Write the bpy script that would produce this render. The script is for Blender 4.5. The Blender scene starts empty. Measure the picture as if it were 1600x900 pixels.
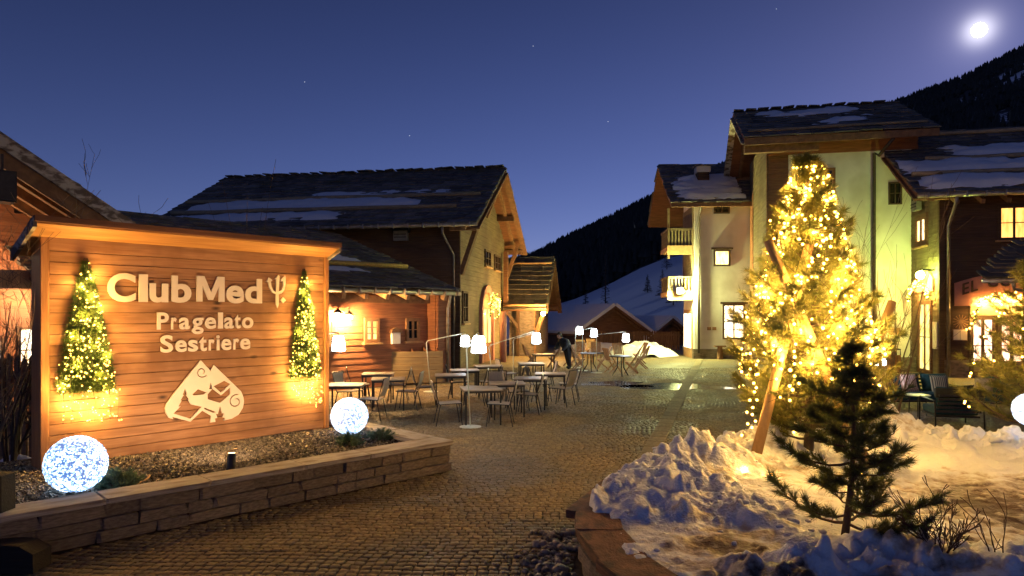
import bpy, bmesh, math, random
import numpy as np
from mathutils import Vector, Matrix

random.seed(7)
rng = np.random.default_rng(7)
SC = bpy.context.scene
COL = SC.collection

# ------------------------------------------------------------------ camera, sky, moonlight, exposure
H, Y0, FPX = 2.3, 490.0, 1067.0            # eye height, horizon row and focal length (1600 x 900 picture)
cam_d = bpy.data.cameras.new('camera')
cam_d.sensor_width = 36.0
cam_d.lens = 36.0 * FPX / 1600.0
cam_d.shift_y = (Y0 - 450.0) / 1600.0
cam_d.clip_start = 0.05
cam_d.clip_end = 6000
cam = bpy.data.objects.new('camera', cam_d)
cam.location = (0, 0, H)
cam.rotation_euler = (math.radians(90), 0, 0)
COL.objects.link(cam)
SC.camera = cam

MOON = Vector(((1530 - 800) / FPX, 1.0, (Y0 - 47) / FPX)).normalized()
MOON_EL = math.asin(MOON.z)
MOON_AZ = math.atan2(MOON.x, MOON.y)       # clockwise from +Y

world = bpy.data.worlds.new('World')
SC.world = world
world.use_nodes = True
wn, wl = world.node_tree.nodes, world.node_tree.links
wn.clear()
w_out = wn.new('ShaderNodeOutputWorld')
w_bg = wn.new('ShaderNodeBackground')
w_sky = wn.new('ShaderNodeTexSky')
w_sky.sky_type = 'NISHITA'
w_sky.sun_disc = False
w_sky.sun_elevation = MOON_EL
w_sky.sun_rotation = MOON_AZ
w_sky.altitude = 1500
w_sky.air_density = 1.0
w_sky.dust_density = 0.25
w_sky.ozone_density = 3.0
w_tint = wn.new('ShaderNodeMix')           # tungsten white balance of the night exposure
w_tint.data_type = 'RGBA'
w_tint.blend_type = 'MULTIPLY'
w_tint.inputs[0].default_value = 1.0
w_tint.inputs[7].default_value = (0.57, 0.49, 0.82, 1)
wl.new(w_sky.outputs[0], w_tint.inputs[6])
# the night sky deepens towards the zenith; thin air round the moon scatters its light into an aureole
w_tc = wn.new('ShaderNodeTexCoord')
w_sep = wn.new('ShaderNodeSeparateXYZ'); wl.new(w_tc.outputs['Generated'], w_sep.inputs[0])
w_mr = wn.new('ShaderNodeMapRange'); w_mr.inputs['From Min'].default_value = 0.08; w_mr.inputs['From Max'].default_value = 0.50
w_mr.inputs['To Min'].default_value = 1.12; w_mr.inputs['To Max'].default_value = 0.52
wl.new(w_sep.outputs['Z'], w_mr.inputs[0])
w_zen = wn.new('ShaderNodeVectorMath'); w_zen.operation = 'SCALE'
wl.new(w_tint.outputs[2], w_zen.inputs[0]); wl.new(w_mr.outputs[0], w_zen.inputs['Scale'])
w_dot = wn.new('ShaderNodeVectorMath'); w_dot.operation = 'DOT_PRODUCT'; w_dot.inputs[1].default_value = MOON
wl.new(w_tc.outputs['Generated'], w_dot.inputs[0])
w_prev = w_zen.outputs[0]
for (pw, col) in ((9000, (14, 13.5, 14)), (1800, (2.4, 2.2, 3.0)), (200, (.4, .36, .7))):
    p_ = wn.new('ShaderNodeMath'); p_.operation = 'POWER'; p_.inputs[1].default_value = pw
    m_ = wn.new('ShaderNodeMath'); m_.operation = 'MAXIMUM'; m_.inputs[1].default_value = 0.0
    wl.new(w_dot.outputs['Value'], m_.inputs[0]); wl.new(m_.outputs[0], p_.inputs[0])
    v_ = wn.new('ShaderNodeVectorMath'); v_.operation = 'SCALE'; v_.inputs[0].default_value = col; wl.new(p_.outputs[0], v_.inputs['Scale'])
    a_ = wn.new('ShaderNodeVectorMath'); a_.operation = 'ADD'; wl.new(w_prev, a_.inputs[0]); wl.new(v_.outputs[0], a_.inputs[1]); w_prev = a_.outputs[0]
wl.new(w_prev, w_bg.inputs[0])
w_bg.inputs[1].default_value = 0.034
wl.new(w_bg.outputs[0], w_out.inputs[0])

moon_l = bpy.data.lights.new('moonlight', 'SUN')
moon_l.energy = 0.15
moon_l.angle = math.radians(0.5)
moon_l.color = (0.75, 0.82, 1.0)
moon_lo = bpy.data.objects.new('moonlight', moon_l)
moon_lo.rotation_euler = (-MOON).to_track_quat('-Z', 'Y').to_euler()
moon_lo.location = (20, 10, 30)
COL.objects.link(moon_lo)

SC.view_settings.view_transform = 'Standard'
SC.view_settings.look = 'None'
SC.view_settings.exposure = 0.85
SC.view_settings.gamma = 1.0
SC.view_settings.use_curve_mapping = False
SC.render.engine = 'CYCLES'
SC.cycles.use_denoising = True
SC.cycles.sample_clamp_indirect = 4.0
SC.cycles.max_bounces = 5
SC.cycles.diffuse_bounces = 2
SC.cycles.glossy_bounces = 2
SC.cycles.transmission_bounces = 4
SC.cycles.transparent_max_bounces = 8
SC.cycles.caustics_reflective = False
SC.cycles.caustics_refractive = False

# ------------------------------------------------------------------ measuring helpers
def at(px, py, Y):
    return Vector(((px - 800) / FPX * Y, Y, H - (py - Y0) / FPX * Y))

def ground(px, py, z=0.0):
    Y = (H - z) * FPX / (py - Y0)
    return Vector(((px - 800) / FPX * Y, Y, z))

class Frame:
    """a local frame on the ground: x along ang, y to its left, z up; measures where a sight line meets it"""
    def __init__(s, x, y, ang):
        s.o = (x, y); s.ang = ang
        s.a = (math.cos(ang), math.sin(ang)); s.b = (-math.sin(ang), math.cos(ang))
    def w(s, x, y):
        return (s.o[0] + x * s.a[0] + y * s.b[0], s.o[1] + x * s.a[1] + y * s.b[1])
    def tx(s, px, y=0.0):
        r = (px - 800) / FPX
        ox, oy = s.w(0, y)
        return (r * oy - ox) / (s.a[0] - r * s.a[1])
    def ty(s, px, x=0.0):
        r = (px - 800) / FPX
        ox, oy = s.w(x, 0)
        return (r * oy - ox) / (s.b[0] - r * s.b[1])
    def z(s, py, x, y=0.0):
        return H - (py - Y0) / FPX * s.w(x, y)[1]
    def loc(s, X, Y):
        dx, dy = X - s.o[0], Y - s.o[1]
        return (dx * s.a[0] + dy * s.a[1], dx * s.b[0] + dy * s.b[1])

# ------------------------------------------------------------------ object helpers
def tag(o, label=None, cat=None, group=None, kind=None):
    if label: o['label'] = label
    if cat: o['category'] = cat
    if group: o['group'] = group
    if kind: o['kind'] = kind
    return o

def thing(name, label, cat, loc=(0, 0, 0), rz=0.0, group=None):
    o = bpy.data.objects.new(name, None)
    o.empty_display_size = 0.1
    COL.objects.link(o)
    o.location = loc
    o.rotation_euler = (0, 0, rz)
    return tag(o, label, cat, group)

def link(name, me, parent=None, mx=None):
    o = bpy.data.objects.new(name, me)
    COL.objects.link(o)
    if parent: o.parent = parent
    if mx is not None: o.matrix_basis = mx
    return o

def copy_tree(o, parent=None):
    c = o.copy(); COL.objects.link(c); c.parent = parent
    for ch in list(o.children): copy_tree(ch, c)
    return c

def mesh_np(name, V, F, mat, smooth=False):
    me = bpy.data.meshes.new(name)
    V = np.asarray(V, dtype=np.float32); F = np.asarray(F, dtype=np.int32)
    k = F.shape[1]
    me.vertices.add(len(V)); me.vertices.foreach_set('co', V.ravel())
    me.loops.add(F.size); me.loops.foreach_set('vertex_index', F.ravel())
    me.polygons.add(len(F)); me.polygons.foreach_set('loop_start', np.arange(0, F.size, k, dtype=np.int32))
    if smooth: me.polygons.foreach_set('use_smooth', np.ones(len(F), dtype=bool))
    me.update(calc_edges=True)
    me.materials.append(mat)
    return me

class MB:
    def __init__(s): s.v = []; s.f = []
    def add(s, vs, fs):
        n = len(s.v); s.v += [tuple(p) for p in vs]; s.f += [tuple(i + n for i in q) for q in fs]; return s
    def box(s, x0, x1, y0, y1, z0, z1):
        return s.add([(x0,y0,z0),(x1,y0,z0),(x1,y1,z0),(x0,y1,z0),(x0,y0,z1),(x1,y0,z1),(x1,y1,z1),(x0,y1,z1)],
                     [(0,3,2,1),(4,5,6,7),(0,1,5,4),(1,2,6,5),(2,3,7,6),(3,0,4,7)])
    def hexa(s, lo, hi):
        """eight corners: four below, four above, both counter-clockwise seen from above"""
        return s.add(list(lo) + list(hi), [(0,3,2,1),(4,5,6,7),(0,1,5,4),(1,2,6,5),(2,3,7,6),(3,0,4,7)])
    def bar(s, p, q, w, t, up=(0, 0, 1)):
        """a squared timber from p to q, w wide, t thick"""
        p, q = Vector(p), Vector(q); d = (q - p).normalized()
        r = d.cross(Vector(up))
        if r.length < 1e-4: r = d.cross(Vector((1, 0, 0)))
        r.normalize(); u = r.cross(d).normalized()
        r *= w / 2; u *= t / 2
        return s.hexa([p - r - u, p + r - u, q + r - u, q - r - u], [p - r + u, p + r + u, q + r + u, q - r + u])
    def tube(s, pts, r, n=6, cap=True):
        pts = [Vector(p) for p in pts]
        rs = r if isinstance(r, (list, tuple)) else [r] * len(pts)
        base = len(s.v); prev = None
        for i, p in enumerate(pts):
            d = (pts[min(i + 1, len(pts) - 1)] - pts[max(i - 1, 0)])
            if d.length < 1e-9: d = Vector((0, 0, 1))
            d.normalize()
            if prev is None:
                a = Vector((0, 0, 1)) if abs(d.z) < .9 else Vector((1, 0, 0))
                x = d.cross(a).normalized()
            else:
                x = (prev - d * prev.dot(d)).normalized()
            prev = x; y = d.cross(x)
            for k in range(n):
                t = 2 * math.pi * k / n
                s.v.append(tuple(p + (x * math.cos(t) + y * math.sin(t)) * rs[i]))
        for i in range(len(pts) - 1):
            for k in range(n):
                a0 = base + i * n + k; a1 = base + i * n + (k + 1) % n
                s.f.append((a0, a1, a1 + n, a0 + n))
        if cap:
            s.f.append(tuple(base + k for k in reversed(range(n))))
            s.f.append(tuple(base + (len(pts) - 1) * n + k for k in range(n)))
        return s
    def lathe(s, prof, n=16, c=(0, 0, 0)):
        base = len(s.v)
        for (r, z) in prof:
            for k in range(n):
                t = 2 * math.pi * k / n
                s.v.append((c[0] + r * math.cos(t), c[1] + r * math.sin(t), c[2] + z))
        for i in range(len(prof) - 1):
            for k in range(n):
                a0 = base + i * n + k; a1 = base + i * n + (k + 1) % n
                s.f.append((a0, a1, a1 + n, a0 + n))
        s.f.append(tuple(base + k for k in reversed(range(n))))
        s.f.append(tuple(base + (len(prof) - 1) * n + k for k in range(n)))
        return s
    def prism(s, poly, o, ex, ey, ez):
        """polygon (x, y pairs) in the plane ex, ey at o, extruded along ez"""
        o, ex, ey, ez = Vector(o), Vector(ex), Vector(ey), Vector(ez)
        n = len(poly)
        vs = [o + ex * a + ey * b for a, b in poly] + [o + ex * a + ey * b + ez for a, b in poly]
        return s.add(vs, [tuple(reversed(range(n))), tuple(range(n, 2 * n))] +
                     [(i, (i + 1) % n, (i + 1) % n + n, i + n) for i in range(n)])
    def mesh(s, name, mat, smooth=False, fix=True):
        me = bpy.data.meshes.new(name)
        me.from_pydata(s.v, [], s.f)
        if fix:
            b = bmesh.new(); b.from_mesh(me); bmesh.ops.recalc_face_normals(b, faces=b.faces); b.to_mesh(me); b.free()
        if smooth: me.polygons.foreach_set('use_smooth', [True] * len(me.polygons))
        me.materials.append(mat); me.update()
        return me
    def build(s, name, mat, parent=None, smooth=False, mx=None, fix=True):
        return link(name, s.mesh(name, mat, smooth, fix), parent, mx)

def bevelled(mb, name, mat, w=0.01, jit=0.0, seg=1):
    me = bpy.data.meshes.new(name); me.from_pydata(mb.v, [], mb.f)
    b = bmesh.new(); b.from_mesh(me)
    bmesh.ops.recalc_face_normals(b, faces=b.faces)
    bmesh.ops.bevel(b, geom=b.edges[:], offset=w, segments=seg, affect='EDGES', profile=0.6)
    if jit:
        for v in b.verts:
            v.co += Vector((random.uniform(-jit, jit), random.uniform(-jit, jit), random.uniform(-jit, jit)))
    b.to_mesh(me); b.free(); me.materials.append(mat); me.update()
    return me

def block_variants(n, mat, jit=0.035, bev=0.05, name='stone'):
    """unit blocks (1 x 1 x 1, centred) with worn edges, shared by many pieces"""
    return [bevelled(MB().box(-.5, .5, -.5, .5, -.5, .5), name, mat, bev, jit) for _ in range(n)]

def ico_mesh(name, r, mat, sub=1, smooth=True):
    me = bpy.data.meshes.new(name); b = bmesh.new()
    bmesh.ops.create_icosphere(b, subdivisions=sub, radius=r)
    b.to_mesh(me); b.free(); me.materials.append(mat)
    if smooth: me.polygons.foreach_set('use_smooth', [True] * len(me.polygons))
    return me

def string_glow(parent, pts, watts, col=(1.0, .56, .13), r=.03):
    """the light that a string of small bulbs gives off, shared out over lamps along the string"""
    ld = bpy.data.lights.new('bulb_light', 'POINT'); ld.energy = watts / len(pts); ld.color = col; ld.shadow_soft_size = r
    for p in pts:
        o = bpy.data.objects.new('bulb_light', ld); COL.objects.link(o); o.parent = parent; o.location = p

# ------------------------------------------------------------------ numpy noise
def _hash(ix, iy, seed):
    n = (ix.astype(np.int64) * 374761393 + iy.astype(np.int64) * 668265263 + seed * 1442695041) & 0x7fffffff
    n = ((n ^ (n >> 13)) * 1274126177) & 0x7fffffff
    n = n ^ (n >> 16)
    return (n & 0xffff) / 65535.0
def vnoise(x, y, seed=0):
    ix, iy = np.floor(x), np.floor(y); fx, fy = x - ix, y - iy
    fx = fx * fx * (3 - 2 * fx); fy = fy * fy * (3 - 2 * fy)
    a, b = _hash(ix, iy, seed), _hash(ix + 1, iy, seed)
    c, d = _hash(ix, iy + 1, seed), _hash(ix + 1, iy + 1, seed)
    return (a * (1 - fx) + b * fx) * (1 - fy) + (c * (1 - fx) + d * fx) * fy
def fbm(x, y, oct=4, seed=0):
    s = 0; amp = 1; tot = 0
    for i in range(oct):
        s = s + amp * vnoise(x * 2 ** i, y * 2 ** i, seed + i * 17); tot += amp; amp *= .5
    return s / tot
def worley(x, y, seed=0):
    ix, iy = np.floor(x), np.floor(y); best = np.full(x.shape, 9.0)
    for dx in (-1, 0, 1):
        for dy in (-1, 0, 1):
            cx, cy = ix + dx, iy + dy
            px, py = cx + _hash(cx, cy, seed), cy + _hash(cx, cy, seed + 5)
            best = np.minimum(best, (px - x) ** 2 + (py - y) ** 2)
    return np.sqrt(best)
def worley_cell(x, y, seed=0):
    ix, iy = np.floor(x), np.floor(y); best = np.full(x.shape, 9.0); rnd = np.zeros(x.shape)
    for dx in (-1, 0, 1):
        for dy in (-1, 0, 1):
            cx, cy = ix + dx, iy + dy
            d = (cx + _hash(cx, cy, seed) - x) ** 2 + (cy + _hash(cx, cy, seed + 5) - y) ** 2
            rnd = np.where(d < best, _hash(cx, cy, seed + 9), rnd); best = np.minimum(best, d)
    return np.sqrt(best), rnd
def seg_dist(x, y, poly, closed=True):
    d = np.full(x.shape, 1e9); n = len(poly)
    for i in range(n if closed else n - 1):
        ax, ay = poly[i]; bx, by = poly[(i + 1) % n]
        vx, vy = bx - ax, by - ay
        t = np.clip(((x - ax) * vx + (y - ay) * vy) / (vx * vx + vy * vy), 0, 1)
        d = np.minimum(d, np.hypot(x - ax - t * vx, y - ay - t * vy))
    return d
def inside(x, y, poly):
    r = np.zeros(x.shape, bool); n = len(poly)
    for i in range(n):
        ax, ay = poly[i]; bx, by = poly[(i + 1) % n]
        c = ((ay > y) != (by > y)) & (x < (bx - ax) * (y - ay) / ((by - ay) if by != ay else 1e-9) + ax)
        r ^= c
    return r

# ------------------------------------------------------------------ materials
def new_mat(name):
    m = bpy.data.materials.new(name); m.use_nodes = True
    n, l = m.node_tree.nodes, m.node_tree.links
    b = n['Principled BSDF']
    return m, n, l, b

def surf(name, c1, c2=None, scale=4.0, stretch=(1, 1, 1), rough=0.75, bump=0.2, bump_scale=None, metal=0.0, detail=5, dist=0.4,
         per_obj=0.0, coord='Object', spec=0.4, lo=0.35, hi=0.68, c3=None, s3=0.7):
    """noise-mixed two or three tone surface with fine relief; per_obj varies brightness between pieces"""
    m, n, l, b = new_mat(name)
    c2 = c2 or tuple(x * .7 for x in c1)
    tc = n.new('ShaderNodeTexCoord'); mp = n.new('ShaderNodeMapping')
    mp.inputs['Scale'].default_value = stretch
    l.new(tc.outputs[coord], mp.inputs[0])
    src = mp.outputs[0]
    info = n.new('ShaderNodeObjectInfo')
    if per_obj:
        ad = n.new('ShaderNodeVectorMath'); ad.operation = 'ADD'
        ml = n.new('ShaderNodeMath'); ml.operation = 'MULTIPLY'; ml.inputs[1].default_value = 37.0
        l.new(info.outputs['Random'], ml.inputs[0]); l.new(src, ad.inputs[0]); l.new(ml.outputs[0], ad.inputs[1])
        src = ad.outputs[0]
    t = n.new('ShaderNodeTexNoise'); t.inputs['Scale'].default_value = scale; t.inputs['Detail'].default_value = detail
    t.inputs['Distortion'].default_value = dist
    l.new(src, t.inputs['Vector'])
    r = n.new('ShaderNodeValToRGB'); r.color_ramp.elements[0].position = lo; r.color_ramp.elements[1].position = hi
    r.color_ramp.elements[0].color = (*c2, 1); r.color_ramp.elements[1].color = (*c1, 1)
    l.new(t.outputs[0], r.inputs[0])
    col = r.outputs[0]
    if c3:
        t3 = n.new('ShaderNodeTexNoise'); t3.inputs['Scale'].default_value = s3; t3.inputs['Detail'].default_value = 3
        tc3 = n.new('ShaderNodeTexCoord'); l.new(tc3.outputs[coord], t3.inputs['Vector'])
        r3 = n.new('ShaderNodeValToRGB'); r3.color_ramp.elements[0].position = .48; r3.color_ramp.elements[1].position = .66
        l.new(t3.outputs[0], r3.inputs[0])
        mx = n.new('ShaderNodeMix'); mx.data_type = 'RGBA'; l.new(r3.outputs[0], mx.inputs[0])
        l.new(col, mx.inputs[6]); mx.inputs[7].default_value = (*c3, 1); col = mx.outputs[2]
    if per_obj:
        hsv = n.new('ShaderNodeHueSaturation')
        mr = n.new('ShaderNodeMapRange'); mr.inputs['To Min'].default_value = 1 - per_obj; mr.inputs['To Max'].default_value = 1 + per_obj
        l.new(info.outputs['Random'], mr.inputs[0]); l.new(mr.outputs[0], hsv.inputs['Value']); l.new(col, hsv.inputs['Color'])
        col = hsv.outputs[0]
    l.new(col, b.inputs['Base Color'])
    b.inputs['Roughness'].default_value = rough; b.inputs['Metallic'].default_value = metal
    b.inputs['Specular IOR Level'].default_value = spec
    if bump:
        t2 = n.new('ShaderNodeTexNoise'); t2.inputs['Scale'].default_value = bump_scale or scale * 3; t2.inputs['Detail'].default_value = 4
        l.new(src, t2.inputs['Vector'])
        bp = n.new('ShaderNodeBump'); bp.inputs['Strength'].default_value = bump; bp.inputs['Distance'].default_value = 0.02
        l.new(t2.outputs[0], bp.inputs['Height']); l.new(bp.outputs[0], b.inputs['Normal'])
    return m

def glow(name, col, strength):
    m, n, l, b = new_mat(name)
    b.inputs['Base Color'].default_value = (*[min(1, c) * .8 for c in col], 1)
    b.inputs['Emission Color'].default_value = (*col, 1)
    b.inputs['Emission Strength'].default_value = strength
    b.inputs['Roughness'].default_value = .4
    return m

def lit_pane(name, c1, c2, strength, scale=3.0):
    """a lit window pane: light from the room behind it, curtains and furniture dimming it here and there"""
    m, n, l, b = new_mat(name)
    tc = n.new('ShaderNodeTexCoord'); t = n.new('ShaderNodeTexNoise'); t.inputs['Scale'].default_value = scale; t.inputs['Detail'].default_value = 2
    mp = n.new('ShaderNodeMapping'); mp.inputs['Scale'].default_value = (2.5, 2.5, .7)
    l.new(tc.outputs['Object'], mp.inputs[0]); l.new(mp.outputs[0], t.inputs['Vector'])
    r = n.new('ShaderNodeValToRGB'); r.color_ramp.elements[0].color = (*c2, 1); r.color_ramp.elements[1].color = (*c1, 1)
    r.color_ramp.elements[0].position = .38; r.color_ramp.elements[1].position = .6
    l.new(t.outputs[0], r.inputs[0]); l.new(r.outputs[0], b.inputs['Emission Color'])
    b.inputs['Emission Strength'].default_value = strength
    b.inputs['Base Color'].default_value = (.05, .05, .05, 1); b.inputs['Roughness'].default_value = .08
    return m

M = {}
# timber: x is the grain direction of most pieces
M['sign_wood'] = surf('sign_wood', (.46, .235, .11), (.31, .145, .06), 3.0, (.55, 8, 8), .62, .18, 14, per_obj=.16, c3=(.26, .115, .045), s3=1.6)
_m = M['sign_wood']; _n, _l = _m.node_tree.nodes, _m.node_tree.links; _b = _n['Principled BSDF']
_src = _b.inputs['Base Color'].links[0].from_socket
_tc = _n.new('ShaderNodeTexCoord'); _mp = _n.new('ShaderNodeMapping'); _mp.inputs['Scale'].default_value = (1.5, 1, 3.4); _l.new(_tc.outputs['Object'], _mp.inputs[0])
_v = _n.new('ShaderNodeTexVoronoi'); _v.inputs['Scale'].default_value = 1.0; _l.new(_mp.outputs[0], _v.inputs['Vector'])
_r = _n.new('ShaderNodeValToRGB'); _r.color_ramp.elements[0].position = .035; _r.color_ramp.elements[1].position = .13
_r.color_ramp.elements[0].color = (.16, .13, .11, 1); _r.color_ramp.elements[1].color = (1, 1, 1, 1); _l.new(_v.outputs['Distance'], _r.inputs[0])
_x = _n.new('ShaderNodeMix'); _x.data_type = 'RGBA'; _x.blend_type = 'MULTIPLY'; _x.inputs[0].default_value = 1.0
_l.new(_src, _x.inputs[6]); _l.new(_r.outputs[0], _x.inputs[7]); _l.new(_x.outputs[2], _b.inputs['Base Color'])
M['sign_post'] = surf('sign_post', (.50, .24, .09), (.36, .15, .05), 3.0, (8, 8, .6), .62, .15, 14)
M['sign_roof'] = surf('sign_roof', (.50, .25, .08), (.36, .16, .045), 3.0, (.5, 6, 6), .6, .15, 10)
M['sign_trim'] = surf('sign_trim', (.20, .075, .035), (.12, .045, .02), 3.0, (.5, 6, 6), .7, .15, 10)
M['letter'] = surf('letter', (.86, .74, .58), (.82, .69, .53), 6, (1, 1, 1), .45, .03)
M['dark_wood'] = surf('dark_wood', (.105, .058, .030), (.060, .033, .018), 3.0, (.5, .5, 7), .8, .4, 9, c3=(.085, .055, .035))
M['brown_wood'] = surf('brown_wood', (.26, .125, .055), (.15, .07, .032), 3.0, (.6, .6, 8), .75, .3, 10, per_obj=.12)
M['red_wood'] = surf('red_wood', (.33, .13, .055), (.20, .075, .035), 2.5, (.6, .6, 8), .72, .3, 10, c3=(.16, .07, .035), s3=.5)
M['olive_wood'] = surf('olive_wood', (.23, .17, .085), (.14, .10, .05), 2.2, (.5, .5, 7), .8, .35, 10, c3=(.12, .08, .045), s3=.5)
M['beam'] = surf('beam', (.26, .135, .06), (.16, .08, .037), 3.0, (2, 2, 2), .75, .3, 10, per_obj=.15)
M['pale_beam'] = surf('pale_beam', (.50, .30, .14), (.36, .20, .09), 3.0, (2, 2, 2), .7, .2, 10, per_obj=.1)
M['log'] = surf('log', (.42, .33, .20), (.28, .21, .13), 5.0, (1, 4, 4), .85, .4, 12, per_obj=.15)
M['weathered'] = surf('weathered', (.42, .37, .31), (.12, .09, .07), 3.0, (1.5, 1.5, 3), .85, .4, 9, lo=.42, hi=.56)
M['tarred'] = surf('tarred_wood', (.030, .022, .018), (.018, .013, .011), 3.0, (.5, 7, 7), .8, .3, 9)
M['pole_wood'] = surf('pole_wood', (.58, .36, .16), (.42, .24, .10), 4.0, (3, 3, .6), .7, .2, 12)
M['teak'] = surf('teak', (.42, .25, .13), (.30, .17, .085), 5.0, (3, 3, 3), .7, .15, 12, per_obj=.12)
M['picket'] = surf('picket', (.20, .11, .055), (.12, .065, .035), 4.0, (4, 4, .7), .85, .3, 12, per_obj=.2)
# stone, plaster, paving
M['slab'] = surf('slab', (.23, .20, .18), (.10, .09, .085), 2.2, (1, 1, 1), .85, .5, 9, per_obj=.35, c3=(.12, .11, .07), s3=1.1)
M['slab_light'] = surf('slab_light', (.20, .165, .11), (.12, .10, .07), 2.2, (1, 1, 1), .85, .5, 9, per_obj=.3)
M['planter_stone'] = surf('planter_stone', (.29, .235, .19), (.15, .12, .095), 7.0, (1, 1, 1), .88, .7, 24, per_obj=.22)
M['coping'] = surf('coping', (.50, .46, .42), (.36, .31, .265), 5.0, (1, 1, 1), .85, .5, 22, per_obj=.08, c3=(.24, .19, .15), s3=2.6)
M['red_stone'] = surf('red_stone', (.24, .115, .07), (.12, .06, .04), 5.0, (1, 1, 1), .85, .7, 20, per_obj=.2, c3=(.075, .05, .04), s3=3.0)
M['mortar'] = surf('mortar', (.05, .038, .03), (.03, .024, .02), 8, (1, 1, 1), .95, .5)
M['plaster'] = surf('plaster', (.72, .67, .60), (.62, .57, .50), 1.6, (1, 1, .5), .9, .25, 14, c3=(.54, .48, .41), s3=.7)
M['plinth'] = surf('plinth', (.22, .17, .13), (.10, .08, .06), 5, (1, 1, 2.2), .88, .8, 9)
M['pink_plaster'] = surf('pink_plaster', (.50, .22, .17), (.40, .17, .13), 3, (1, 1, 1), .85, .15)
M['snow'] = surf('snow', (.80, .81, .84), (.74, .76, .80), 3, (1, 1, 1), .6, .35, 22, spec=.25)
M['gravel'] = surf('gravel', (.30, .25, .19), (.13, .105, .085), 9, (1, 1, 1), .85, .2, per_obj=.0)
# metal, cloth
M['gutter'] = surf('gutter', (.42, .36, .30), (.25, .20, .16), 5, (1, 1, 1), .42, .1, metal=.6)
M['pipe'] = surf('pipe', (.30, .27, .24), (.20, .17, .15), 5, (1, 1, 1), .4, .1, metal=.6)
M['dark_pipe'] = surf('dark_pipe', (.07, .05, .045), (.045, .035, .03), 5, (1, 1, 1), .5, .1, metal=.3)
M['steel'] = surf('steel', (.045, .042, .040), (.03, .028, .027), 12, (1, 1, 1), .42, .05, metal=.5)
M['pole_paint'] = surf('pole_paint', (.62, .66, .55), (.55, .58, .48), 10, (1, 1, 1), .4, .05)
M['table_top'] = surf('table_top', (.40, .32, .235), (.31, .245, .175), 5, (1, 1, 1), .55, .08, 30, per_obj=.12)
M['sling'] = surf('sling', (.40, .34, .28), (.32, .27, .22), 40, (1, 1, 1), .8, .25, 90, per_obj=.1)
M['teal'] = surf('teal', (.022, .075, .085), (.015, .052, .062), 20, (1, 1, 1), .9, .3, 80, per_obj=.2)
M['charcoal'] = surf('charcoal', (.035, .038, .036), (.024, .026, .025), 20, (1, 1, 1), .9, .3, 80, per_obj=.15)
M['beige_cloth'] = surf('beige_cloth', (.42, .34, .22), (.33, .26, .17), 20, (1, 1, 1), .9, .3, 80)
M['green_cloth'] = surf('green_cloth', (.05, .12, .075), (.035, .085, .055), 20, (1, 1, 1), .9, .3, 80)
M['black'] = surf('black', (.015, .014, .013), (.01, .01, .01), 5, (1, 1, 1), .55, .05)
M['grey_plastic'] = surf('grey_plastic', (.26, .25, .22), (.20, .19, .17), 5, (1, 1, 1), .5, .05)
M['wire'] = surf('wire', (.06, .055, .03), (.04, .04, .02), 5, (1, 1, 1), .6, 0)
M['bark'] = surf('bark', (.13, .085, .055), (.07, .045, .03), 9, (1, 1, .4), .9, .7, 20)
M['twig'] = surf('twig', (.20, .13, .085), (.12, .075, .05), 9, (1, 1, 1), .85, .3)
M['dark_twig'] = surf('dark_twig', (.10, .065, .045), (.06, .04, .03), 9, (1, 1, 1), .85, .3)

def needle_mat(name, c1, c2):
    m, n, l, b = new_mat(name)
    tc = n.new('ShaderNodeTexCoord'); t = n.new('ShaderNodeTexNoise'); t.inputs['Scale'].default_value = 5; t.inputs['Detail'].default_value = 3
    l.new(tc.outputs['Object'], t.inputs['Vector'])
    r = n.new('ShaderNodeValToRGB'); r.color_ramp.elements[0].color = (*c2, 1); r.color_ramp.elements[1].color = (*c1, 1)
    r.color_ramp.elements[0].position = .35; r.color_ramp.elements[1].position = .65
    l.new(t.outputs[0], r.inputs[0]); l.new(r.outputs[0], b.inputs['Base Color'])
    b.inputs['Roughness'].default_value = .55
    tr = n.new('ShaderNodeBsdfTranslucent'); l.new(r.outputs[0], tr.inputs[0])
    mx = n.new('ShaderNodeMixShader'); mx.inputs[0].default_value = .4
    l.new(b.outputs[0], mx.inputs[1]); l.new(tr.outputs[0], mx.inputs[2]); l.new(mx.outputs[0], n['Material Output'].inputs[0])
    return m
M['needle'] = needle_mat('pine_needle', (.23, .215, .05), (.11, .12, .03))
M['needle_dark'] = needle_mat('dark_pine_needle', (.12, .14, .045), (.06, .08, .028))
M['needle_blue'] = needle_mat('blue_pine_needle', (.14, .20, .12), (.08, .13, .085))
M['garland'] = needle_mat('garland_needle', (.13, .20, .04), (.07, .12, .03))
M['forest'] = needle_mat('forest_needle', (.075, .082, .066), (.035, .042, .034))

WARM = (1.0, .50, .07)
M['bulb'] = glow('fairy_bulb', WARM, 20)
M['bulb_small'] = glow('fairy_bulb_small', WARM, 11)
M['bulb_garland'] = glow('garland_bulb', WARM, 14)
M['shade'] = glow('lamp_shade_lit', (.84, .93, 1.0), 20)
M['flood'] = glow('floodlight_lit', (.70, 1.0, .20), 330)
M['warm_lamp'] = glow('wall_lamp_lit', (1.0, .57, .21), 1700)
M['porch_lamp'] = glow('porch_lamp_lit', (1.0, .55, .17), 1300)
M['soft_lamp'] = glow('soft_lamp_lit', (1.0, .66, .34), 620)
M['flood_far'] = glow('far_floodlight_lit', (.95, 1.0, .36), 2300)
M['spot_lens'] = glow('spot_lens_lit', (1.0, .60, .22), 10)
M['pane_warm'] = lit_pane('pane_warm', (1.0, .74, .36), (.95, .52, .16), 2.0)
M['pane_pale'] = lit_pane('pane_pale', (1.0, .86, .62), (.95, .62, .30), 2.4)
M['pane_orange'] = lit_pane('pane_orange', (1.0, .50, .12), (.85, .33, .06), 1.3)
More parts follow.
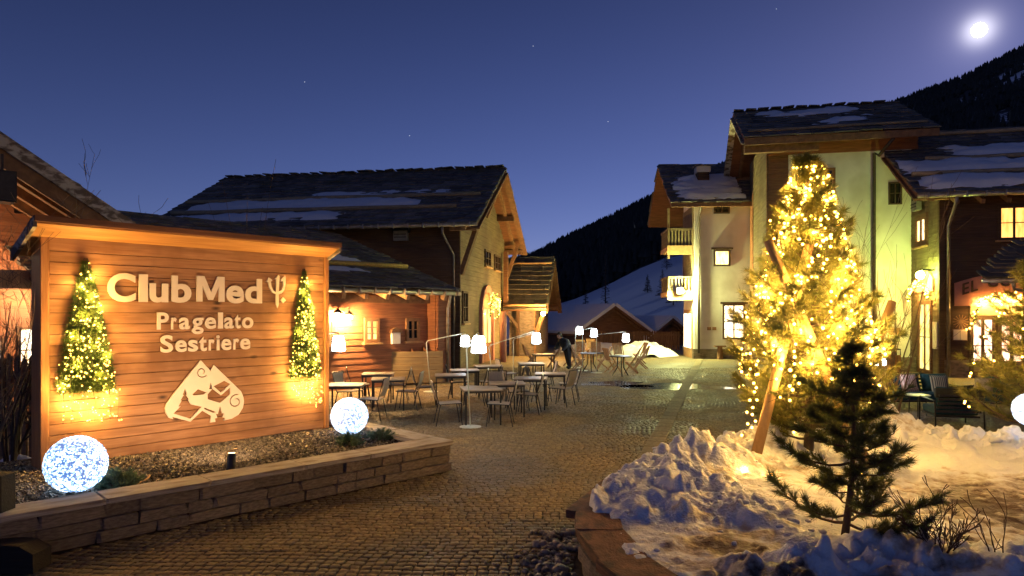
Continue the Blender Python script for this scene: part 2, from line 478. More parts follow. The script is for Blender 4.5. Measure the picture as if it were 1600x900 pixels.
M['pane_pink'] = lit_pane('pane_pink', (1.0, .60, .38), (.55, .22, .12), 2.8)
M['pane_yellow'] = lit_pane('pane_yellow', (.95, .85, .25), (.62, .45, .10), 1.3)
m, n_, l_, b_ = new_mat('pane_dark'); b_.inputs['Base Color'].default_value = (.012, .012, .014, 1); b_.inputs['Roughness'].default_value = .06
M['pane_dark'] = m
# ================================================================== terrain, sky objects, paving
def cobble_mat(name, sheet=False):
    m, n, l, b = new_mat(name)
    tc = n.new('ShaderNodeTexCoord')
    t = n.new('ShaderNodeTexNoise'); t.inputs['Scale'].default_value = 26; t.inputs['Detail'].default_value = 5
    l.new(tc.outputs['Object'], t.inputs['Vector'])
    r = n.new('ShaderNodeValToRGB'); r.color_ramp.elements[0].color = (.18, .127, .058, 1); r.color_ramp.elements[1].color = (.36, .265, .13, 1)
    r.color_ramp.elements[0].position = .34; r.color_ramp.elements[1].position = .68
    l.new(t.outputs[0], r.inputs[0]); col = r.outputs[0]
    # large worn and dirty areas
    t2 = n.new('ShaderNodeTexNoise'); t2.inputs['Scale'].default_value = .55; t2.inputs['Detail'].default_value = 4; t2.inputs['Distortion'].default_value = .8
    geo = n.new('ShaderNodeNewGeometry'); l.new(geo.outputs['Position'], t2.inputs['Vector'])
    mr = n.new('ShaderNodeMapRange'); mr.inputs['From Min'].default_value = .35; mr.inputs['From Max'].default_value = .68
    mr.inputs['To Min'].default_value = .55; mr.inputs['To Max'].default_value = 1.15; l.new(t2.outputs[0], mr.inputs[0])
    hsv = n.new('ShaderNodeHueSaturation'); l.new(col, hsv.inputs['Color'])
    if not sheet:
        m2 = n.new('ShaderNodeMapRange'); m2.inputs['To Min'].default_value = .80; m2.inputs['To Max'].default_value = 1.18
        l.new(geo.outputs['Random Per Island'], m2.inputs[0])
        mu = n.new('ShaderNodeMath'); mu.operation = 'MULTIPLY'; l.new(mr.outputs[0], mu.inputs[0]); l.new(m2.outputs[0], mu.inputs[1])
        l.new(mu.outputs[0], hsv.inputs['Value']); l.new(hsv.outputs[0], b.inputs['Base Color'])
        hgt = t.outputs[0]
    else:
        l.new(mr.outputs[0], hsv.inputs['Value'])
        br = n.new('ShaderNodeTexBrick'); br.inputs['Scale'].default_value = 1.0
        br.inputs['Brick Width'].default_value = .105; br.inputs['Row Height'].default_value = .105; br.inputs['Mortar Size'].default_value = .008
        br.inputs['Mortar'].default_value = (.04, .03, .02, 1); br.inputs['Mortar Smooth'].default_value = .6
        br.inputs['Color1'].default_value = (.55, .55, .55, 1); br.inputs['Color2'].default_value = (.85, .85, .85, 1)
        l.new(tc.outputs['Object'], br.inputs['Vector'])
        mm = n.new('ShaderNodeMix'); mm.data_type = 'RGBA'; mm.blend_type = 'MULTIPLY'; mm.inputs[0].default_value = .8
        l.new(hsv.outputs[0], mm.inputs[6]); l.new(br.outputs[0], mm.inputs[7]); l.new(mm.outputs[2], b.inputs['Base Color'])
        hgt = br.outputs[0]
    ro = n.new('ShaderNodeMapRange'); ro.inputs['From Min'].default_value = .4; ro.inputs['From Max'].default_value = .6
    ro.inputs['To Min'].default_value = .58; ro.inputs['To Max'].default_value = .85; l.new(t2.outputs[0], ro.inputs[0]); l.new(ro.outputs[0], b.inputs['Roughness'])
    bp = n.new('ShaderNodeBump'); bp.inputs['Strength'].default_value = .45; bp.inputs['Distance'].default_value = .012
    l.new(hgt, bp.inputs['Height']); l.new(bp.outputs[0], b.inputs['Normal'])
    return m
M['cobble'] = cobble_mat('cobble')
M['cobble_sheet'] = cobble_mat('cobble_sheet', True)
M['joint'] = surf('joint_dirt', (.10, .074, .045), (.06, .045, .028), 12, (1, 1, 1), .95, .3)
M['earth'] = surf('earth', (.30, .30, .31), (.10, .09, .08), .3, (1, 1, 1), .9, .2)

g = MB(); g.add([(-4000, -4000, -.10), (4000, -4000, -.10), (4000, 4000, -.10), (-4000, 4000, -.10)], [(0, 1, 2, 3)])
tag(g.build('ground', M['earth']), kind='structure')
ps = MB(); ps.add([(-34, -8, -.012), (34, -8, -.012), (34, 46, -.012), (-34, 46, -.012)], [(0, 1, 2, 3)])
# joint bed under the laid cobbles, plain sheet beyond them
pb = MB(); pb.add([(-16, 3.5, -.014), (14, 3.5, -.014), (14, 29.0, -.014), (-16, 29.0, -.014)], [(0, 1, 2, 3)])
ps = MB()
for (x0, x1, y0, y1) in ((-34, 34, 29.0, 46), (-34, -16, -8, 29.0), (14, 34, -8, 29.0), (-16, 14, -8, 3.5)):
    ps.add([(x0, y0, -.004), (x1, y0, -.004), (x1, y1, -.004), (x0, y1, -.004)], [(0, 1, 2, 3)])
pave = tag(ps.build('pavement', M['cobble_sheet']), kind='structure')
pb.build('joint_bed', M['joint'], pave)

# outlines of the two raised beds (plan, metres)
BED_DIR = math.atan2(.703, .711)
PL = Frame(-.89, 10.0, BED_DIR)                 # planter: x runs back to the left as negative, y behind the wall
PL_LEN, PL_DEP = 7.6, 3.3
PLANTER_POLY = [PL.w(-PL_LEN, 0), PL.w(0, 0), PL.w(0, PL_DEP), PL.w(-PL_LEN, PL_DEP)]
SNOW_POLY = [(1.45, 3.55), (1.02, 4.25), (.74, 5.0), (.60, 5.9), (.66, 6.7), (.98, 7.45), (1.55, 8.2), (2.4, 9.0), (3.1, 9.7), (4.2, 10.5),
             (5.4, 10.9), (6.6, 10.6), (7.6, 9.7), (9.2, 8.6), (11.5, 8.0), (11.5, 3.4)]

# laid cobbles
RA = math.radians(-4.0)
cs = .096
cand = []
for j in range(int(26 / cs)):
    yy = 4.2 + j * cs
    off = random.random() * cs
    for i in range(-170, 170):
        lx = i * cs + off + random.uniform(-.006, .006)
        ly = yy + .05 * math.sin(lx * .9 + 1.3) + .03 * math.sin(lx * 2.3)
        X = lx * math.cos(RA) - (ly - 10) * math.sin(RA); Y = 10 + lx * math.sin(RA) + (ly - 10) * math.cos(RA)
        if Y < 4.6 or Y > 28.95 or (Y > 21 and X < -3) or abs(X) > .80 * Y + .2 or (Y > 13 and X < -5.5) or X > 13.9: continue
        cand.append((X, Y))
C = np.array(cand)
keep = ~inside(C[:, 0], C[:, 1], SNOW_POLY) & ~inside(C[:, 0], C[:, 1], PLANTER_POLY)
keep &= (seg_dist(C[:, 0], C[:, 1], SNOW_POLY) > .05)
C = C[keep]
def unit_cobble(k):
    r = random.Random(k)
    h, t = .5, .5 - .115
    j = lambda a: a + r.uniform(-.035, .035)
    mb = MB()
    lo = [(j(-h), j(-h)), (j(h), j(-h)), (j(h), j(h)), (j(-h), j(h))]
    vs = [(x, y, -.035) for x, y in lo] + [(x, y, -.012) for x, y in lo] + [(x * .8, y * .8, r.uniform(-.003, .003)) for x, y in lo]
    fs = [(0, 1, 5, 4), (1, 2, 6, 5), (2, 3, 7, 6), (3, 0, 4, 7), (4, 5, 9, 8), (5, 6, 10, 9), (6, 7, 11, 10), (7, 4, 8, 11), (8, 9, 10, 11)]
    return np.array(vs), np.array(fs)
UC = [unit_cobble(k) for k in range(8)]
vis = (C[:, 0] / C[:, 1] > -.62) & (C[:, 0] / C[:, 1] < .10) & (C[:, 1] > 6.15)
order = np.argsort(np.where(vis, C[:, 1], 1e9))
single = set(order[:300].tolist())
VV, FF = [], []; nv = 0
UM = [mesh_np('cobble', np.array(v) * [1, 1, 1], f, M['cobble']) for v, f in UC]
for idx in range(len(C)):
    X, Y = C[idx]; k = random.randrange(8)
    sx, sy = cs * random.uniform(.92, .985), cs * random.uniform(.90, .985)
    a = RA + random.uniform(-.05, .05) + random.choice((0, math.pi / 2, math.pi)); dz = random.uniform(-.004, .003)
    tx, ty = random.uniform(-.05, .05), random.uniform(-.05, .05)
    if idx in single:
        o = link('cobble', UM[k], pave, Matrix.Translation((X, Y, dz)) @ Matrix.Rotation(a, 4, 'Z') @ Matrix.Rotation(tx, 4, 'X') @ Matrix.Rotation(ty, 4, 'Y') @ Matrix.Diagonal((sx, sy, 1, 1)))
        continue
    v, f = UC[k]; ca, sa = math.cos(a), math.sin(a)
    x, y = v[:, 0] * sx, v[:, 1] * sy
    VV.append(np.stack([X + x * ca - y * sa, Y + x * sa + y * ca, v[:, 2] + dz + x * tx + y * ty], 1)); FF.append(f + nv); nv += 12
o = link('cobbles', mesh_np('cobbles', np.concatenate(VV), np.concatenate(FF), M['cobble']), pave); o['kind'] = 'stuff'

# band of long paving slabs running away across the square, and a drain grate
p0, p1 = ground(1004, 730), ground(1094, 561)
d = (p1 - p0); L = d.length; d.normalize(); nrm = Vector((-d.y, d.x, 0))
M['band'] = surf('band_stone', (.30, .235, .14), (.20, .155, .09), 5, (1, 1, 1), .9, .3, 20, per_obj=.15)
slab_u = [bevelled(MB().box(-.5, .5, -.5, .5, -.02, .012), 'band_slab', M['band'], .006) for _ in range(2)]
k = 0.0
while k < L - .5:
    ln = random.uniform(.42, .62); c = p0 + d * (k + ln / 2)
    link('band_slab', random.choice(slab_u), pave, Matrix.Translation((c.x, c.y, .004)) @ Matrix.Rotation(math.atan2(d.y, d.x), 4, 'Z') @ Matrix.Diagonal((ln - .02, .30, 1, 1)))
    k += ln
gp = ground(931, 601)
gr = thing('drain_grate', 'narrow metal drain grate set in the cobbles in front of the teak chairs', 'grate', (gp.x, gp.y, .001))
fr = MB(); fr.box(-.46, .46, -.14, -.11, 0, .012).box(-.46, .46, .11, .14, 0, .012).box(-.46, -.43, -.11, .11, 0, .012).box(.43, .46, -.11, .11, 0, .012); fr.build('frame', M['pipe'], gr)
sl = MB().box(-.012, .012, -.11, .11, 0, .009).mesh('slat', M['pipe'])
for i in range(14): link('slat', sl, gr, Matrix.Translation((-.39 + i * .06, 0, 0)))

# wet patches where melt water lies on the paving
m, n, l, b = new_mat('melt_water')
b.inputs['Base Color'].default_value = (.035, .03, .02, 1); b.inputs['Roughness'].default_value = .13; b.inputs['Specular IOR Level'].default_value = .8
tt = n.new('ShaderNodeTexNoise'); tt.inputs['Scale'].default_value = 9; bp = n.new('ShaderNodeBump'); bp.inputs['Strength'].default_value = .12; bp.inputs['Distance'].default_value = .02
l.new(tt.outputs[0], bp.inputs['Height']); l.new(bp.outputs[0], b.inputs['Normal'])
M['water'] = m
def puddle(cx, cy, rx, ry, seed, label):
    r = random.Random(seed); n_ = 40; mb = MB(); pts = []
    ph = [r.uniform(0, 6.28) for _ in range(5)]
    for i in range(n_):
        t = 2 * math.pi * i / n_
        k = 1 + sum(.16 / (j + 1) ** .4 * math.sin((j + 2) * t + ph[j]) for j in range(5))
        pts.append((cx + rx * k * math.cos(t), cy + ry * k * math.sin(t), .0035))
    mb.add(pts, [tuple(range(n_))])
    o = mb.build('puddle', M['water']); o.name = 'puddle'
    tag(o, label, 'puddle', 'puddles on the square', 'structure')
c = ground(1052, 604); puddle(c.x, c.y, 1.35, 1.1, 3, 'shallow puddle with yellow green reflection on the square')
c = ground(968, 600); puddle(c.x, c.y, .95, .9, 5, 'shallow puddle with pale blue reflection near the teak chairs')

# ------------------------------------------------------------------ hills
RID = [(-1200, 486), (200, 470), (700, 440), (835, 402), (880, 378), (950, 346), (1045, 299), (1130, 262), (1270, 232), (1380, 171), (1500, 127), (1600, 78), (1800, 40), (2800, 30)]
CRE = [(-1200, 489), (700, 489), (800, 486), (860, 478), (900, 464), (950, 441), (1000, 416), (1045, 399), (1130, 380), (1400, 360), (1700, 330), (2800, 310)]
px_ = np.arange(-1200, 2801, 20.0)
rid = np.interp(px_, *zip(*RID)); cre = np.interp(px_, *zip(*CRE))
Ys = np.concatenate([np.linspace(60, 240, 22), np.linspace(290, 1300, 26), [1330, 1500, 2000]])
PX, YY = np.meshgrid(px_, Ys)
def hill_z(PX, YY):
    r_ = np.interp(PX, *zip(*RID)); c_ = np.interp(PX, *zip(*CRE))
    zc = H + (Y0 - c_) / FPX * 240; zr = H + (Y0 - r_) / FPX * 1300
    t = np.clip((YY - 60) / 180, 0, 1); t = t ** 1.35
    z1 = zc * t
    t2 = np.clip((YY - 240) / 1060, 0, 1)
    z2 = zc + (zr - zc) * t2
    z = np.where(YY <= 240, z1, z2)
    X = (PX - 800) / FPX * YY
    z = z + (fbm(X / 30, YY / 30, 4, 3) - .5) * np.clip((YY - 60) / 60, 0, 1) * np.where(YY > 240, 12.0 * np.clip((1320 - YY) / 400, 0.15, 1), 2.2)
    z = np.where(YY > 1305, zr * (1 - (YY - 1300) / 700) - 4, z)
    return z
ZZ = hill_z(PX, YY)
V = np.stack([(PX - 800) / FPX * YY, YY, ZZ], 2).reshape(-1, 3)
nx, ny = len(px_), len(Ys)
ii = (np.arange(ny - 1)[:, None] * nx + np.arange(nx - 1)[None, :]).ravel()
F = np.stack([ii, ii + 1, ii + nx + 1, ii + nx], 1)
m, n, l, b = new_mat('hillside')
at_ = n.new('ShaderNodeAttribute'); at_.attribute_name = 'cover'
tc = n.new('ShaderNodeTexCoord'); t1 = n.new('ShaderNodeTexNoise'); t1.inputs['Scale'].default_value = .16; t1.inputs['Detail'].default_value = 6
l.new(tc.outputs['Object'], t1.inputs['Vector'])
sm = n.new('ShaderNodeMath'); sm.operation = 'ADD'; l.new(at_.outputs['Fac'], sm.inputs[0]); l.new(t1.outputs[0], sm.inputs[1])
rp = n.new('ShaderNodeValToRGB'); rp.color_ramp.elements[0].position = .88; rp.color_ramp.elements[1].position = 1.0
rp.color_ramp.elements[0].color = (.020, .022, .018, 1); rp.color_ramp.elements[1].color = (.78, .79, .84, 1)
l.new(sm.outputs[0], rp.inputs[0]); l.new(rp.outputs[0], b.inputs['Base Color']); b.inputs['Roughness'].default_value = .8
M['hill'] = m
def snow_cover(PX, YY):
    near = np.clip((250 - YY) / 30, 0, 1)
    z = hill_z(PX, YY); py = Y0 - (z - H) * FPX / YY
    top = np.exp(-(((py - (np.interp(PX, *zip(*RID)) + 32)) / 12) ** 2)) * np.clip((PX - 1475) / 40, 0, 1) * (vnoise(PX / 30, YY / 60, 4) > .25)
    low = np.exp(-(((PX - 1570) / 18) ** 2 + ((py - 185) / 16) ** 2))
    return np.clip(near * .85 + top * .8 + low * .7, 0, .9)
cov = snow_cover(PX, YY)
me = mesh_np('mountain', V, F, M['hill'], True)
a_ = me.attributes.new('cover', 'FLOAT', 'POINT'); a_.data.foreach_set('value', cov.ravel().astype(np.float32))
hill = tag(link('mountain', me), 'forested mountain ridge behind the village with snowy lower slope', 'mountain', kind='structure')

# forest: conifers standing too thick to count
N = 17000
fpx = rng.uniform(660, 1980, N); u = rng.uniform(0, 1, N)
fY = 240 + (1300 - 240) * u ** 1.5
extra = rng.uniform(760, 1980, 1700); fpx = np.concatenate([fpx, extra]); fY = np.concatenate([fY, rng.uniform(1255, 1304, 1700)])
fz = hill_z(fpx, fY); cv = snow_cover(fpx, fY)
ok = (cv < .32) | ((rng.uniform(0, 1, len(cv)) < .05))
fpx, fY, fz = fpx[ok], fY[ok], fz[ok]
N = len(fpx); hh = rng.uniform(6.5, 13, N) * np.clip(.75 + fY / 3000, .75, 1.2); ww = hh * rng.uniform(.16, .26, N)
k = 5
ang = np.arange(k) * 2 * np.pi / k
base = np.zeros((N, 3 * k + 1, 3), np.float32)
fx = (fpx - 800) / FPX * fY
for lev, (zr, rr) in enumerate(((.06, 1.0), (.40, .55), (.42, .85))):
    jr = rng.uniform(.75, 1.25, (N, k))
    base[:, lev * k:(lev + 1) * k, 0] = fx[:, None] + np.cos(ang + lev)[None, :] * (ww * rr)[:, None] * jr
    base[:, lev * k:(lev + 1) * k, 1] = fY[:, None] + np.sin(ang + lev)[None, :] * (ww * rr)[:, None] * jr
    base[:, lev * k:(lev + 1) * k, 2] = (fz + hh * zr)[:, None]
base[:, 3 * k] = np.stack([fx, fY, fz + hh], 1)
tf = []
for i in range(k):
    j = (i + 1) % k
    tf += [(i, j, k + j), (i, k + j, k + i), (2 * k + i, 2 * k + j, 3 * k)]
TF = (np.array(tf)[None] + (np.arange(N) * (3 * k + 1))[:, None, None]).reshape(-1, 3)
fo = link('forest', mesh_np('forest', base.reshape(-1, 3), TF, M['forest']))
tag(fo, 'dark conifer forest covering the mountain behind the village', 'forest', kind='stuff')

# moon and a few stars
mo = link('moon', ico_mesh('moon', 3300 * 10.5 / FPX, glow('moon_glow', (1, .97, .90), 14), 4))
mo.location = Vector((0, 0, H)) + MOON * 3300 * 1.25
tag(mo, 'bright full moon above the dark ridge', 'moon')
sm_ = ico_mesh('star', 2.0, glow('star_glow', (.8, .85, 1), .45), 1)
for (x, y) in ((833, 72), (950, 190), (476, 128), (1213, 14), (640, 212)):
    s = link('star', sm_); s.location = at(x, y, 3200); tag(s, 'tiny pale star in the dusk sky', 'star', 'stars in the sky')
# ================================================================== building helpers
SLABS = block_variants(6, M['slab'], .05, .06, 'slab')
SLABS_L = block_variants(4, M['slab_light'], .05, .06, 'slab')

def bil(p, u, v):
    a, b, c, d = p
    return (a * (1 - u) + b * u) * (1 - v) + (d * (1 - u) + c * u) * v

def roof_sheet(name, parent, patches, mat, t=.14):
    mb = MB()
    for p in patches:
        nn = (p[1] - p[0]).cross(p[3] - p[0])
        if nn.length < 1e-6: nn = (p[1] - p[0]).cross(p[2] - p[0])
        nn.normalize()
        if nn.z < 0: nn = -nn
        mb.hexa([q - nn * t for q in p], list(p))
    return mb.build(name, mat, parent)

def slab_roof(parent, p, e=.36, w=(.35, .75), t=.045, limit=300, meshes=None, overs=.07, seed=1, left_jit=.08):
    """stone slabs laid in overlapping courses on the patch p = (eave left, eave right, top right, top left)"""
    r = random.Random(seed); meshes = meshes or SLABS
    Ls = (p[3] - p[0]).length; rows = max(2, int(Ls / e)); out = []
    for j in range(rows + 1):
        v = j / rows
        a, b = bil(p, 0, v), bil(p, 1, v); Lr = (b - a).length
        if Lr < .15: continue
        s = -r.uniform(0, left_jit)
        while s < Lr:
            wd = r.uniform(*w)
            if s + wd > Lr + overs: wd = max(.15, Lr + r.uniform(0, overs) - s)
            u = min(1, max(0, (s + wd / 2) / Lr))
            c = bil(p, u, v); ex = (b - a).normalized(); ey = (bil(p, u, min(1, v + .05)) - bil(p, u, max(0, v - .05))).normalized()
            nz = ex.cross(ey).normalized(); ey = nz.cross(ex)
            th = t * r.uniform(.7, 1.5); ln = min(e * 1.55, max(.2, Ls * (1 - v) + overs + .06))
            tilt = -.10 + r.uniform(-.025, .025)
            R = Matrix((ex, ey, nz)).transposed().to_4x4()
            mx = Matrix.Translation(c + nz * (.045 + r.uniform(-.008, .012)) + ey * (ln / 2 - overs - r.uniform(0, .05))) @ R @ Matrix.Rotation(tilt, 4, 'X') @ Matrix.Rotation(r.uniform(-.03, .03), 4, 'Z') @ Matrix.Diagonal((wd * .985, ln, th, 1))
            out.append(mx); s += wd
    if len(out) > limit:
        rest = out[limit:]; V, F, nv = [], [], 0; cache = {}
        for mx in rest:
            me = r.choice(meshes)
            if me not in cache: cache[me] = ([v_.co.copy() for v_ in me.vertices], [tuple(q.vertices) for q in me.polygons])
            vs, fs = cache[me]; V += [tuple(mx @ q) for q in vs]; F += [tuple(i + nv for i in f) for f in fs]; nv += len(vs)
        mm = bpy.data.meshes.new('slabs'); mm.from_pydata(V, [], F); mm.materials.append(meshes[0].materials[0])
        o = link('slabs', mm, parent); o['kind'] = 'stuff'
        out = out[:limit]
    for mx in out: link('slab', r.choice(meshes), parent, mx)

def roof_snow(parent, p, u0, u1, v0, v1, seed=1, thick=.09, thr=.42, res=.11, freq=1.6):
    """a thin patch of old snow lying on the slabs of patch p"""
    W = (p[1] - p[0]).length; L = (p[3] - p[0]).length
    nx, ny = max(4, int((u1 - u0) * W / res)), max(4, int((v1 - v0) * L / res))
    us, vs = np.meshgrid(np.linspace(u0, u1, nx), np.linspace(v0, v1, ny))
    x, y = us * W, vs * L
    edge = np.minimum(np.minimum((us - u0) * W, (u1 - us) * W) / .9, np.minimum((vs - v0) * L, (v1 - vs) * L) / .28)
    f = fbm(x * freq * .55, y * freq * 1.5, 5, seed) + np.clip(edge, 0, 1) * .42 - .42 + .10 * (vnoise(x * 5, y * 7, seed + 3) - .5)
    hgt = np.clip((f - thr + .12) * 3.2, -.35, 1) * thick * 1.35
    nn = (p[1] - p[0]).cross(p[3] - p[0]).normalized()
    V = []
    for j in range(ny):
        for i in range(nx): V.append(tuple(bil(p, us[j, i], vs[j, i]) + nn * (.085 + hgt[j, i])))
    F = []
    for j in range(ny - 1):
        for i in range(nx - 1):
            if max(hgt[j, i], hgt[j, i + 1], hgt[j + 1, i], hgt[j + 1, i + 1]) > -.02:
                a = j * nx + i; F.append((a, a + 1, a + nx + 1, a + nx))
    if not F: return
    mm = bpy.data.meshes.new('roof_snow'); mm.from_pydata(V, [], F); mm.materials.append(M['snow'])
    b = bmesh.new(); b.from_mesh(mm); bmesh.ops.delete(b, geom=[q for q in b.verts if not q.link_faces], context='VERTS'); b.to_mesh(mm); b.free()
    mm.polygons.foreach_set('use_smooth', [True] * len(mm.polygons))
    link('roof_snow', mm, parent)

def snow_log(parent, p, u0, u1, v, r=.075, mat=None, seed=0):
    rr = random.Random(seed); nn = (p[1] - p[0]).cross(p[3] - p[0]).normalized(); pts = []
    k = 7
    for i in range(k):
        u = u0 + (u1 - u0) * i / (k - 1)
        pts.append(bil(p, u, v + rr.uniform(-.004, .004)) + nn * (.15 + rr.uniform(-.015, .015)))
    MB().tube(pts, [r * rr.uniform(.85, 1.1) for _ in range(k)], 8).build('snow_log', mat or M['log'], parent, True)

def window(parent, p0, d, n, w, h, pane, frame, cols=2, rows=2, fr=.07, sill=True, lintel=False, label=None, sillmat=None):
    """a window on a wall: p0 lower corner on the wall face, d along the wall, n outwards"""
    p0, d, n = Vector(p0), Vector(d).normalized(), Vector(n).normalized(); z = Vector((0, 0, 1))
    def blk(mb, a, b, c0, c1, n0, n1):
        lo = [p0 + d * a + z * c0 + n * n0, p0 + d * b + z * c0 + n * n0, p0 + d * b + z * c0 + n * n1, p0 + d * a + z * c0 + n * n1]
        mb.hexa(lo, [q + z * (c1 - c0) for q in lo])
    f = MB()
    blk(f, 0, fr, 0, h, -.02, .06); blk(f, w - fr, w, 0, h, -.02, .06); blk(f, fr, w - fr, 0, fr, -.02, .06); blk(f, fr, w - fr, h - fr, h, -.02, .06)
    iw, ih = (w - 2 * fr) / cols, (h - 2 * fr) / rows
    for i in range(1, cols): blk(f, fr + iw * i - fr * .4, fr + iw * i + fr * .4, fr, h - fr, -.01, .05)
    for j in range(1, rows): blk(f, fr, w - fr, fr + ih * j - .014, fr + ih * j + .014, -.01, .04)
    wo = f.build('window', frame, parent)
    if label: wo['label'] = label
    for i in range(cols):
        for j in range(rows):
            pm = MB(); blk(pm, fr + iw * i + .004, fr + iw * (i + 1) - .004, fr + ih * j + .004, fr + ih * (j + 1) - .004, .004, .016); pm.build('pane', pane, wo)
    if sill:
        s = MB(); blk(s, -.08, w + .08, -.06, -.004, -.02, .14); s.build('sill', sillmat or frame, wo)
    if lintel:
        s = MB(); blk(s, -.12, w + .12, h + .004, h + .10, -.02, .13); s.build('lintel', frame, wo)
    return wo

def clad(mb, o, d, n, L, z0, z1, c=.2, lap=.018, top=None):
    """lapped boards on a wall: o start point (plan), d along, n outwards; top(t) gives the wall top where it is sloping"""
    o, d, n = Vector((*o, 0)), Vector((*d, 0)), Vector((*n, 0)); z = z0; Z = Vector((0, 0, 1))
    while z < z1 - .01:
        zt = min(z + c, z1); a, b = 0.0, L
        if top:
            ts = [L * i / 60 for i in range(61) if top(L * i / 60) >= zt - c * .3]
            if not ts: break
            a, b = ts[0], ts[-1]
        lo = [o + d * a + Z * z + n * (lap + .004), o + d * b + Z * z + n * (lap + .004), o + d * b + Z * z - n * .1, o + d * a + Z * z - n * .1]
        hi = [o + d * a + Z * (zt - .004) + n * .004, o + d * b + Z * (zt - .004) + n * .004, o + d * b + Z * (zt - .004) - n * .1, o + d * a + Z * (zt - .004) - n * .1]
        mb.hexa(lo, hi); z += c

BULB = ico_mesh('bulb', .0155, M['bulb'], 1)
BULB_S = ico_mesh('bulb', .0078, M['bulb_small'], 1)
BULB_L = ico_mesh('bulb', .034, M['bulb_garland'], 1)
BULB_M = ico_mesh('bulb', .023, M['bulb_garland'], 1)
def garland(name, label, pts, parent_loc, n=60, spread=.12, bulb=None, seed=1, foliage=True, group=None, watts=250):
    """a lit garland along pts (world): twigs of greenery with small bulbs in it"""
    r = random.Random(seed); g_ = thing(name, label, 'garland', parent_loc, 0, group)
    o = Vector(parent_loc); pts = [Vector(q) - o for q in pts]
    def along(t):
        k = t * (len(pts) - 1); i = min(int(k), len(pts) - 2); return pts[i].lerp(pts[i + 1], k - i)
    MB().tube([along(i / 20) for i in range(21)], .03, 5).build('stem', M['wire'], g_)
    if foliage:
        V, F = [], []
        for _ in range(n * 14):
            c = along(r.random()); dd = Vector((r.gauss(0, 1), r.gauss(0, 1), r.gauss(0, 1))).normalized(); L = r.uniform(.6, 1.2) * spread * 1.2
            s_ = dd.cross(Vector((r.random(), r.random(), r.random()))).normalized() * .012; q = c + dd * L
            k = len(V); V += [c - s_, c + s_, q]; F.append((k, k + 1, k + 2))
        mm = bpy.data.meshes.new('greenery'); mm.from_pydata(V, [], F); mm.materials.append(M['garland']); link('greenery', mm, g_)
    for _ in range(n):
        c = along(r.random()) + Vector((r.gauss(0, 1), r.gauss(0, 1), r.gauss(0, 1))) * spread * .55
        link('bulb', bulb or BULB_L, g_, Matrix.Translation(c) @ Matrix.Scale(r.uniform(.7, 1.25), 4))
    string_glow(g_, [along((k + .5) / 8) + Vector((0, 0, -.05)) for k in range(8)], watts, r=.05)
    return g_

def wall_unit(label, loc, rz):
    t = thing('heater', label, 'heater', loc, rz)
    MB().box(-.30, .30, -.30, -.12, -.42, -.02).build('housing', M['grey_plastic'], t)
    MB().box(-.26, .26, -.33, -.302, -.30, -.27).box(-.26, .26, -.33, -.302, -.18, -.15).build('louvre', M['black'], t)
    MB().box(-.34, -.31, -.28, 0, -.10, .12).box(.31, .34, -.28, 0, -.10, .12).box(-.31, .31, -.2, -.14, 0, .10).build('bracket', M['steel'], t)
    return t

def text_mesh(ch, name, mat, offset=.0, extrude=.03):
    cu = bpy.data.curves.new('t', 'FONT'); cu.body = ch; cu.size = 1; cu.extrude = extrude; cu.offset = offset; cu.resolution_u = 5
    ob = bpy.data.objects.new('t', cu); COL.objects.link(ob)
    dg = bpy.context.evaluated_depsgraph_get(); dg.update()
    me = bpy.data.meshes.new_from_object(ob.evaluated_get(dg)); me.name = name
    bpy.data.objects.remove(ob); bpy.data.curves.remove(cu)
    me.materials.clear(); me.materials.append(mat)
    return me

def letters_at(parent, spec, zb, cap, y, mat, depth=.03, offset=.022, fx=None):
    """letters given one by one with the left and right sight line of each"""
    for ch, a, b in spec:
        me = text_mesh(ch, 'letter', mat, offset); xs = [v.co.x for v in me.vertices]; mn, mx = min(xs), max(xs); x0, x1 = fx(a), fx(b)
        for v in me.vertices: v.co = (x0 + (v.co.x - mn) / (mx - mn) * (x1 - x0), y - (v.co.z + .03) / .06 * depth, v.co.y * cap / .73 + zb)
        bb = bmesh.new(); bb.from_mesh(me); bmesh.ops.recalc_face_normals(bb, faces=bb.faces); bb.to_mesh(me); bb.free()
        link('letter', me, parent)

def lettering(parent, text, x0, x1, zb, cap, y, mat, depth=.02, offset=.022, gap=.105, space=.24, arc=None, name='letter'):
    """separate letters standing on a board in its local x, z plane; x0..x1 the width, zb the base line"""
    items = []; cx = 0.0
    for ch in text:
        if ch == ' ': cx += space; continue
        me = text_mesh(ch, name, mat, offset); xs = [v.co.x for v in me.vertices]
        mn, mx = min(xs), max(xs); items.append((me, cx - mn)); cx += mx - mn + gap
    cx -= gap; capu = .73
    sx, sz = (x1 - x0) / cx, cap / capu
    for me, ox in items:
        for v in me.vertices:
            x, z, dd = (v.co.x + ox) * sx + x0, v.co.y * sz + zb, v.co.z
            if arc: z += arc((x - x0) / (x1 - x0))
            v.co = (x, y - (dd + .03) / .06 * depth, z)
        b = bmesh.new(); b.from_mesh(me); bmesh.ops.recalc_face_normals(b, faces=b.faces); b.to_mesh(me); b.free()
        link(name, me, parent)

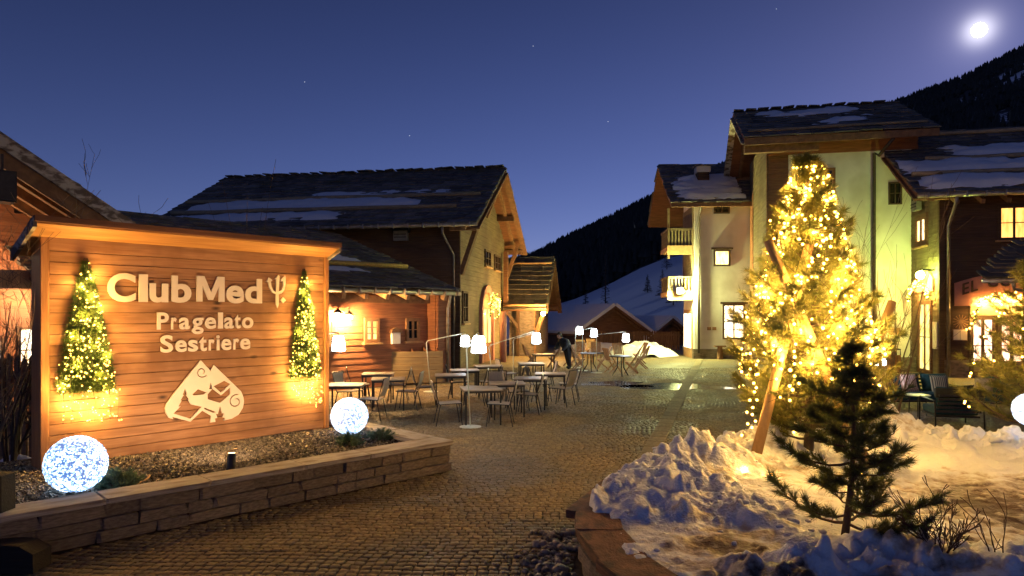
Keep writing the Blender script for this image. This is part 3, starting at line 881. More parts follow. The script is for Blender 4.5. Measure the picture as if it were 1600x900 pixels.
# ================================================================== main chalet
CH = Frame(-1.366, 26.5, math.radians(-9.95))
chalet = thing('chalet', 'large dark timber chalet with snow-streaked stone slab roof behind the sign', 'chalet', (*CH.o, 0), CH.ang)
ZE, ZR, HW = 5.83, 9.19, 6.14
XL = CH.tx(352, HW)
SLP = (ZR - ZE) / HW
fp = [Vector((XL, 0, ZE)), Vector((0, 0, ZE)), Vector((0, HW, ZR)), Vector((XL, HW, ZR))]
bk = [Vector((0, 2 * HW, ZE)), Vector((XL, 2 * HW, ZE)), Vector((XL, HW, ZR)), Vector((0, HW, ZR))]
roof = roof_sheet('roof', chalet, [fp, bk], M['brown_wood'])
slab_roof(roof, fp, .40, (.42, .9), .05, 300, seed=11)
slab_roof(roof, bk, .9, (.9, 1.6), .05, 60, seed=12)
for k in range(int(-XL / .5)):                       # ridge stones
    link('ridge_stone', random.choice(SLABS), roof, Matrix.Translation((-.25 - k * .5 + random.uniform(-.05, .05), HW + random.uniform(-.05, .05), ZR + .10 + random.uniform(0, .05))) @ Matrix.Rotation(random.uniform(-.12, .12), 4, 'Y') @ Matrix.Diagonal((.42, .5, .06, 1)))
for (u0, u1, v, s) in ((.02, .97, .44, 1), (.03, .92, .235, 2)): snow_log(roof, fp, u0, u1, v, .09, None, s)
snow_log(roof, fp, .36, .95, .455, .06, None, 5)
roof_snow(roof, fp, .02, .80, .245, .45, 3, .10, .36)
roof_snow(roof, fp, .03, .60, .07, .22, 4, .10, .36)
roof_snow(roof, fp, .40, .90, .46, .60, 6, .08, .50)
WY, WX = 1.2, -1.0
zt = ZE + SLP * WY - .15
w_ = MB(); clad(w_, (XL + 1, WY), (1, 0), (0, -1), -XL - 2, 0, zt, .24); w_.box(XL + 1, WX, WY + .1, WY + .2, 0, zt)
w_.build('front_wall', M['dark_wood'], chalet)
gl = 2 * HW - 2 * WY
gtop = lambda t: ZE + SLP * (HW - abs(WY + t - HW)) - .16
w_ = MB(); clad(w_, (WX, WY), (0, 1), (1, 0), gl, 0, ZR, .22, top=gtop)
w_.prism([(0, 0), (gl, 0), (gl, gtop(gl)), (gl / 2, gtop(gl / 2)), (0, gtop(0))], (WX - .12, WY, 0), (0, 1, 0), (0, 0, 1), (-.1, 0, 0))
w_.build('gable_wall', M['olive_wood'], chalet)
MB().box(XL + 1, XL + 1.1, WY, 2 * HW - WY, 0, zt).box(XL + 1, WX, 2 * HW - WY - .1, 2 * HW - WY, 0, zt).build('rear_wall', M['dark_wood'], chalet)
MB().box(WX - .13, WX + .035, WY - .035, WY + .12, 0, zt).build('corner_post', M['dark_wood'], chalet)
for s in (0, 1):                                     # barge boards and purlin ends under the overhanging verge
    y0, y1 = (0, HW) if s == 0 else (2 * HW, HW)
    MB().bar((-.03, y0, ZE - .21), (-.03, y1, ZR - .21), .07, .30, (1, 0, 0)).build('barge_board', M['beam'], chalet)
    MB().bar((-.55, y0, ZE - .23), (-.55, y1, ZR - .23), .12, .16, (1, 0, 0)).build('rafter', M['beam'], chalet)
for y in (.45, HW * .52, HW, HW * 1.48, 2 * HW - .45):
    z = ZE + SLP * (HW - abs(y - HW)) - .36 - (.12 if y == HW else 0)
    MB().box(WX - .2, -.10, y - .1, y + .1, z - .12, z + .12).build('purlin', M['beam'], chalet)
for (y, zb) in ((WY + .1, 3.9), (2 * HW - WY - .2, 3.9), (HW, 6.9)):
    zt_ = ZE + SLP * (HW - abs(y - HW)) - .5
    MB().bar((WX + .05, y, zb), (-.16, y - .25 if y < HW else y, zt_), .16, .2).build('brace', M['beam'], chalet)
yb = CH.ty(790, -.75); MB().box(-.85, -.62, yb - .12, yb + .12, 2.2, 5.6).build('post', M['brown_wood'], chalet)
gut = MB().tube([(XL + .1, -.07, ZE - .08), (.02, -.07, ZE - .06)], .075, 8); gut.build('gutter', M['gutter'], chalet, True)
clip = MB().box(-.02, .02, -.16, .02, -.09, .09).mesh('gutter_clip', M['gutter'])
for k in range(16): link('gutter_clip', clip, chalet, Matrix.Translation((-.25 - k * .62, -.07, ZE - .07)))
xa = CH.tx(692, 0); xb = CH.tx(709, WY - .1)
MB().tube([(xa, -.07, ZE - .12), (xa, -.05, ZE - .4), (xb, WY - .1, ZE - 1.15), (xb, WY - .1, .02)], .05, 8).build('downpipe', M['pipe'], chalet, True)
def gable_win(parent, F_, x, px0, px1, r0, r1, pane, frame, **k):
    y0, y1 = sorted((F_.ty(px0, x), F_.ty(px1, x))); ym = (y0 + y1) / 2
    z0, z1 = F_.z(r1, x, ym), F_.z(r0, x, ym)
    return (x, y0, z0), y1 - y0, z1 - z0
for (a, b, r0, r1) in ((757, 766, 391, 417), (772, 781, 399, 423), (722, 730, 455, 505)):
    p0, w, h = gable_win(chalet, CH, WX + .02, a, b, r0, r1, None, None)
    window(chalet, p0, (0, 1, 0), (1, 0, 0), w, h, M['pane_dark'], M['dark_wood'], 2, 2, .09, sillmat=M['pale_beam'])
# arched stone doorway in the gable
ya, yb = CH.ty(746, WX), CH.ty(770, WX); yc, ra = (ya + yb) / 2, 1.45
zc = CH.z(446, WX, yc) - ra
arch = MB(); k = 14
for i in range(k):
    t0, t1 = math.pi * i / k, math.pi * (i + 1) / k
    for (A, B) in (((math.cos(t0), math.sin(t0)), (math.cos(t1), math.sin(t1))),):
        q = [(yc + A[0] * ra, zc + A[1] * ra), (yc + B[0] * ra, zc + B[1] * ra), (yc + B[0] * (ra - .34), zc + B[1] * (ra - .34)), (yc + A[0] * (ra - .34), zc + A[1] * (ra - .34))]
        arch.prism(q, (WX, 0, 0), (0, 1, 0), (0, 0, 1), (.16, 0, 0))
arch.build('arch_surround', M['pink_plaster'], chalet)
for s in (-1, 1):
    MB().box(WX, WX + .16, yc + s * (ra - .17) - .17, yc + s * (ra - .17) + .17, 0, zc - .004).build('jamb', M['pink_plaster'], chalet)
dr = MB().box(WX, WX + .07, yc - ra + .36, yc + ra - .36, 0, zc + .55).build('door', M['red_wood'], chalet)
for s in (-.5, .5): MB().box(WX + .074, WX + .09, yc + s - .32, yc + s + .32, .9, zc + .3).build('pane', M['pane_yellow'], dr)
po = MB().tube([(WX + .9, yc - .2, 0), (WX + .9, yc - .2, zc + .2)], .16, 10); po.build('door_column', M['pink_plaster'], chalet, True)
def wpt(F_, x, y, z): X, Y = F_.w(x, y); return Vector((X, Y, z))
gp_ = [wpt(CH, WX + .45, yc + math.cos(t) * 1.0, zc - .05 + math.sin(t) * 1.0) for t in [math.pi * i / 14 for i in range(15)]]
garland('door_garland', 'glowing arched light garland over the stone doorway of the dark chalet', gp_, (gp_[0].x, gp_[0].y, 0), 62, .14, BULB_M, seed=4, watts=230)
hx = CH.tx(629, WY); q = CH.w(hx, WY); wall_unit('grey slatted heater box mounted under the eave of the dark chalet', (q[0], q[1], CH.z(361, hx, WY)), CH.ang)
lx_ = CH.ty(783, -.4)
q = CH.w(WX + .35, CH.ty(778, WX + .35)); lt = thing('wall_lantern', 'small square yellow lantern beside the stone doorway of the dark chalet', 'lantern', (q[0], q[1], 2.75), CH.ang)
MB().box(-.11, .11, -.11, .11, -.16, .16).build('glass', glow('lantern_glass', (1, .62, .12), 3), lt); MB().box(-.14, .14, -.14, .14, .164, .2).box(-.3, .0, -.02, .02, .21, .25).build('cap', M['black'], lt)

# ================================================================== porch house at the far corner of the chalet
PO = Frame((853 - 800) / FPX * 36, 36.0, math.radians(-9.95))
porch = thing('porch_house', 'small stone porch house with steep slab roof beside the dark chalet', 'house', (*PO.o, 0), PO.ang)
pze, phw = 2.54, 3.7; pzr = PO.z(404, 0, phw); pxl = PO.tx(793, 0) - .25
psl = (pzr - pze) / phw
pf = [Vector((pxl, 0, pze)), Vector((0, 0, pze)), Vector((0, phw, pzr)), Vector((pxl, phw, pzr))]
pk = [Vector((0, 2 * phw, pze)), Vector((pxl, 2 * phw, pze)), Vector((pxl, phw, pzr)), Vector((0, phw, pzr))]
prf = roof_sheet('roof', porch, [pf, pk], M['brown_wood'], .12)
slab_roof(prf, pf, .42, (.4, .8), .06, 120, SLABS_L, seed=21); slab_roof(prf, pk, .8, (.7, 1.2), .06, 40, SLABS_L, seed=22)
snow_log(prf, pf, .02, .98, .86, .06, M['pole_wood'], 9)
snow_log(prf, pf, .0, 1.0, .03, .07, M['pole_wood'], 10)
px0_, px1_ = pxl + .2, -.75
pz_ = pze + psl * .8 - .15
MB().box(px0_, px1_, .8, 2 * phw - .8, 0, pz_).build('wall', M['plinth'], porch)
gt = MB(); gt.prism([(.8, 0), (2 * phw - .8, 0), (2 * phw - .8, pz_), (phw, pzr - .35), (.8, pz_)], (px1_ + .06, 0, 0), (0, 1, 0), (0, 0, 1), (-.2, 0, 0)); gt.build('gable_wall', M['brown_wood'], porch)
for s in (0, 1):
    y0, y1 = (0, phw) if s == 0 else (2 * phw, phw)
    MB().bar((-.03, y0, pze - .18), (-.03, y1, pzr - .18), .06, .26, (1, 0, 0)).build('barge_board', M['beam'], porch)
for y in (.5, phw, 2 * phw - .5):
    z = pze + psl * (phw - abs(y - phw)) - .3
    MB().box(px1_ - .1, -.08, y - .09, y + .09, z - .1, z + .1).build('purlin', M['beam'], porch)
MB().bar((px1_ + .05, .6, .9), (-.15, .45, pze - .1), .18, .2).build('brace', M['beam'], porch)
xq = PO.tx(808, .3); MB().bar((xq, .62, 0), (xq, .62, pze - .05), .16, .16).build('post', M['dark_wood'], porch)
MB().bar((xq, .6, 1.55), (xq - .7, .2, pze + .02), .13, .15).build('brace', M['dark_wood'], porch)
lp = at(849, 490, 35.2)
wl_ = thing('wall_lamp', 'starry orange wall lamp under the porch roof beside the chalet', 'lamp', tuple(lp))
link('globe', ico_mesh('globe', .11, M['porch_lamp'], 2), wl_); MB().tube([(0, .1, 0), (0, .9, .15)], .02, 6).build('arm', M['steel'], wl_)

# ================================================================== low wing in front of the chalet
WG = Frame((716 - 800) / FPX * 23.0, 23.0, math.atan2(.73, .68))
wing = thing('low_wing', 'low red timber wing with slab roof and lit eave right of the sign', 'building', (*WG.o, 0), WG.ang)
WZ = 3.06; WR = 7.5; WZR = WZ + .335 * WR
wf = [Vector((-12, 0, WZ)), Vector((0, 0, WZ)), Vector((0, WR, WZR)), Vector((-12, WR, WZR))]
wk = [Vector((0, 2 * WR - 3, WZ)), Vector((-12, 2 * WR - 3, WZ)), Vector((-12, WR, WZR)), Vector((0, WR, WZR))]
wrf = roof_sheet('roof', wing, [wf], M['brown_wood'], .12)
slab_roof(wrf, wf, .36, (.35, .8), .045, 300, seed=31)
M['yellow_lit_log'] = surf('yellow_lit_log', (.50, .34, .09), (.36, .24, .07), 5, (2, 2, 2), .8, .3)  # log wood with the yellow light falling on it put into its colour
snow_log(wrf, wf, .30, .965, .30, .085, M['yellow_lit_log'], 3); snow_log(wrf, wf, .30, .80, .50, .085, M['yellow_lit_log'], 4)
roof_snow(wrf, wf, .45, .86, .32, .47, 5, .09, .34); roof_snow(wrf, wf, .55, .80, .20, .28, 7, .07, .40)
wyw = .75
xc = WG.tx(668, wyw)
w_ = MB(); clad(w_, (-11.8, wyw), (1, 0), (0, -1), xc + 11.8, 0, WZ + .1, .19); w_.build('wall', M['red_wood'], wing)
xe = WG.tx(704, .22)
w_ = MB(); clad(w_, (xc, .22), (1, 0), (0, -1), xe - xc, 0, WZ - .1, .19); w_.box(xc - .02, xe, .33, wyw + .1, 0, WZ - .1); w_.build('corner_bay', M['red_wood'], wing)
MB().box(-11.8, -.6, wyw + 4, wyw + 4.1, 0, WZ + 1).box(xe - .1, xe, .9, wyw + 4, 0, WZ + .2).build('rear_wall', M['dark_wood'], wing)
MB().box(-11.8, xc - .03, wyw - .17, wyw - .03, WZ - .42, WZ - .2).build('wall_plate', M['beam'], wing)
rt = MB().bar((0, .02, -.12), (0, 1.2, .28), .12, .16).mesh('rafter', M['pale_beam'])
for k in range(15): link('rafter', rt, wing, Matrix.Translation((-.55 - k * .78, 0, WZ - .13)))
MB().tube([(-12, -.07, WZ - .07), (.02, -.07, WZ - .09)], .07, 8).build('gutter', M['gutter'], wing, True)
for k in range(16): link('gutter_clip', clip, wing, Matrix.Translation((-.2 - k * .55, -.07, WZ - .08)))
xp = WG.tx(699, .1)
MB().tube([(xp, -.07, WZ - .12), (xp, .0, WZ - .35), (xp + .05, .15, WZ - .6), (xp + .05, .15, .02)], .045, 8).build('downpipe', M['gutter'], wing, True)
def wrect(px0, px1, r0, r1, y=wyw):
    x0, x1 = WG.tx(px0, y), WG.tx(px1, y); xm = (x0 + x1) / 2
    return (x0, y - .02, WG.z(r1, xm, y)), x1 - x0, WG.z(r0, xm, y) - WG.z(r1, xm, y)
p0, w, h = wrect(568, 591, 497, 535); window(wing, p0, (1, 0, 0), (0, -1, 0), w, h, M['pane_yellow'], M['beam'], 2, 3, .1, sillmat=M['pale_beam'], label='small window with yellow light behind it')
p0, w, h = wrect(633, 654, 497, 533); window(wing, p0, (1, 0, 0), (0, -1, 0), w, h, M['pane_dark'], M['beam'], 2, 2, .1, sillmat=M['pale_beam'], label='small dark window with pale curtains')
p0, w, h = wrect(511, 521, 497, 541); window(wing, p0, (1, 0, 0), (0, -1, 0), w, h, M['pane_dark'], M['dark_wood'], 1, 2, .1)
# letter box, wall lamps
q = WG.w(WG.tx(616, wyw), wyw); zb = WG.z(537, WG.tx(616, wyw), wyw); zh = WG.z(512, WG.tx(616, wyw), wyw)
mbx = thing('notice_box', 'white notice box with arched top on the red wing wall', 'notice box', (q[0], q[1], zb), WG.ang)
MB().box(-.16, .16, -.12, -.03, 0, zh - zb - .16).build('panel', surf('white_paint', (.75, .70, .62), (.68, .62, .55), 5, (1, 1, 1), .6, .05), mbx)
MB().prism([(-.22, 0), (.22, 0), (.17, .1), (0, .17), (-.17, .1)], (0, -.14, zh - zb - .156), (1, 0, 0), (0, 0, 1), (0, .1, 0)).build('top', M['beam'], mbx)
for (px, py, s) in ((528, 493, 'left'), (546, 496, 'right')):
    q = WG.w(WG.tx(px, wyw - .3), wyw - .3); z = WG.z(py, WG.tx(px, wyw - .3), wyw - .3)
    t = thing('wall_lamp', 'bright warm wall lamp under the wing eave, %s one of the pair' % s, 'lamp', (q[0], q[1], z), WG.ang)
    link('globe', ico_mesh('globe', .075, M['warm_lamp'], 2), t)
    MB().lathe([(.03, .20), (.05, .17), (.16, .09), (.165, .08)], 12).build('lamp_shade', M['steel'], t, True)
    MB().tube([(0, 0, .2), (0, 0, .3), (0, .28, .3)], .012, 6).build('arm', M['steel'], t)
# timber enclosure on the terrace below the wing
e0, e1 = ground(574, 603), ground(692, 600)
dv = (e1 - e0); Lf = dv.length; ang = math.atan2(dv.y, dv.x)
en = thing('timber_enclosure', 'low weathered timber enclosure with slanting partitions below the red wing', 'enclosure', (e0.x, e0.y, 0), ang)
bd = bevelled(MB().box(0, Lf, -.02, .02, 0, .195), 'board', M['olive_wood'], .006)
for j in range(5): link('board', bd, en, Matrix.Translation((0, 0, .06 + j * .205)))
for k in range(6):
    x = .15 + k * (Lf - .3) / 5
    MB().prism([(.03, .02), (1.1, .02), (1.1, 1.32), (.03, 1.08)], (x, 0, 0), (0, 1, 0), (0, 0, 1), (.04, 0, 0)).build('partition', M['red_wood'], en)
for x in (-.32, -.06): MB().box(x, x + .1, -.05, .05, 0, 1.18 if x < -.2 else 1.75).build('post', M['red_wood'], en)
MB().bar((-.36, .02, .95), (-.02, .02, 1.05), .05, .24).bar((-.36, .02, .6), (-.02, .02, .7), .05, .24).build('rail', M['red_wood'], en)

# ================================================================== white house
WB = Frame((1085 - 800) / FPX * 34.8, 34.8, math.radians(-4))
wh = thing('white_house', 'white plastered house with lit windows and balconies across the square', 'house', (*WB.o, 0), WB.ang)
wr = WB.tx(1200, 0); z_e = WB.z(316, 1, -.8)
MB().box(0, wr, 0, 3.0, .5, z_e + .4).build('wall', M['plaster'], wh)
MB().box(-.05, wr, -.05, 3.0, 0, .497).build('plinth', M['plinth'], wh)
xl = WB.tx(1048, -.8); zr_ = WB.z(259, 1, 3.6)
hf = [Vector((xl, -.8, z_e)), Vector((wr + .2, -.8, z_e)), Vector((wr + .2, 3.6, zr_)), Vector((xl, 3.6, zr_))]
hb = [Vector((wr + .2, 8, z_e)), Vector((xl, 8, z_e)), Vector((xl, 3.6, zr_)), Vector((wr + .2, 3.6, zr_))]
hr = roof_sheet('roof', wh, [hf, hb], M['brown_wood'], .16)
slab_roof(hr, hf, .42, (.4, .8), .05, 120, seed=41); slab_roof(hr, hb, 1.2, (1, 1.6), .05, 20, seed=42)
roof_snow(hr, hf, .06, .72, .04, .66, 2, .14, .24)
cx = WB.tx(1098, 1.2); zc0, zc1 = WB.z(303, cx, 1.2), WB.z(270, cx, 1.2)
MB().box(cx - .3, cx + .3, 1.0, 1.6, zc0 - .5, zc1).build('chimney', M['dark_wood'], hr)
MB().box(cx - .36, cx + .36, .94, 1.66, zc1 + .003, zc1 + .3).build('chimney_cap', M['plaster'], hr)
MB().box(cx - .45, cx + .45, .85, 1.75, zc1 + .303, zc1 + .36).build('chimney_slab', M['slab'], hr)
MB().box(xl, wr, -.86, -.76, z_e - .22, z_e - .02).build('fascia', M['beam'], wh)
def hrect(px0, px1, r0, r1):
    x0, x1 = WB.tx(px0, 0), WB.tx(px1, 0); xm = (x0 + x1) / 2
    return (x0, 0, WB.z(r1, xm)), x1 - x0, WB.z(r0, xm) - WB.z(r1, xm)
p0, w, h = hrect(1115, 1141, 390, 416); window(wh, p0, (1, 0, 0), (0, -1, 0), w, h, M['pane_warm'], M['dark_wood'], 1, 1, .09, False, True, 'small square lit window with curtain')
p0, w, h = hrect(1129, 1164, 475, 530); window(wh, p0, (1, 0, 0), (0, -1, 0), w, h, M['pane_pale'], M['dark_wood'], 2, 4, .09, False, True, 'tall lit casement window with muntins')
p0, w, h = hrect(1115, 1140, 320, 334); window(wh, p0, (1, 0, 0), (0, -1, 0), w, h, M['pane_dark'], M['dark_wood'], 2, 1, .08, False)
xd = WB.tx(1092, -.08); MB().tube([(xd, -.75, z_e - .1), (xd, -.5, z_e - .3), (xd, -.08, z_e - .6), (xd, -.08, .3)], .06, 8).build('downpipe', M['dark_pipe'], wh, True)
for pxv in (1108, 1116): x_ = WB.tx(pxv); MB().box(x_ - .1, x_ + .1, -.02, .03, WB.z(516, x_), WB.z(511, x_)).build('vent', M['beam'], wh)
x_ = WB.tx(1125, -.2); MB().tube([(x_, -.2, 0), (x_, -.2, .62)], [.16, .12], 9).box(x_ - .28, x_ + .28, -.34, -.06, .62, .68).build('stone_post', M['beam'], wh)
# side door with wreath, side boards, balconies
MB().box(-.06, -.004, .35, 2.7, 0, 2.5).build('door', M['pale_beam'], wh)
for y in (.55, 1.65): MB().box(-.075, -.064, y, y + .9, .5, 2.3).build('pane', M['pane_pale'], wh)
MB().box(-.05, -.004, .1, 3.0, 3.0, z_e).build('side_cladding', M['olive_wood'], wh)
rng_b = random.Random(5)
for (r0, r1, nm) in ((357, 398, 'upper'), (432, 469, 'lower')):
    x0 = WB.tx(1043, .3); z1, z0 = WB.z(r0, x0, .3), WB.z(r1, x0, .3); zf = z0 + .42
    bal = MB().box(x0, -.06, .3, 2.7, z0 + .2, zf).box(x0 - .02, -.06, .24, .30, z0, zf + .05).build('balcony', M['pale_beam'], wh)
    MB().box(x0, -.06, .26, .34, z1 - .1, z1).box(x0, x0 + .08, .34, 2.7, z1 - .1, z1).build('rail', M['olive_wood'], bal)
    bl = MB().box(-.045, .045, -.02, .02, 0, z1 - .104 - zf - .054).mesh('baluster', M['olive_wood'])
    nb = 8
    for k in range(nb): link('baluster', bl, bal, Matrix.Translation((x0 + .08 + k * (-.14 - x0) / (nb - 1), .3, zf + .052)))
    for k in range(9): link('baluster', bl, bal, Matrix.Translation((x0 + .04, .5 + k * .25, zf + .052)) @ Matrix.Rotation(math.pi / 2, 4, 'Z'))
    MB().box(x0, x0 + .12, .3, .42, z0 - .2, z_e - .1).build('post', M['olive_wood'], bal) if nm == 'upper' else None
lp = at(1064, 454, 34.6)
fl = thing('floodlight', 'glaring green-white floodlight on the lower balcony of the white house', 'floodlight', tuple(lp))
link('lens', ico_mesh('lens', .13, M['flood_far'], 2), fl); MB().box(-.16, .16, .14, .24, -.16, .16).bar((0, .2, 0), (.25, .5, 0), .05, .05).build('housing', M['steel'], fl)

# ================================================================== tower house
TW = Frame((1163 - 800) / FPX * 27.7, 27.7, math.radians(-12.7))
tower = thing('tower_house', 'tall white and timber house with broad slab roof behind the lit pine', 'house', (*TW.o, 0), TW.ang)
tze = TW.z(216, 0, 0); thw = 4.75; tzr = TW.z(178, 0, thw); txr = TW.tx(1467, 0); tsl = (tzr - tze) / thw
tf_ = [Vector((0, 0, tze)), Vector((txr, 0, tze)), Vector((txr, thw, tzr)), Vector((0, thw, tzr))]
tb_ = [Vector((txr, 2 * thw, tze)), Vector((0, 2 * thw, tze)), Vector((0, thw, tzr)), Vector((txr, thw, tzr))]
trf = roof_sheet('roof', tower, [tf_, tb_], M['red_wood'], .16)
slab_roof(trf, tf_, .42, (.45, .95), .05, 260, seed=51); slab_roof(trf, tb_, 1.2, (1, 1.6), .05, 40, seed=52)
for k in range(int(txr / .55)):
    link('ridge_stone', random.choice(SLABS), trf, Matrix.Translation((.25 + k * .55, thw, tzr + .10 + random.uniform(0, .04))) @ Matrix.Rotation(random.uniform(-.1, .1), 4, 'Y') @ Matrix.Diagonal((.46, .5, .06, 1)))
roof_snow(trf, tf_, .12, .75, .62, .9, 8, .10, .42); roof_snow(trf, tf_, .40, .78, .25, .6, 9, .09, .52)
snow_log(trf, tf_, .03, .97, .12, .06, None, 12)
tyw = 1.35; txw = TW.tx(1200, tyw); txe = TW.tx(1424, tyw); tx2 = TW.tx(1232, tyw)
tzw = TW.z(240, txw + 2, tyw)
MB().box(tx2, txe, tyw, tyw + .3, .5, tzw).build('front_wall', M['plaster'], tower)
w_ = MB(); clad(w_, (txw, tyw), (1, 0), (0, -1), tx2 - txw - .004, .5, tze + .2, .22); w_.build('timber_panel', M['brown_wood'], tower)
tyb = TW.ty(1172, txw)
tyb = min(tyb, 2 * thw - 1.0)
w_ = MB(); clad(w_, (txw, tyb), (0, -1), (-1, 0), tyb - tyw, .4, tze + .5, .22); w_.build('side_wall', M['olive_wood'], tower)
MB().box(txw + .1, txe, tyw + .32, tyb, .1, tze + .2).build('core', M['dark_wood'], tower)
MB().box(txw, txe, tyw - .04, tyw + .2, 0, .497).build('plinth', M['plinth'], tower)
MB().box(txw, txr - .3, tyw - .06, tyw + .3, tzw + .004, tze + .42).build('eave_beam', M['red_wood'], tower)
MB().box(.0, txr, -.06, -.005, tze - .30, tze - .02).build('fascia', M['beam'], tower)
MB().box(.05, txw + 1.8, .35, .65, tze - .52, tze - .2).build('purlin', M['beam'], tower)
for y in (thw, 2 * thw - .6):
    z = tze + tsl * (thw - abs(y - thw)) - .36
    MB().box(.08, txw + .3, y - .14, y + .14, z - .16, z + .16).build('purlin', M['beam'], tower)
for s in (0, 1):
    y0, y1 = (0, thw) if s == 0 else (2 * thw, thw)
    MB().bar((.03, y0, tze - .22), (.03, y1, tzr - .22), .07, .3, (1, 0, 0)).build('barge_board', M['weathered'], tower)
    MB().bar((.7, y0 + (.1 if s == 0 else -.1), tze - .22), (.7, y1, tzr - .25), .14, .16, (1, 0, 0)).build('rafter', M['beam'], tower)
y0_ = tyb - 1.5
MB().box(txw - .05, txw - .02, y0_, y0_ + 1.1, 1.0, 8.2).build('shutter', M['red_wood'], tower)
MB().box(txw - .055, txw - .02, tyw + .0, tyw + .12, .4, tze).build('corner_board', M['brown_wood'], tower)
x0, x1 = TW.tx(1262, tyw), TW.tx(1305, tyw); p0 = (x0, tyw, TW.z(312, x0, tyw))
window(tower, p0, (1, 0, 0), (0, -1, 0), x1 - x0, TW.z(264, x0, tyw) - p0[2], M['pane_dark'], M['brown_wood'], 2, 1, .12, True)
x0, x1 = TW.tx(1388, tyw), TW.tx(1409, tyw); p0 = (x0, tyw, TW.z(320, x0, tyw))
window(tower, p0, (1, 0, 0), (0, -1, 0), x1 - x0, TW.z(285, x0, tyw) - p0[2], M['pane_dark'], M['dark_wood'], 2, 2, .05, False)
xd = TW.tx(1366, tyw - .1)
MB().tube([(xd + .35, .0, tze - .3), (xd + .1, tyw - .4, tze - .75), (xd, tyw - .1, tzw - .1), (xd, tyw - .1, .05)], .065, 8).build('downpipe', M['dark_pipe'], tower, True)
x_ = TW.tx(1397, tyw); MB().box(x_ - .22, x_ + .22, tyw - .03, tyw + .02, TW.z(523, x_, tyw), TW.z(512, x_, tyw)).build('plaque', M['pale_beam'], tower)

# ================================================================== restaurant wing
RW = Frame((1433 - 800) / FPX * 24.2, 24.2, math.radians(-12.7))
rest = thing('restaurant_wing', 'dark timber restaurant wing with snowy slab roof and pink arched sign', 'building', (*RW.o, 0), RW.ang)
rze = RW.z(303, 0, 0); rhw = 5.5; rzr = rze + 3.4; rl = 11.0; rsl = 3.4 / rhw
rf_ = [Vector((0, 0, rze)), Vector((rl, 0, rze)), Vector((rl, rhw, rzr)), Vector((0, rhw, rzr))]
rb_ = [Vector((rl, 2 * rhw, rze)), Vector((0, 2 * rhw, rze)), Vector((0, rhw, rzr)), Vector((rl, rhw, rzr))]
rrf = roof_sheet('roof', rest, [rf_, rb_], M['brown_wood'], .14)
slab_roof(rrf, rf_, .38, (.4, .85), .05, 300, seed=61); slab_roof(rrf, rb_, 1.4, (1, 1.8), .05, 30, seed=62)
for (v, s) in ((.24, 1), (.47, 2), (.93, 3)): snow_log(rrf, rf_, .02 if v < .4 else .10, .99, v, .085, None, s)
roof_snow(rrf, rf_, .02, .95, .03, .215, 5, .13, .20); roof_snow(rrf, rf_, .0, .95, .255, .455, 6, .13, .22); roof_snow(rrf, rf_, .14, .95, .50, .72, 7, .10, .36)
rxw = RW.tx(1468, .8); ryb = RW.ty(1416, rxw)
w_ = MB(); clad(w_, (rxw, .8), (1, 0), (0, -1), rl - rxw - .3, .62, rze + .3, .2); w_.build('front_wall', M['dark_wood'], rest)
MB().box(rxw + .02, rl - .3, .76, 1.0, 0, .617).build('plinth', M['plinth'], rest)
w_ = MB(); clad(w_, (rxw, ryb), (0, -1), (-1, 0), ryb - .8, .0, rze + .9, .2); w_.build('side_wall', M['olive_wood'], rest)
MB().box(rxw + .1, rl - .3, 1.02, 2 * rhw - .8, .05, rze + .2).build('core', M['dark_wood'], rest)
MB().box(rxw - .03, rxw + .14, .74, .9, 0, rze + .2).build('corner_post', M['dark_wood'], rest)
MB().tube([(0, -.08, rze - .08), (rl, -.08, rze - .07)], .085, 8).build('gutter', M['gutter'], rest, True)
for k in range(14): link('gutter_clip', clip, rest, Matrix.Translation((.3 + k * .6, -.08, rze - .08)))
MB().bar((.03, 0, rze - .2), (.03, rhw, rzr - .2), .07, .3, (1, 0, 0)).build('barge_board', M['beam'], rest)
MB().bar((.5, .1, rze - .2), (.5, rhw, rzr - .25), .14, .16, (1, 0, 0)).build('rafter', M['beam'], rest)
for y in (.5, 3.0): MB().box(.08, rxw + .2, y - .1, y + .1, rze + rsl * y - .46, rze + rsl * y - .22).build('purlin', M['beam'], rest)
rtl = MB().bar((0, .02, -.16), (0, .78, .26), .12, .16).mesh('rafter', M['beam'])
for k in range(10): link('rafter', rtl, rest, Matrix.Translation((rxw + .3 + k * .8, 0, rze - .17)))
xd = RW.tx(1482, .62)
MB().tube([(RW.tx(1494, 0), -.08, rze - .14), (RW.tx(1494, 0), .05, rze - .4), (xd, .62, rze - 1.1), (xd, .62, .02)], .06, 8).build('downpipe', M['pipe'], rest, True)
def rrect(px0, px1, r0, r1, y=.78):
    x0, x1 = RW.tx(px0, y), RW.tx(px1, y); xm = (x0 + x1) / 2
    return (x0, y, RW.z(r1, xm, y)), x1 - x0, RW.z(r0, xm, y) - RW.z(r1, xm, y)
p0, w, h = rrect(1559, 1609, 321, 375); window(rest, p0, (1, 0, 0), (0, -1, 0), w, h, M['pane_orange'], M['dark_wood'], 2, 2, .09, True, sillmat=M['pale_beam'], label='bright orange lit window under the eave')
# glazed door and its pale panel above
p0, w, h = rrect(1514, 1556, 494, 586)
dz = p0[2]
dr = window(rest, (p0[0], p0[1], max(.03, dz)), (1, 0, 0), (0, -1, 0), w, h, M['pane_pink'], M['dark_wood'], 2, 2, .13, False); dr.name = 'door'
p0, w, h = rrect(1558, 1602, 494, 586); dr = window(rest, (p0[0], p0[1], max(.03, p0[2])), (1, 0, 0), (0, -1, 0), w, h, M['pane_pink'], M['dark_wood'], 2, 2, .13, False); dr.name = 'door'
p0, w, h = rrect(1515, 1600, 455, 493); MB().box(p0[0], p0[0] + w, .73, .777, p0[2], p0[2] + h).build('door_panel', M['beige_cloth'], rest)
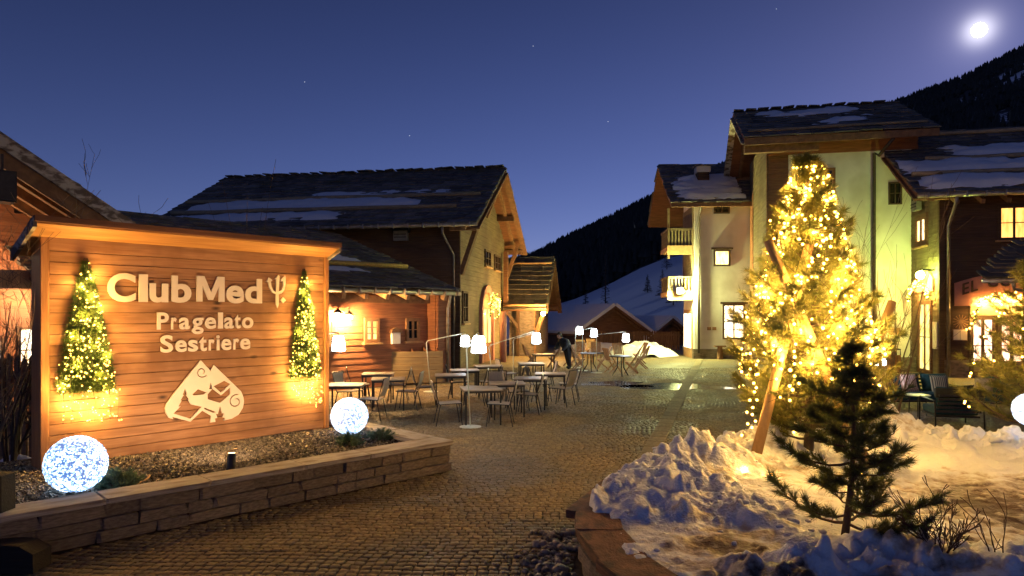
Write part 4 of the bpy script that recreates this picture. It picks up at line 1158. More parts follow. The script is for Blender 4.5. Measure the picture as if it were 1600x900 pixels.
# arched pink sign over the door
p0, w, h = rrect(1490, 1640, 428, 478)
ap = [(0, 0)] + [(w * t, h * (.55 + .45 * math.sin(math.pi * (.12 + .76 * t)))) for t in [i / 16 for i in range(17)]] + [(w, 0), (w - .55, 0), (w - .6, .12), (.6, .12), (.55, 0)]
sgn = MB().prism(ap, (p0[0], .74, p0[2]), (1, 0, 0), (0, 0, 1), (0, -.05, 0)).build('arched_sign', M['pink_plaster'], rest)
lettering(sgn, 'EL COI', p0[0] + .25, p0[0] + w * .64, p0[2] + .40, .42, .69, M['dark_wood'], .03, .015, .15, .5, arc=lambda t: .30 * math.sin(math.pi * t * .62))
x0 = p0[0]; gpts = []
for t in [i / 20 for i in range(21)]:
    X = x0 + .45 + (w - .9) * t; gpts.append(wpt(RW, X, .58, p0[2] + .05 + .28 * math.sin(math.pi * t) - (.75 if t < .06 else .35 if t < .11 else 0)))
garland('door_garland', 'long bright light garland under the pink arched restaurant sign', gpts, (gpts[0].x, gpts[0].y, 0), 110, .10, seed=6, watts=620)
# menu board and straw ornament
p0, w, h = rrect(1489, 1510, 515, 531); q = RW.w(p0[0], .76)
mb_ = thing('menu_board', 'cream menu board on the dark wall left of the restaurant door', 'menu board', (q[0], q[1], p0[2]), RW.ang)
MB().box(0, w / 2 - .008, -.04, 0, 0, h).box(w / 2 + .008, w, -.04, 0, 0, h).build('sheet', M['letter'], mb_); MB().box(-.03, w + .03, -.02, .0, -.03, h + .03).build('frame', M['beam'], mb_)
q = RW.w(p0[0] + w / 2, .66); stw = thing('straw_ornament', 'woven twig star ornament above the menu board', 'ornament', (q[0], q[1], p0[2] + h + .28), RW.ang)
for k in range(7):
    t = math.pi * k / 7; MB().tube([(math.cos(t) * .26, 0, math.sin(t) * .26), (-math.cos(t) * .26, .02, -math.sin(t) * .26)], .012, 5).build('twig', M['teak'], stw)
# side wall: door, narrow window, floodlight, arched garland
def srect(px0, px1, r0, r1):
    y0, y1 = sorted((RW.ty(px0, rxw), RW.ty(px1, rxw))); ym = (y0 + y1) / 2
    return y0, y1, RW.z(r1, rxw, ym), RW.z(r0, rxw, ym)
y0, y1, z0, z1 = srect(1432, 1451, 335, 385); window(rest, (rxw - .02, y0, z0), (0, 1, 0), (-1, 0, 0), y1 - y0, z1 - z0, M['pane_warm'], M['brown_wood'], 2, 1, .22, True, sillmat=M['pale_beam'], label='narrow lit window above the side door')
y0, y1, z0, z1 = srect(1437, 1458, 470, 578); dr = window(rest, (rxw - .02, y0, .04), (0, 1, 0), (-1, 0, 0), y1 - y0, z1 - .04, M['pane_yellow'], M['brown_wood'], 2, 2, .14, False); dr.name = 'side_door'
ym = (y0 + y1) / 2
sg = MB().prism([(-.95, 0), (.95, 0), (.9, .45), (.5, .75), (0, .85), (-.5, .75), (-.9, .45)], (rxw - .03, ym, z1 + .35), (0, 1, 0), (0, 0, 1), (-.08, 0, 0)); sg.build('door_arch', M['pink_plaster'], rest)
gpts = [wpt(RW, rxw - .3, ym + math.cos(t) * 1.05, z1 + .05 + math.sin(t) * .62) for t in [math.pi * i / 12 for i in range(13)]]
garland('door_garland', 'short arched light garland over the yellow side door of the restaurant', gpts, (gpts[0].x, gpts[0].y, 0), 60, .11, seed=8, watts=260)
yl = RW.ty(1440, rxw - .45); q = RW.w(rxw - .5, yl)
fl = thing('floodlight', 'glaring green-white floodlight above the restaurant side door', 'floodlight', (q[0], q[1], RW.z(430, rxw - .5, yl)), RW.ang)
link('lens', ico_mesh('lens', .15, M['flood'], 2), fl); MB().box(.05, .12, -.12, .12, .16, .22).bar((.1, 0, .19), (.48, 0, .19), .05, .05).build('housing', M['steel'], fl)
yl = RW.ty(1441, rxw); q = RW.w(rxw, yl); wall_unit('grey slatted heater box under the restaurant roof corner', (q[0], q[1], RW.z(312, rxw, yl)), RW.ang - math.pi / 2)
y0, y1, z0, z1 = srect(1460, 1467, 503, 545); MB().box(rxw - .07, rxw - .025, y0, y1, z0, z1).build('notice_panel', M['letter'], rest)

# kiosk whose roof corner shows at the picture's edge
KF = Frame((1535 - 800) / FPX * 16.5, 16.5, math.radians(-12.7))
kz = KF.z(434, 0, 0)
ki = thing('kiosk', 'kiosk with mossy slab hip roof in front of the restaurant', 'kiosk', (*KF.o, 0), KF.ang)
k1 = [Vector((0, 0, kz)), Vector((5, 0, kz)), Vector((3.3, 1.9, kz + 1.0)), Vector((1.7, 1.9, kz + 1.0))]
k2 = [Vector((5, 3.6, kz)), Vector((2.7, 3.6, kz)), Vector((1.7, 1.9, kz + 1.0)), Vector((3.3, 1.9, kz + 1.0))]
kr = roof_sheet('roof', ki, [k1, k2], M['dark_wood'], .09)
slab_roof(kr, k1, .3, (.3, .6), .04, 120, SLABS_L, seed=71); slab_roof(kr, k2, .3, (.3, .6), .04, 60, SLABS_L, seed=72)
snow_log(kr, k1, .16, .95, .42, .07, M['yellow_lit_log'], 2)
MB().tube([(-.02, -.05, kz - .07), (5, -.05, kz - .07)], .06, 8).build('gutter', M['gutter'], ki, True)
MB().tube([(.62, -.05, kz - .1), (.68, 0, kz - .28), (2.2, .6, kz - .55), (2.2, .6, 0)], .04, 8).build('downpipe', M['pipe'], ki, True)
for (x, y) in ((2.3, .75), (4.5, .75), (2.3, 3.0), (4.5, 3.0)): MB().box(x - .07, x + .07, y - .07, y + .07, 0, kz + .2).build('post', M['dark_wood'], ki)

# ================================================================== gable house at the left edge behind the sign
LB = Frame(-9.75, 13.0, math.atan2(.758, .652))
lb = thing('gable_house', 'timber house with warmly lit gable overhang behind the sign', 'house', (*LB.o, 0), LB.ang)
lz = lambda x: 5.62 - .625 * x
pl = [Vector((-4, 8, lz(-4))), Vector((-4, 0, lz(-4))), Vector((3.4, 0, lz(3.4))), Vector((3.4, 8, lz(3.4)))]
lr = MB(); up = Vector((.53, 0, .848))
lr.hexa([pl[1] - up * .10, pl[2] - up * .10, pl[3] - up * .10, pl[0] - up * .10], [pl[1], pl[2], pl[3], pl[0]])
lro = lr.build('roof', M['pale_beam'], lb)
bdm = {}
for k in range(28):                                       # soffit boards run down the slope
    y = .12 + k * .14
    MB().bar((-3.9, y, lz(-3.9) - .14), (3.3, y, lz(3.3) - .14), .128, .022, (0, .0, 1)).build('soffit_board', M['pale_beam'], lro)
slab_roof(lro, [pl[3], pl[0], pl[1], pl[2]] if False else [Vector((3.4, 0, lz(3.4))), Vector((3.4, 8, lz(3.4))), Vector((-4, 8, lz(-4))), Vector((-4, 0, lz(-4)))], .5, (.5, 1.0), .06, 150, seed=81)
MB().bar((-4, -.04, lz(-4) - .02), (3.45, -.04, lz(3.45) - .02), .08, .26, (0, 0, 1)).build('verge_board', M['weathered'], lb)
MB().bar((-4, .03, lz(-4) - .32), (3.4, .03, lz(3.4) - .32), .07, .32, (0, 0, 1)).build('barge_board', M['beam'], lb)
for y in (.62, 1.5, 2.4): MB().bar((-4, y, lz(-4) - .30), (3.3, y, lz(3.3) - .30), .16, .26, (0, 0, 1)).build('rafter', M['beam'], lb)
w_ = MB(); clad(w_, (-4, 3.1), (1, 0), (0, -1), 6.6, 0, 7.5, .22, top=lambda t: lz(-4 + t) - .2); w_.build('gable_wall', M['red_wood'], lb)
MB().box(-4, 2.6, 3.22, 7.8, 0, 3.9).build('core', M['dark_wood'], lb)
zb0 = LB.z(450, 0, 1.4); zb1 = LB.z(420, 0, 1.4)
MB().box(-4, 2.6, 1.25, 1.5, zb0, zb1).build('tie_beam', M['pale_beam'], lb)
for x in (-.2, 2.3): MB().box(x - .1, x + .1, 1.25, 1.5, 0, zb0).build('post', M['beam'], lb)
for (x0, x1, z0, z1) in ((-.1, .75, 1.15, 1.75), (1.0, 2.0, .9, 2.0)): window(lb, (x0, 3.08, z0), (1, 0, 0), (0, -1, 0), x1 - x0, z1 - z0, M['pane_pale'], M['dark_wood'], 2, 2, .07, True)
sp = at(8, 290, 12.6)
spk = thing('loudspeaker', 'black box loudspeaker hanging under the lit gable at the left edge', 'loudspeaker', (sp.x, sp.y, sp.z - .3), LB.ang)
MB().box(-.22, .17, -.05, .35, .0, .58).build('cabinet', M['black'], spk); MB().box(-.2, .15, -.065, -.052, .04, .54).build('grille', M['steel'], spk); MB().box(-.04, .0, .1, .16, .584, .9).build('bracket', M['steel'], spk)
for (x, y, z, nm) in ((1.3, 2.2, 2.6, 'upper'), (-1.0, 2.2, 3.3, 'higher')):
    q = LB.w(x, y); t = thing('wall_lamp', 'warm wall lamp under the lit gable overhang, %s on the wall' % ('higher' if nm == 'higher' else 'lower'), 'lamp', (q[0], q[1], z), LB.ang)
    link('globe', ico_mesh('globe', .09, M['soft_lamp'], 2), t); MB().tube([(0, .03, .1), (0, .12, .16), (0, .9, .16)], .02, 6).build('arm', M['steel'], t)

# ================================================================== huts, picket fence and snow heap beyond the square
def hut(name, label, px, row, Y, w, hw_row, depth, ang, snowy=True):
    p = at(px, row, Y); F_ = Frame(p.x, p.y, ang); zr = p.z
    t = thing(name, label, 'hut', (p.x, p.y, 0), ang)
    ze = zr - w * .5 * .62
    L_ = [Vector((-w / 2, depth, ze)), Vector((-w / 2, 0, ze)), Vector((0, 0, zr)), Vector((0, depth, zr))]
    R_ = [Vector((w / 2, 0, ze)), Vector((w / 2, depth, ze)), Vector((0, depth, zr)), Vector((0, 0, zr))]
    r = roof_sheet('roof', t, [L_, R_], M['brown_wood'], .15)
    for P_ in (L_, R_):
        nn = (P_[1] - P_[0]).cross(P_[3] - P_[0]).normalized(); nn = nn if nn.z > 0 else -nn
        MB().hexa([q + nn * .01 for q in P_], [q + nn * .22 for q in P_]).build('roof_snow', M['snow'], r)
    g_ = MB(); g_.prism([(-w / 2 + .4, 0), (w / 2 - .4, 0), (w / 2 - .4, ze + .1), (0, zr - .25), (-w / 2 + .4, ze + .1)], (0, .6, 0), (1, 0, 0), (0, 0, 1), (0, .15, 0)); g_.build('gable_wall', M['brown_wood'], t)
    MB().box(-w / 2 + .4, -w / 2 + .55, .76, depth - .3, 0, ze + .1).box(w / 2 - .55, w / 2 - .4, .76, depth - .3, 0, ze + .1).build('wall', M['dark_wood'], t)
    for y in (.25,): MB().bar((-w / 2, y, ze - .3), (0, y, zr - .3), .1, .14).bar((w / 2, y, ze - .3), (0, y, zr - .3), .1, .14).build('rafter', M['beam'], t)
    MB().box(-w / 2 + .9, w / 2 - .9, .5, .62, ze - .1, ze + .1).build('tie_beam', M['beam'], t)
hut('hut', 'brown timber hut with snow-covered gable roof beyond the picket fence', 962, 478, 47, 6.2, 0, 9, math.radians(24))
hut('hut', 'smaller snow-roofed hut next to the white house', 1052, 497, 50, 6.0, 0, 7, math.radians(30))
f0, f1 = at(926, 517, 45), at(1064, 512, 43)
fd = f1 - f0; fL = math.hypot(fd.x, fd.y); fa = math.atan2(fd.y, fd.x)
fe = thing('picket_fence', 'brown picket fence in front of the snow-roofed huts', 'fence', (f0.x, f0.y, 0), fa)
pk_ = MB().prism([(-.055, 0), (.055, 0), (.055, 1.12), (0, 1.2), (-.055, 1.12)], (0, 0, 0), (1, 0, 0), (0, 0, 1), (0, .03, 0)).mesh('picket', M['picket'])
k = 0
while k * .15 < fL: link('picket', pk_, fe, Matrix.Translation((k * .15, 0, random.uniform(-.05, .03)))); k += 1
for z in (.3, .9): MB().box(0, fL, .034, .09, z, z + .09).build('rail', M['picket'], fe)

def heap(name, label, cx, cy, rx, ry, hgt, seed, mat=None, n=56, lump=2.2, cat='snow pile', kind=None):
    xs, ys = np.meshgrid(np.linspace(-1.15, 1.15, n), np.linspace(-1.15, 1.15, n))
    ang_ = np.arctan2(ys, xs); rr = np.hypot(xs, ys) * (1 + .14 * np.sin(3 * ang_ + seed) + .09 * np.sin(5 * ang_ + 2 * seed))
    b = np.clip(1 - rr ** 1.7, -.3, 1)
    z = hgt * (b * (.65 + .7 * fbm(xs * lump + seed, ys * lump, 3, seed)) + .18 * (.55 - worley(xs * lump * 2.2 + seed, ys * lump * 2.2, seed)) * np.clip(b * 4, 0, 1))
    V = np.stack([xs * rx, ys * ry, z], 2).reshape(-1, 3)
    ii = (np.arange(n - 1)[:, None] * n + np.arange(n - 1)[None, :]).ravel(); F = np.stack([ii, ii + 1, ii + n + 1, ii + n], 1)
    zz = z.ravel(); F = F[(zz[F] > -.03).any(1)]
    o = link(name, mesh_np(name, V, F, mat or M['snow'], True)); o.location = (cx, cy, 0)
    return tag(o, label, cat, kind=kind)
c = ground(1010, 558); heap('snow_pile', 'lit heap of cleared snow beside the picket fence', c.x, c.y + 1.2, 2.0, 1.3, .85, 3)
c = ground(1120, 556.5); 
c = ground(910, 553); heap('snow_pile', 'low snow heap behind the teak chairs', c.x + 1, c.y + 3, 2.6, 1.2, .5, 5)
for i, (px, row, Y, hh_, lb_) in enumerate(((1035, 478, 120, 5.2, 'young spruce on the snowy slope left of the white house'), (1052, 482, 105, 4.6, 'small spruce on the snowy slope close to the balcony'), (946, 500, 75, 8.5, 'tall thin larch on the snow in front of the hut'), (915, 505, 70, 4.5, 'young spruce beside the snow-covered hut roof'), (1042, 425, 190, 7, 'dark spruce high on the snowy slope'), (1012, 470, 140, 3.8, 'lone little spruce in the middle of the snowy slope'))):
    p = at(px, row, Y); p.z = max(0, float(hill_z(np.array([px * 1.0]), np.array([Y * 1.0]))[0]) - .1)
    t = thing('spruce_tree', lb_, 'tree', tuple(p))
    MB().tube([(0, 0, 0), (0, 0, hh_)], [.12, .02], 6).build('trunk', M['bark'], t)
    V, F = [], []; r = random.Random(i + 3)
    for _ in range(420):
        z = hh_ * (.12 + .88 * r.random() ** 1.2); R = (hh_ - z) * (.10 if 'larch' in lb_ else .24) + .1; a = r.uniform(0, 6.283)
        c0 = Vector((0, 0, z)); q = Vector((math.cos(a) * R * r.uniform(.5, 1.1), math.sin(a) * R * r.uniform(.5, 1.1), z - .12 * R)); s_ = Vector((-math.sin(a), math.cos(a), r.uniform(-.4, .4))) * .16
        k = len(V); V += [c0.lerp(q, .2), q - s_ * .6, q + (q - c0) * .2, q + s_ * .6]; F.append((k, k + 1, k + 2, k + 3))
    mm = bpy.data.meshes.new('crown'); mm.from_pydata(V, [], F); mm.materials.append(M['forest']); link('crown', mm, t)
# ================================================================== stone planter
planter = thing('stone_planter', 'long raised stone planter with flat coping in front of the sign', 'planter', (*PL.o, 0), PL.ang)
PT = .39                                            # wall height below the coping
MB().box(-PL_LEN + .05, -.06, .07, .32, 0, PT - .02).box(-.36, -.06, .32, PL_DEP - .05, 0, PT - .02).box(-PL_LEN + .05, -.36, PL_DEP - .3, PL_DEP - .05, 0, PT - .02).build('wall_core', M['mortar'], planter)
BL = [bevelled(MB().box(-.5, .5, -.5, .5, -.5, .5), 'stone', M['planter_stone'], .045, .04) for _ in range(7)]
rs = random.Random(4)
courses = (.0, .125, .25, PT)
def course_run(L0, L1, place):
    for j in range(3):
        h = courses[j + 1] - courses[j]; x = L0 - rs.uniform(0, .3)
        while x < L1:
            w = rs.uniform(.26, .62); x1 = min(x + w, L1)
            if x1 - x > .06: place((x + x1) / 2, courses[j] + h / 2, x1 - x, h)
            x += w
course_run(-PL_LEN, 0, lambda c, z, w, h: link('stone', rs.choice(BL), planter, Matrix.Translation((c, .10 + rs.uniform(-.018, .018), z)) @ Matrix.Rotation(rs.uniform(-.02, .02), 4, 'Y') @ Matrix.Diagonal((w - .014, .2, h - .012, 1))))
course_run(.2, PL_DEP, lambda c, z, w, h: link('stone', rs.choice(BL), planter, Matrix.Translation((-.10 + rs.uniform(-.012, .012), c, z)) @ Matrix.Rotation(math.pi / 2, 4, 'Z') @ Matrix.Diagonal((w - .014, .2, h - .012, 1))))
CP = [bevelled(MB().box(-.5, .5, -.5, .5, -.5, .5), 'coping_slab', M['coping'], .03, .012) for _ in range(4)]
x = 0.03
while x > -PL_LEN:
    w = rs.uniform(.85, 1.5)
    link('coping_slab', rs.choice(CP), planter, Matrix.Translation((x - w / 2, .17 + rs.uniform(-.012, .012), PT + .03 + rs.uniform(-.004, .004))) @ Matrix.Diagonal((w - .012, .42, .06, 1))); x -= w
y = .385
while y < PL_DEP:
    w = rs.uniform(.7, 1.1)
    link('coping_slab', rs.choice(CP), planter, Matrix.Translation((-.17, y + w / 2, PT + .03)) @ Matrix.Diagonal((.40, w - .012, .06, 1))); y += w
# soil and slate chips in the bed
GZ = .36
m, n, l, b = new_mat('soil'); b.inputs['Base Color'].default_value = (.05, .038, .028, 1); b.inputs['Roughness'].default_value = .95; M['soil'] = m
def bed_z(x, y): return GZ + .07 * math.exp(-((y - 1.7) / .9) ** 2) + .03 * math.sin(x * 2.1) * math.sin(y * 2.7)
gx, gy = np.meshgrid(np.linspace(-PL_LEN + .2, -.3, 90), np.linspace(.33, PL_DEP - .2, 36))
gz = GZ + .07 * np.exp(-((gy - 1.7) / .9) ** 2) + .03 * np.sin(gx * 2.1) * np.sin(gy * 2.7) - .01
ii = (np.arange(35)[:, None] * 90 + np.arange(89)[None, :]).ravel()
link('soil', mesh_np('soil', np.stack([gx, gy, gz], 2).reshape(-1, 3), np.stack([ii, ii + 1, ii + 91, ii + 90], 1), M['soil'], True), planter)
m, n, l, b = new_mat('slate_chip')
ge = n.new('ShaderNodeNewGeometry'); rp = n.new('ShaderNodeValToRGB'); rp.color_ramp.elements[0].color = (.10, .085, .07, 1); rp.color_ramp.elements[1].color = (.36, .31, .24, 1)
l.new(ge.outputs['Random Per Island'], rp.inputs[0]); l.new(rp.outputs[0], b.inputs['Base Color']); b.inputs['Roughness'].default_value = .7; M['chip'] = m
N = 15000
cxs, cys = rng.uniform(-PL_LEN + .2, -.3, N), rng.uniform(.34, PL_DEP - .25, N)
czs = GZ + .07 * np.exp(-((cys - 1.7) / .9) ** 2) + .03 * np.sin(cxs * 2.1) * np.sin(cys * 2.7)
tmpl = np.array([(-1, -.6, 0), (.2, -.8, 0), (1, -.1, 0), (.5, .7, 0), (-.6, .6, 0)]) * .5
V = np.zeros((N, 10, 3)); a = rng.uniform(0, 6.283, N); s = rng.uniform(.018, .045, N) ; tx, ty = rng.normal(0, .35, N), rng.normal(0, .35, N)
for k in range(5):
    lx, ly = tmpl[k, 0] * s * rng.uniform(.7, 1.3, N), tmpl[k, 1] * s * rng.uniform(.7, 1.3, N)
    wx, wy = lx * np.cos(a) - ly * np.sin(a), lx * np.sin(a) + ly * np.cos(a)
    z = czs + wx * tx + wy * ty
    V[:, k] = np.stack([cxs + wx, cys + wy, z + .006 + s * .12], 1); V[:, k + 5] = np.stack([cxs + wx, cys + wy, z - .006], 1)
q = np.array([(0, 1, 6, 5), (1, 2, 7, 6), (2, 3, 8, 7), (3, 4, 9, 8), (4, 0, 5, 9), (0, 1, 2, 3), (0, 3, 4, 4)])
F4 = (q[None, :6] + (np.arange(N) * 10)[:, None, None]).reshape(-1, 4)
Ft = np.array([(0, 3, 4)])
me = bpy.data.meshes.new('slate_chips')
loops = np.concatenate([F4.ravel(), (Ft[None] + (np.arange(N) * 10)[:, None, None]).ravel()]).astype(np.int32)
starts = np.concatenate([np.arange(len(F4)) * 4, len(F4) * 4 + np.arange(N) * 3]).astype(np.int32)
me.vertices.add(N * 10); me.vertices.foreach_set('co', V.reshape(-1).astype(np.float32))
me.loops.add(len(loops)); me.loops.foreach_set('vertex_index', loops); me.polygons.add(len(starts)); me.polygons.foreach_set('loop_start', starts)
me.update(calc_edges=True); me.materials.append(M['chip'])
gv = link('gravel', me); gv.location = (*PL.o, 0); gv.rotation_euler = (0, 0, PL.ang)
tag(gv, 'slate chip gravel filling the planter bed below the sign', 'gravel', kind='stuff')

# ================================================================== the big timber sign
SG = Frame((62 - 800) / FPX * 8.27, 8.27, math.atan2(.758, .652))
sign = thing('timber_sign', 'large roofed timber hotel sign with raised letters and mountain emblem', 'sign', (*SG.o, 0), SG.ang)
SW = SG.tx(513, 0); SZ0, SZ1 = .415, 3.24
px0 = .10
joints = [3.245, 3.07, 2.935, 2.785, 2.66, 2.48, 2.31, 2.165, 2.045, 1.905, 1.78, 1.64, 1.505, 1.36, 1.22, 1.08, .935, .80, .675, .545, SZ0]
for j in range(len(joints) - 1):
    zt_, zb_ = joints[j], joints[j + 1]
    mb = MB().box(px0, SW - .085, rs.uniform(0, .006), .035, zb_ + .003, zt_ - .003)
    link('plank', bevelled(mb, 'plank', M['sign_wood'], .005), sign)
MB().box(px0, SW - .085, .036, .30, SZ0 + .01, SZ1 - .01).build('back_panel', M['dark_wood'], sign)
link('end_post', bevelled(MB().box(0, px0 - .004, -.025, .34, .36, SZ1), 'end_post', M['sign_post'], .008), sign)
link('end_post', bevelled(MB().box(SW - .08, SW, -.025, .34, .40, SZ1), 'end_post', M['sign_post'], .008), sign)
for pxs in (245, 384, 497):
    xs_ = SG.tx(pxs, .05); link('foot', bevelled(MB().box(xs_ - .11, xs_ + .11, .02, .22, .30, SZ0 - .004), 'foot', M['sign_post'], .008), sign)
# roof: falls to the back, boards below, dark edge
ra0, ra1 = -.14, SG.tx(532, -.36)
zf, zbk = 3.43, 3.08; yf, ybk = -.36, .58
sz = lambda y: zf + (zbk - zf) * (y - yf) / (ybk - yf)
ro = MB(); ro.hexa([(ra0, yf, zf - .05), (ra1, yf, zf - .05), (ra1, ybk, zbk - .05), (ra0, ybk, zbk - .05)], [(ra0, yf, zf), (ra1, yf, zf), (ra1, ybk, zbk), (ra0, ybk, zbk)])
rf = ro.build('roof', M['sign_roof'], sign)
link('edge_board', bevelled(MB().hexa([(ra0 - .01, yf - .03, zf - .055), (ra1 + .01, yf - .03, zf - .055), (ra1 + .01, yf - .002, zf - .055), (ra0 - .01, yf - .002, zf - .055)], [(ra0 - .01, yf - .03, zf + .02), (ra1 + .01, yf - .03, zf + .02), (ra1 + .01, yf - .002, zf + .02), (ra0 - .01, yf - .002, zf + .02)]), 'edge_board', M['sign_trim'], .004), rf)
link('soffit_board', bevelled(MB().hexa([(ra0 + .02, yf + .01, zf - .078), (ra1 - .02, yf + .01, zf - .078), (ra1 - .02, -.03, sz(-.03) - .078), (ra0 + .02, -.03, sz(-.03) - .078)], [(ra0 + .02, yf + .01, zf - .053), (ra1 - .02, yf + .01, zf - .053), (ra1 - .02, -.03, sz(-.03) - .053), (ra0 + .02, -.03, sz(-.03) - .053)]), 'soffit_board', M['sign_roof'], .004), rf)
for x_ in (ra0, ra1): MB().hexa([(x_ - .02, yf, zf - .12), (x_ + .02, yf, zf - .12), (x_ + .02, ybk, zbk - .12), (x_ - .02, ybk, zbk - .12)], [(x_ - .02, yf, zf + .012), (x_ + .02, yf, zf + .012), (x_ + .02, ybk, zbk + .012), (x_ - .02, ybk, zbk + .012)]).build('verge', M['weathered'], rf)
# lettering
fx = lambda p: SG.tx(p, -.03)
cr = lambda c: 160 + c * .311
sp1 = [('C', 168, 212), ('l', 217, 231), ('u', 233.5, 263), ('b', 268, 299), ('e', 353.5, 381), ('d', 383, 409.5)]
letters_at(sign, sp1, SG.z(471, fx(290), -.03), .365, -.014, M['letter'], .02, .030, fx)
sp2 = [('P', 275, 333), ('r', 346, 373), ('a', 386, 440), ('g', 450, 508), ('e', 515, 571), ('l', 582, 606), ('a', 612, 660), ('t', 664, 695), ('o', 702, 758)]
letters_at(sign, [(c, cr(a), cr(b)) for c, a, b in sp2], SG.z(513, fx(320), -.03), .235, -.014, M['letter'], .02, .024, fx)
sp3 = [('S', 292, 355), ('e', 367, 424), ('s', 431, 480), ('t', 486, 524), ('r', 534, 562), ('i', 574, 589), ('e', 597, 648), ('r', 658, 686), ('e', 692, 743)]
letters_at(sign, [(c, cr(a), cr(b)) for c, a, b in sp3], SG.z(547.5, fx(320), -.03), .235, -.014, M['letter'], .02, .024, fx)

def flat(name, outline, holes, x0, x1, z0, z1, y, depth, mat, box):
    """a cut-out plate: outline and holes given in a box (bx0, bx1, by0, by1), y downwards"""
    cu = bpy.data.curves.new('c', 'CURVE'); cu.dimensions = '2D'; cu.fill_mode = 'BOTH'; cu.extrude = .5
    bx0, bx1, by0, by1 = box
    for poly in [outline] + holes:
        sp_ = cu.splines.new('POLY'); sp_.points.add(len(poly) - 1); sp_.use_cyclic_u = True
        for k, (a, b) in enumerate(poly): sp_.points[k].co = ((a - bx0) / (bx1 - bx0), (by1 - b) / (by1 - by0), 0, 1)
    ob = bpy.data.objects.new('c', cu); COL.objects.link(ob)
    dg = bpy.context.evaluated_depsgraph_get(); dg.update()
    me = bpy.data.meshes.new_from_object(ob.evaluated_get(dg)); me.name = name
    bpy.data.objects.remove(ob); bpy.data.curves.remove(cu)
    for v in me.vertices: v.co = (x0 + (x1 - x0) * v.co.x, y - (v.co.z + .5) * depth, z0 + (z1 - z0) * v.co.y)
    b_ = bmesh.new(); b_.from_mesh(me); bmesh.ops.recalc_face_normals(b_, faces=b_.faces); b_.to_mesh(me); b_.free()
    me.materials.clear(); me.materials.append(mat)
    return me
def arc_strip(cx, cy, r0, r1, t0, t1, w, n=26):
    o_, i_ = [], []
    for k in range(n + 1):
        t = t0 + (t1 - t0) * k / n; r = r0 + (r1 - r0) * k / n
        ww = w * (1 if k < n - 3 else .6)
        o_.append((cx + (r + ww) * math.cos(t), cy + (r + ww) * math.sin(t))); i_.append((cx + (r - ww) * math.cos(t), cy + (r - ww) * math.sin(t)))
    return o_ + i_[::-1]
outl = [(482, 522), (531, 580), (547, 550), (690, 697), (703, 730), (706, 752), (700, 785), (677, 818), (640, 836), (598, 840), (607, 826), (593, 824), (601, 802), (590, 803), (579, 764), (568, 803), (558, 801), (565, 822), (553, 824), (556, 842), (530, 842), (534, 808), (490, 777), (432, 826), (346, 791), (351, 803), (330, 794), (316, 768), (313, 745), (320, 725), (345, 690)]
def fir(cx, top, bot, w, k=3):
    L_, R_ = [], []
    for i in range(k):
        y1 = top + (bot - top) * (i + 1) / k; ww = w * (i + 1) / k
        L_ += [(cx - ww, y1), (cx - ww * .55, y1)]; R_ += [(cx + ww, y1), (cx + ww * .55, y1)]
    L_[-1] = (cx - w * .3, bot); R_[-1] = (cx + w * .3, bot)
    return [(cx, top)] + R_ + L_[::-1]
holes = [
    [(406, 658), (417, 690), (411, 690), (426, 714), (419, 714), (434, 740), (489, 758), (432, 811), (352, 776), (386, 744), (374, 744), (391, 716), (384, 716), (400, 690), (395, 690)],
    [(441, 691), (469, 667), (513, 688), (498, 697), (449, 697)],
    fir(531, 637, 672, 9),
    [(546, 659), (602, 635), (633, 655), (584, 696)],
    [(516, 697), (541, 672), (584, 709), (633, 671), (632, 708), (580, 747), (516, 722)],
    [(478, 756), (560, 792), (548, 800), (494, 764)] if False else [(500, 762), (556, 790), (548, 796), (498, 770)],
    arc_strip(488, 583, 28, 9, -2.3 + 2.9, -2.3 + 2.9 + 6.9, 2.6),
    arc_strip(662, 748, 37, 12, -1.2, -1.2 - 6.9, 3.2),
]
ex0, ex1 = fx(257), fx(381)
xm = (ex0 + ex1) / 2
link('emblem', flat('emblem', outl, holes, ex0, ex1, SG.z(661, xm, -.03), SG.z(562, xm, -.03), -.014, .025, M['letter'], (312, 706, 522, 842)), sign)
tri = [(878, 257), (884, 236), (884, 190), (900, 180), (908, 150), (907, 118), (897, 122), (894, 116), (918, 97), (921, 140), (912, 175), (897, 190), (889, 194)]
tri = [(879, 262), (871, 244), (871, 192), (853, 184), (838, 160), (833, 132), (822, 132), (836, 110), (853, 122), (845, 130), (848, 152), (856, 172), (871, 182), (872, 116), (862, 118), (884, 95), (889, 100), (884, 182), (900, 170), (907, 148), (906, 124), (897, 128), (893, 120), (918, 97), (920, 140), (912, 172), (898, 188), (884, 193), (885, 240)]
tx0, tx1 = fx(160 + 822 * .311), fx(160 + 921 * .311); xm = (tx0 + tx1) / 2
link('trident', flat('trident', tri, [], tx0, tx1, SG.z(400 + 262 * .311, xm, -.03), SG.z(400 + 95 * .311, xm, -.03), -.014, .025, M['letter'], (822, 921, 95, 262)), sign)
em = [(0, 1000), (0, 0), (265, 0), (500, 610), (735, 0), (1000, 0), (1000, 1000), (800, 1000), (800, 370), (575, 930), (425, 930), (200, 370), (200, 1000)]
link('letter', flat('letter', em, [], fx(307), fx(350.5), SG.z(471, fx(290), -.03), SG.z(471, fx(290), -.03) + .365, -.014, .03, M['letter'], (0, 1000, 0, 1000)), sign)
dm = [(908, 207), (921, 222), (907, 237), (895, 222)]
dx0, dx1 = fx(160 + 895 * .311), fx(160 + 921 * .311)
link('diamond', flat('diamond', dm, [], dx0, dx1, SG.z(400 + 237 * .311, dx0, -.03), SG.z(400 + 207 * .311, dx0, -.03), -.014, .025, M['letter'], (895, 921, 207, 237)), sign)

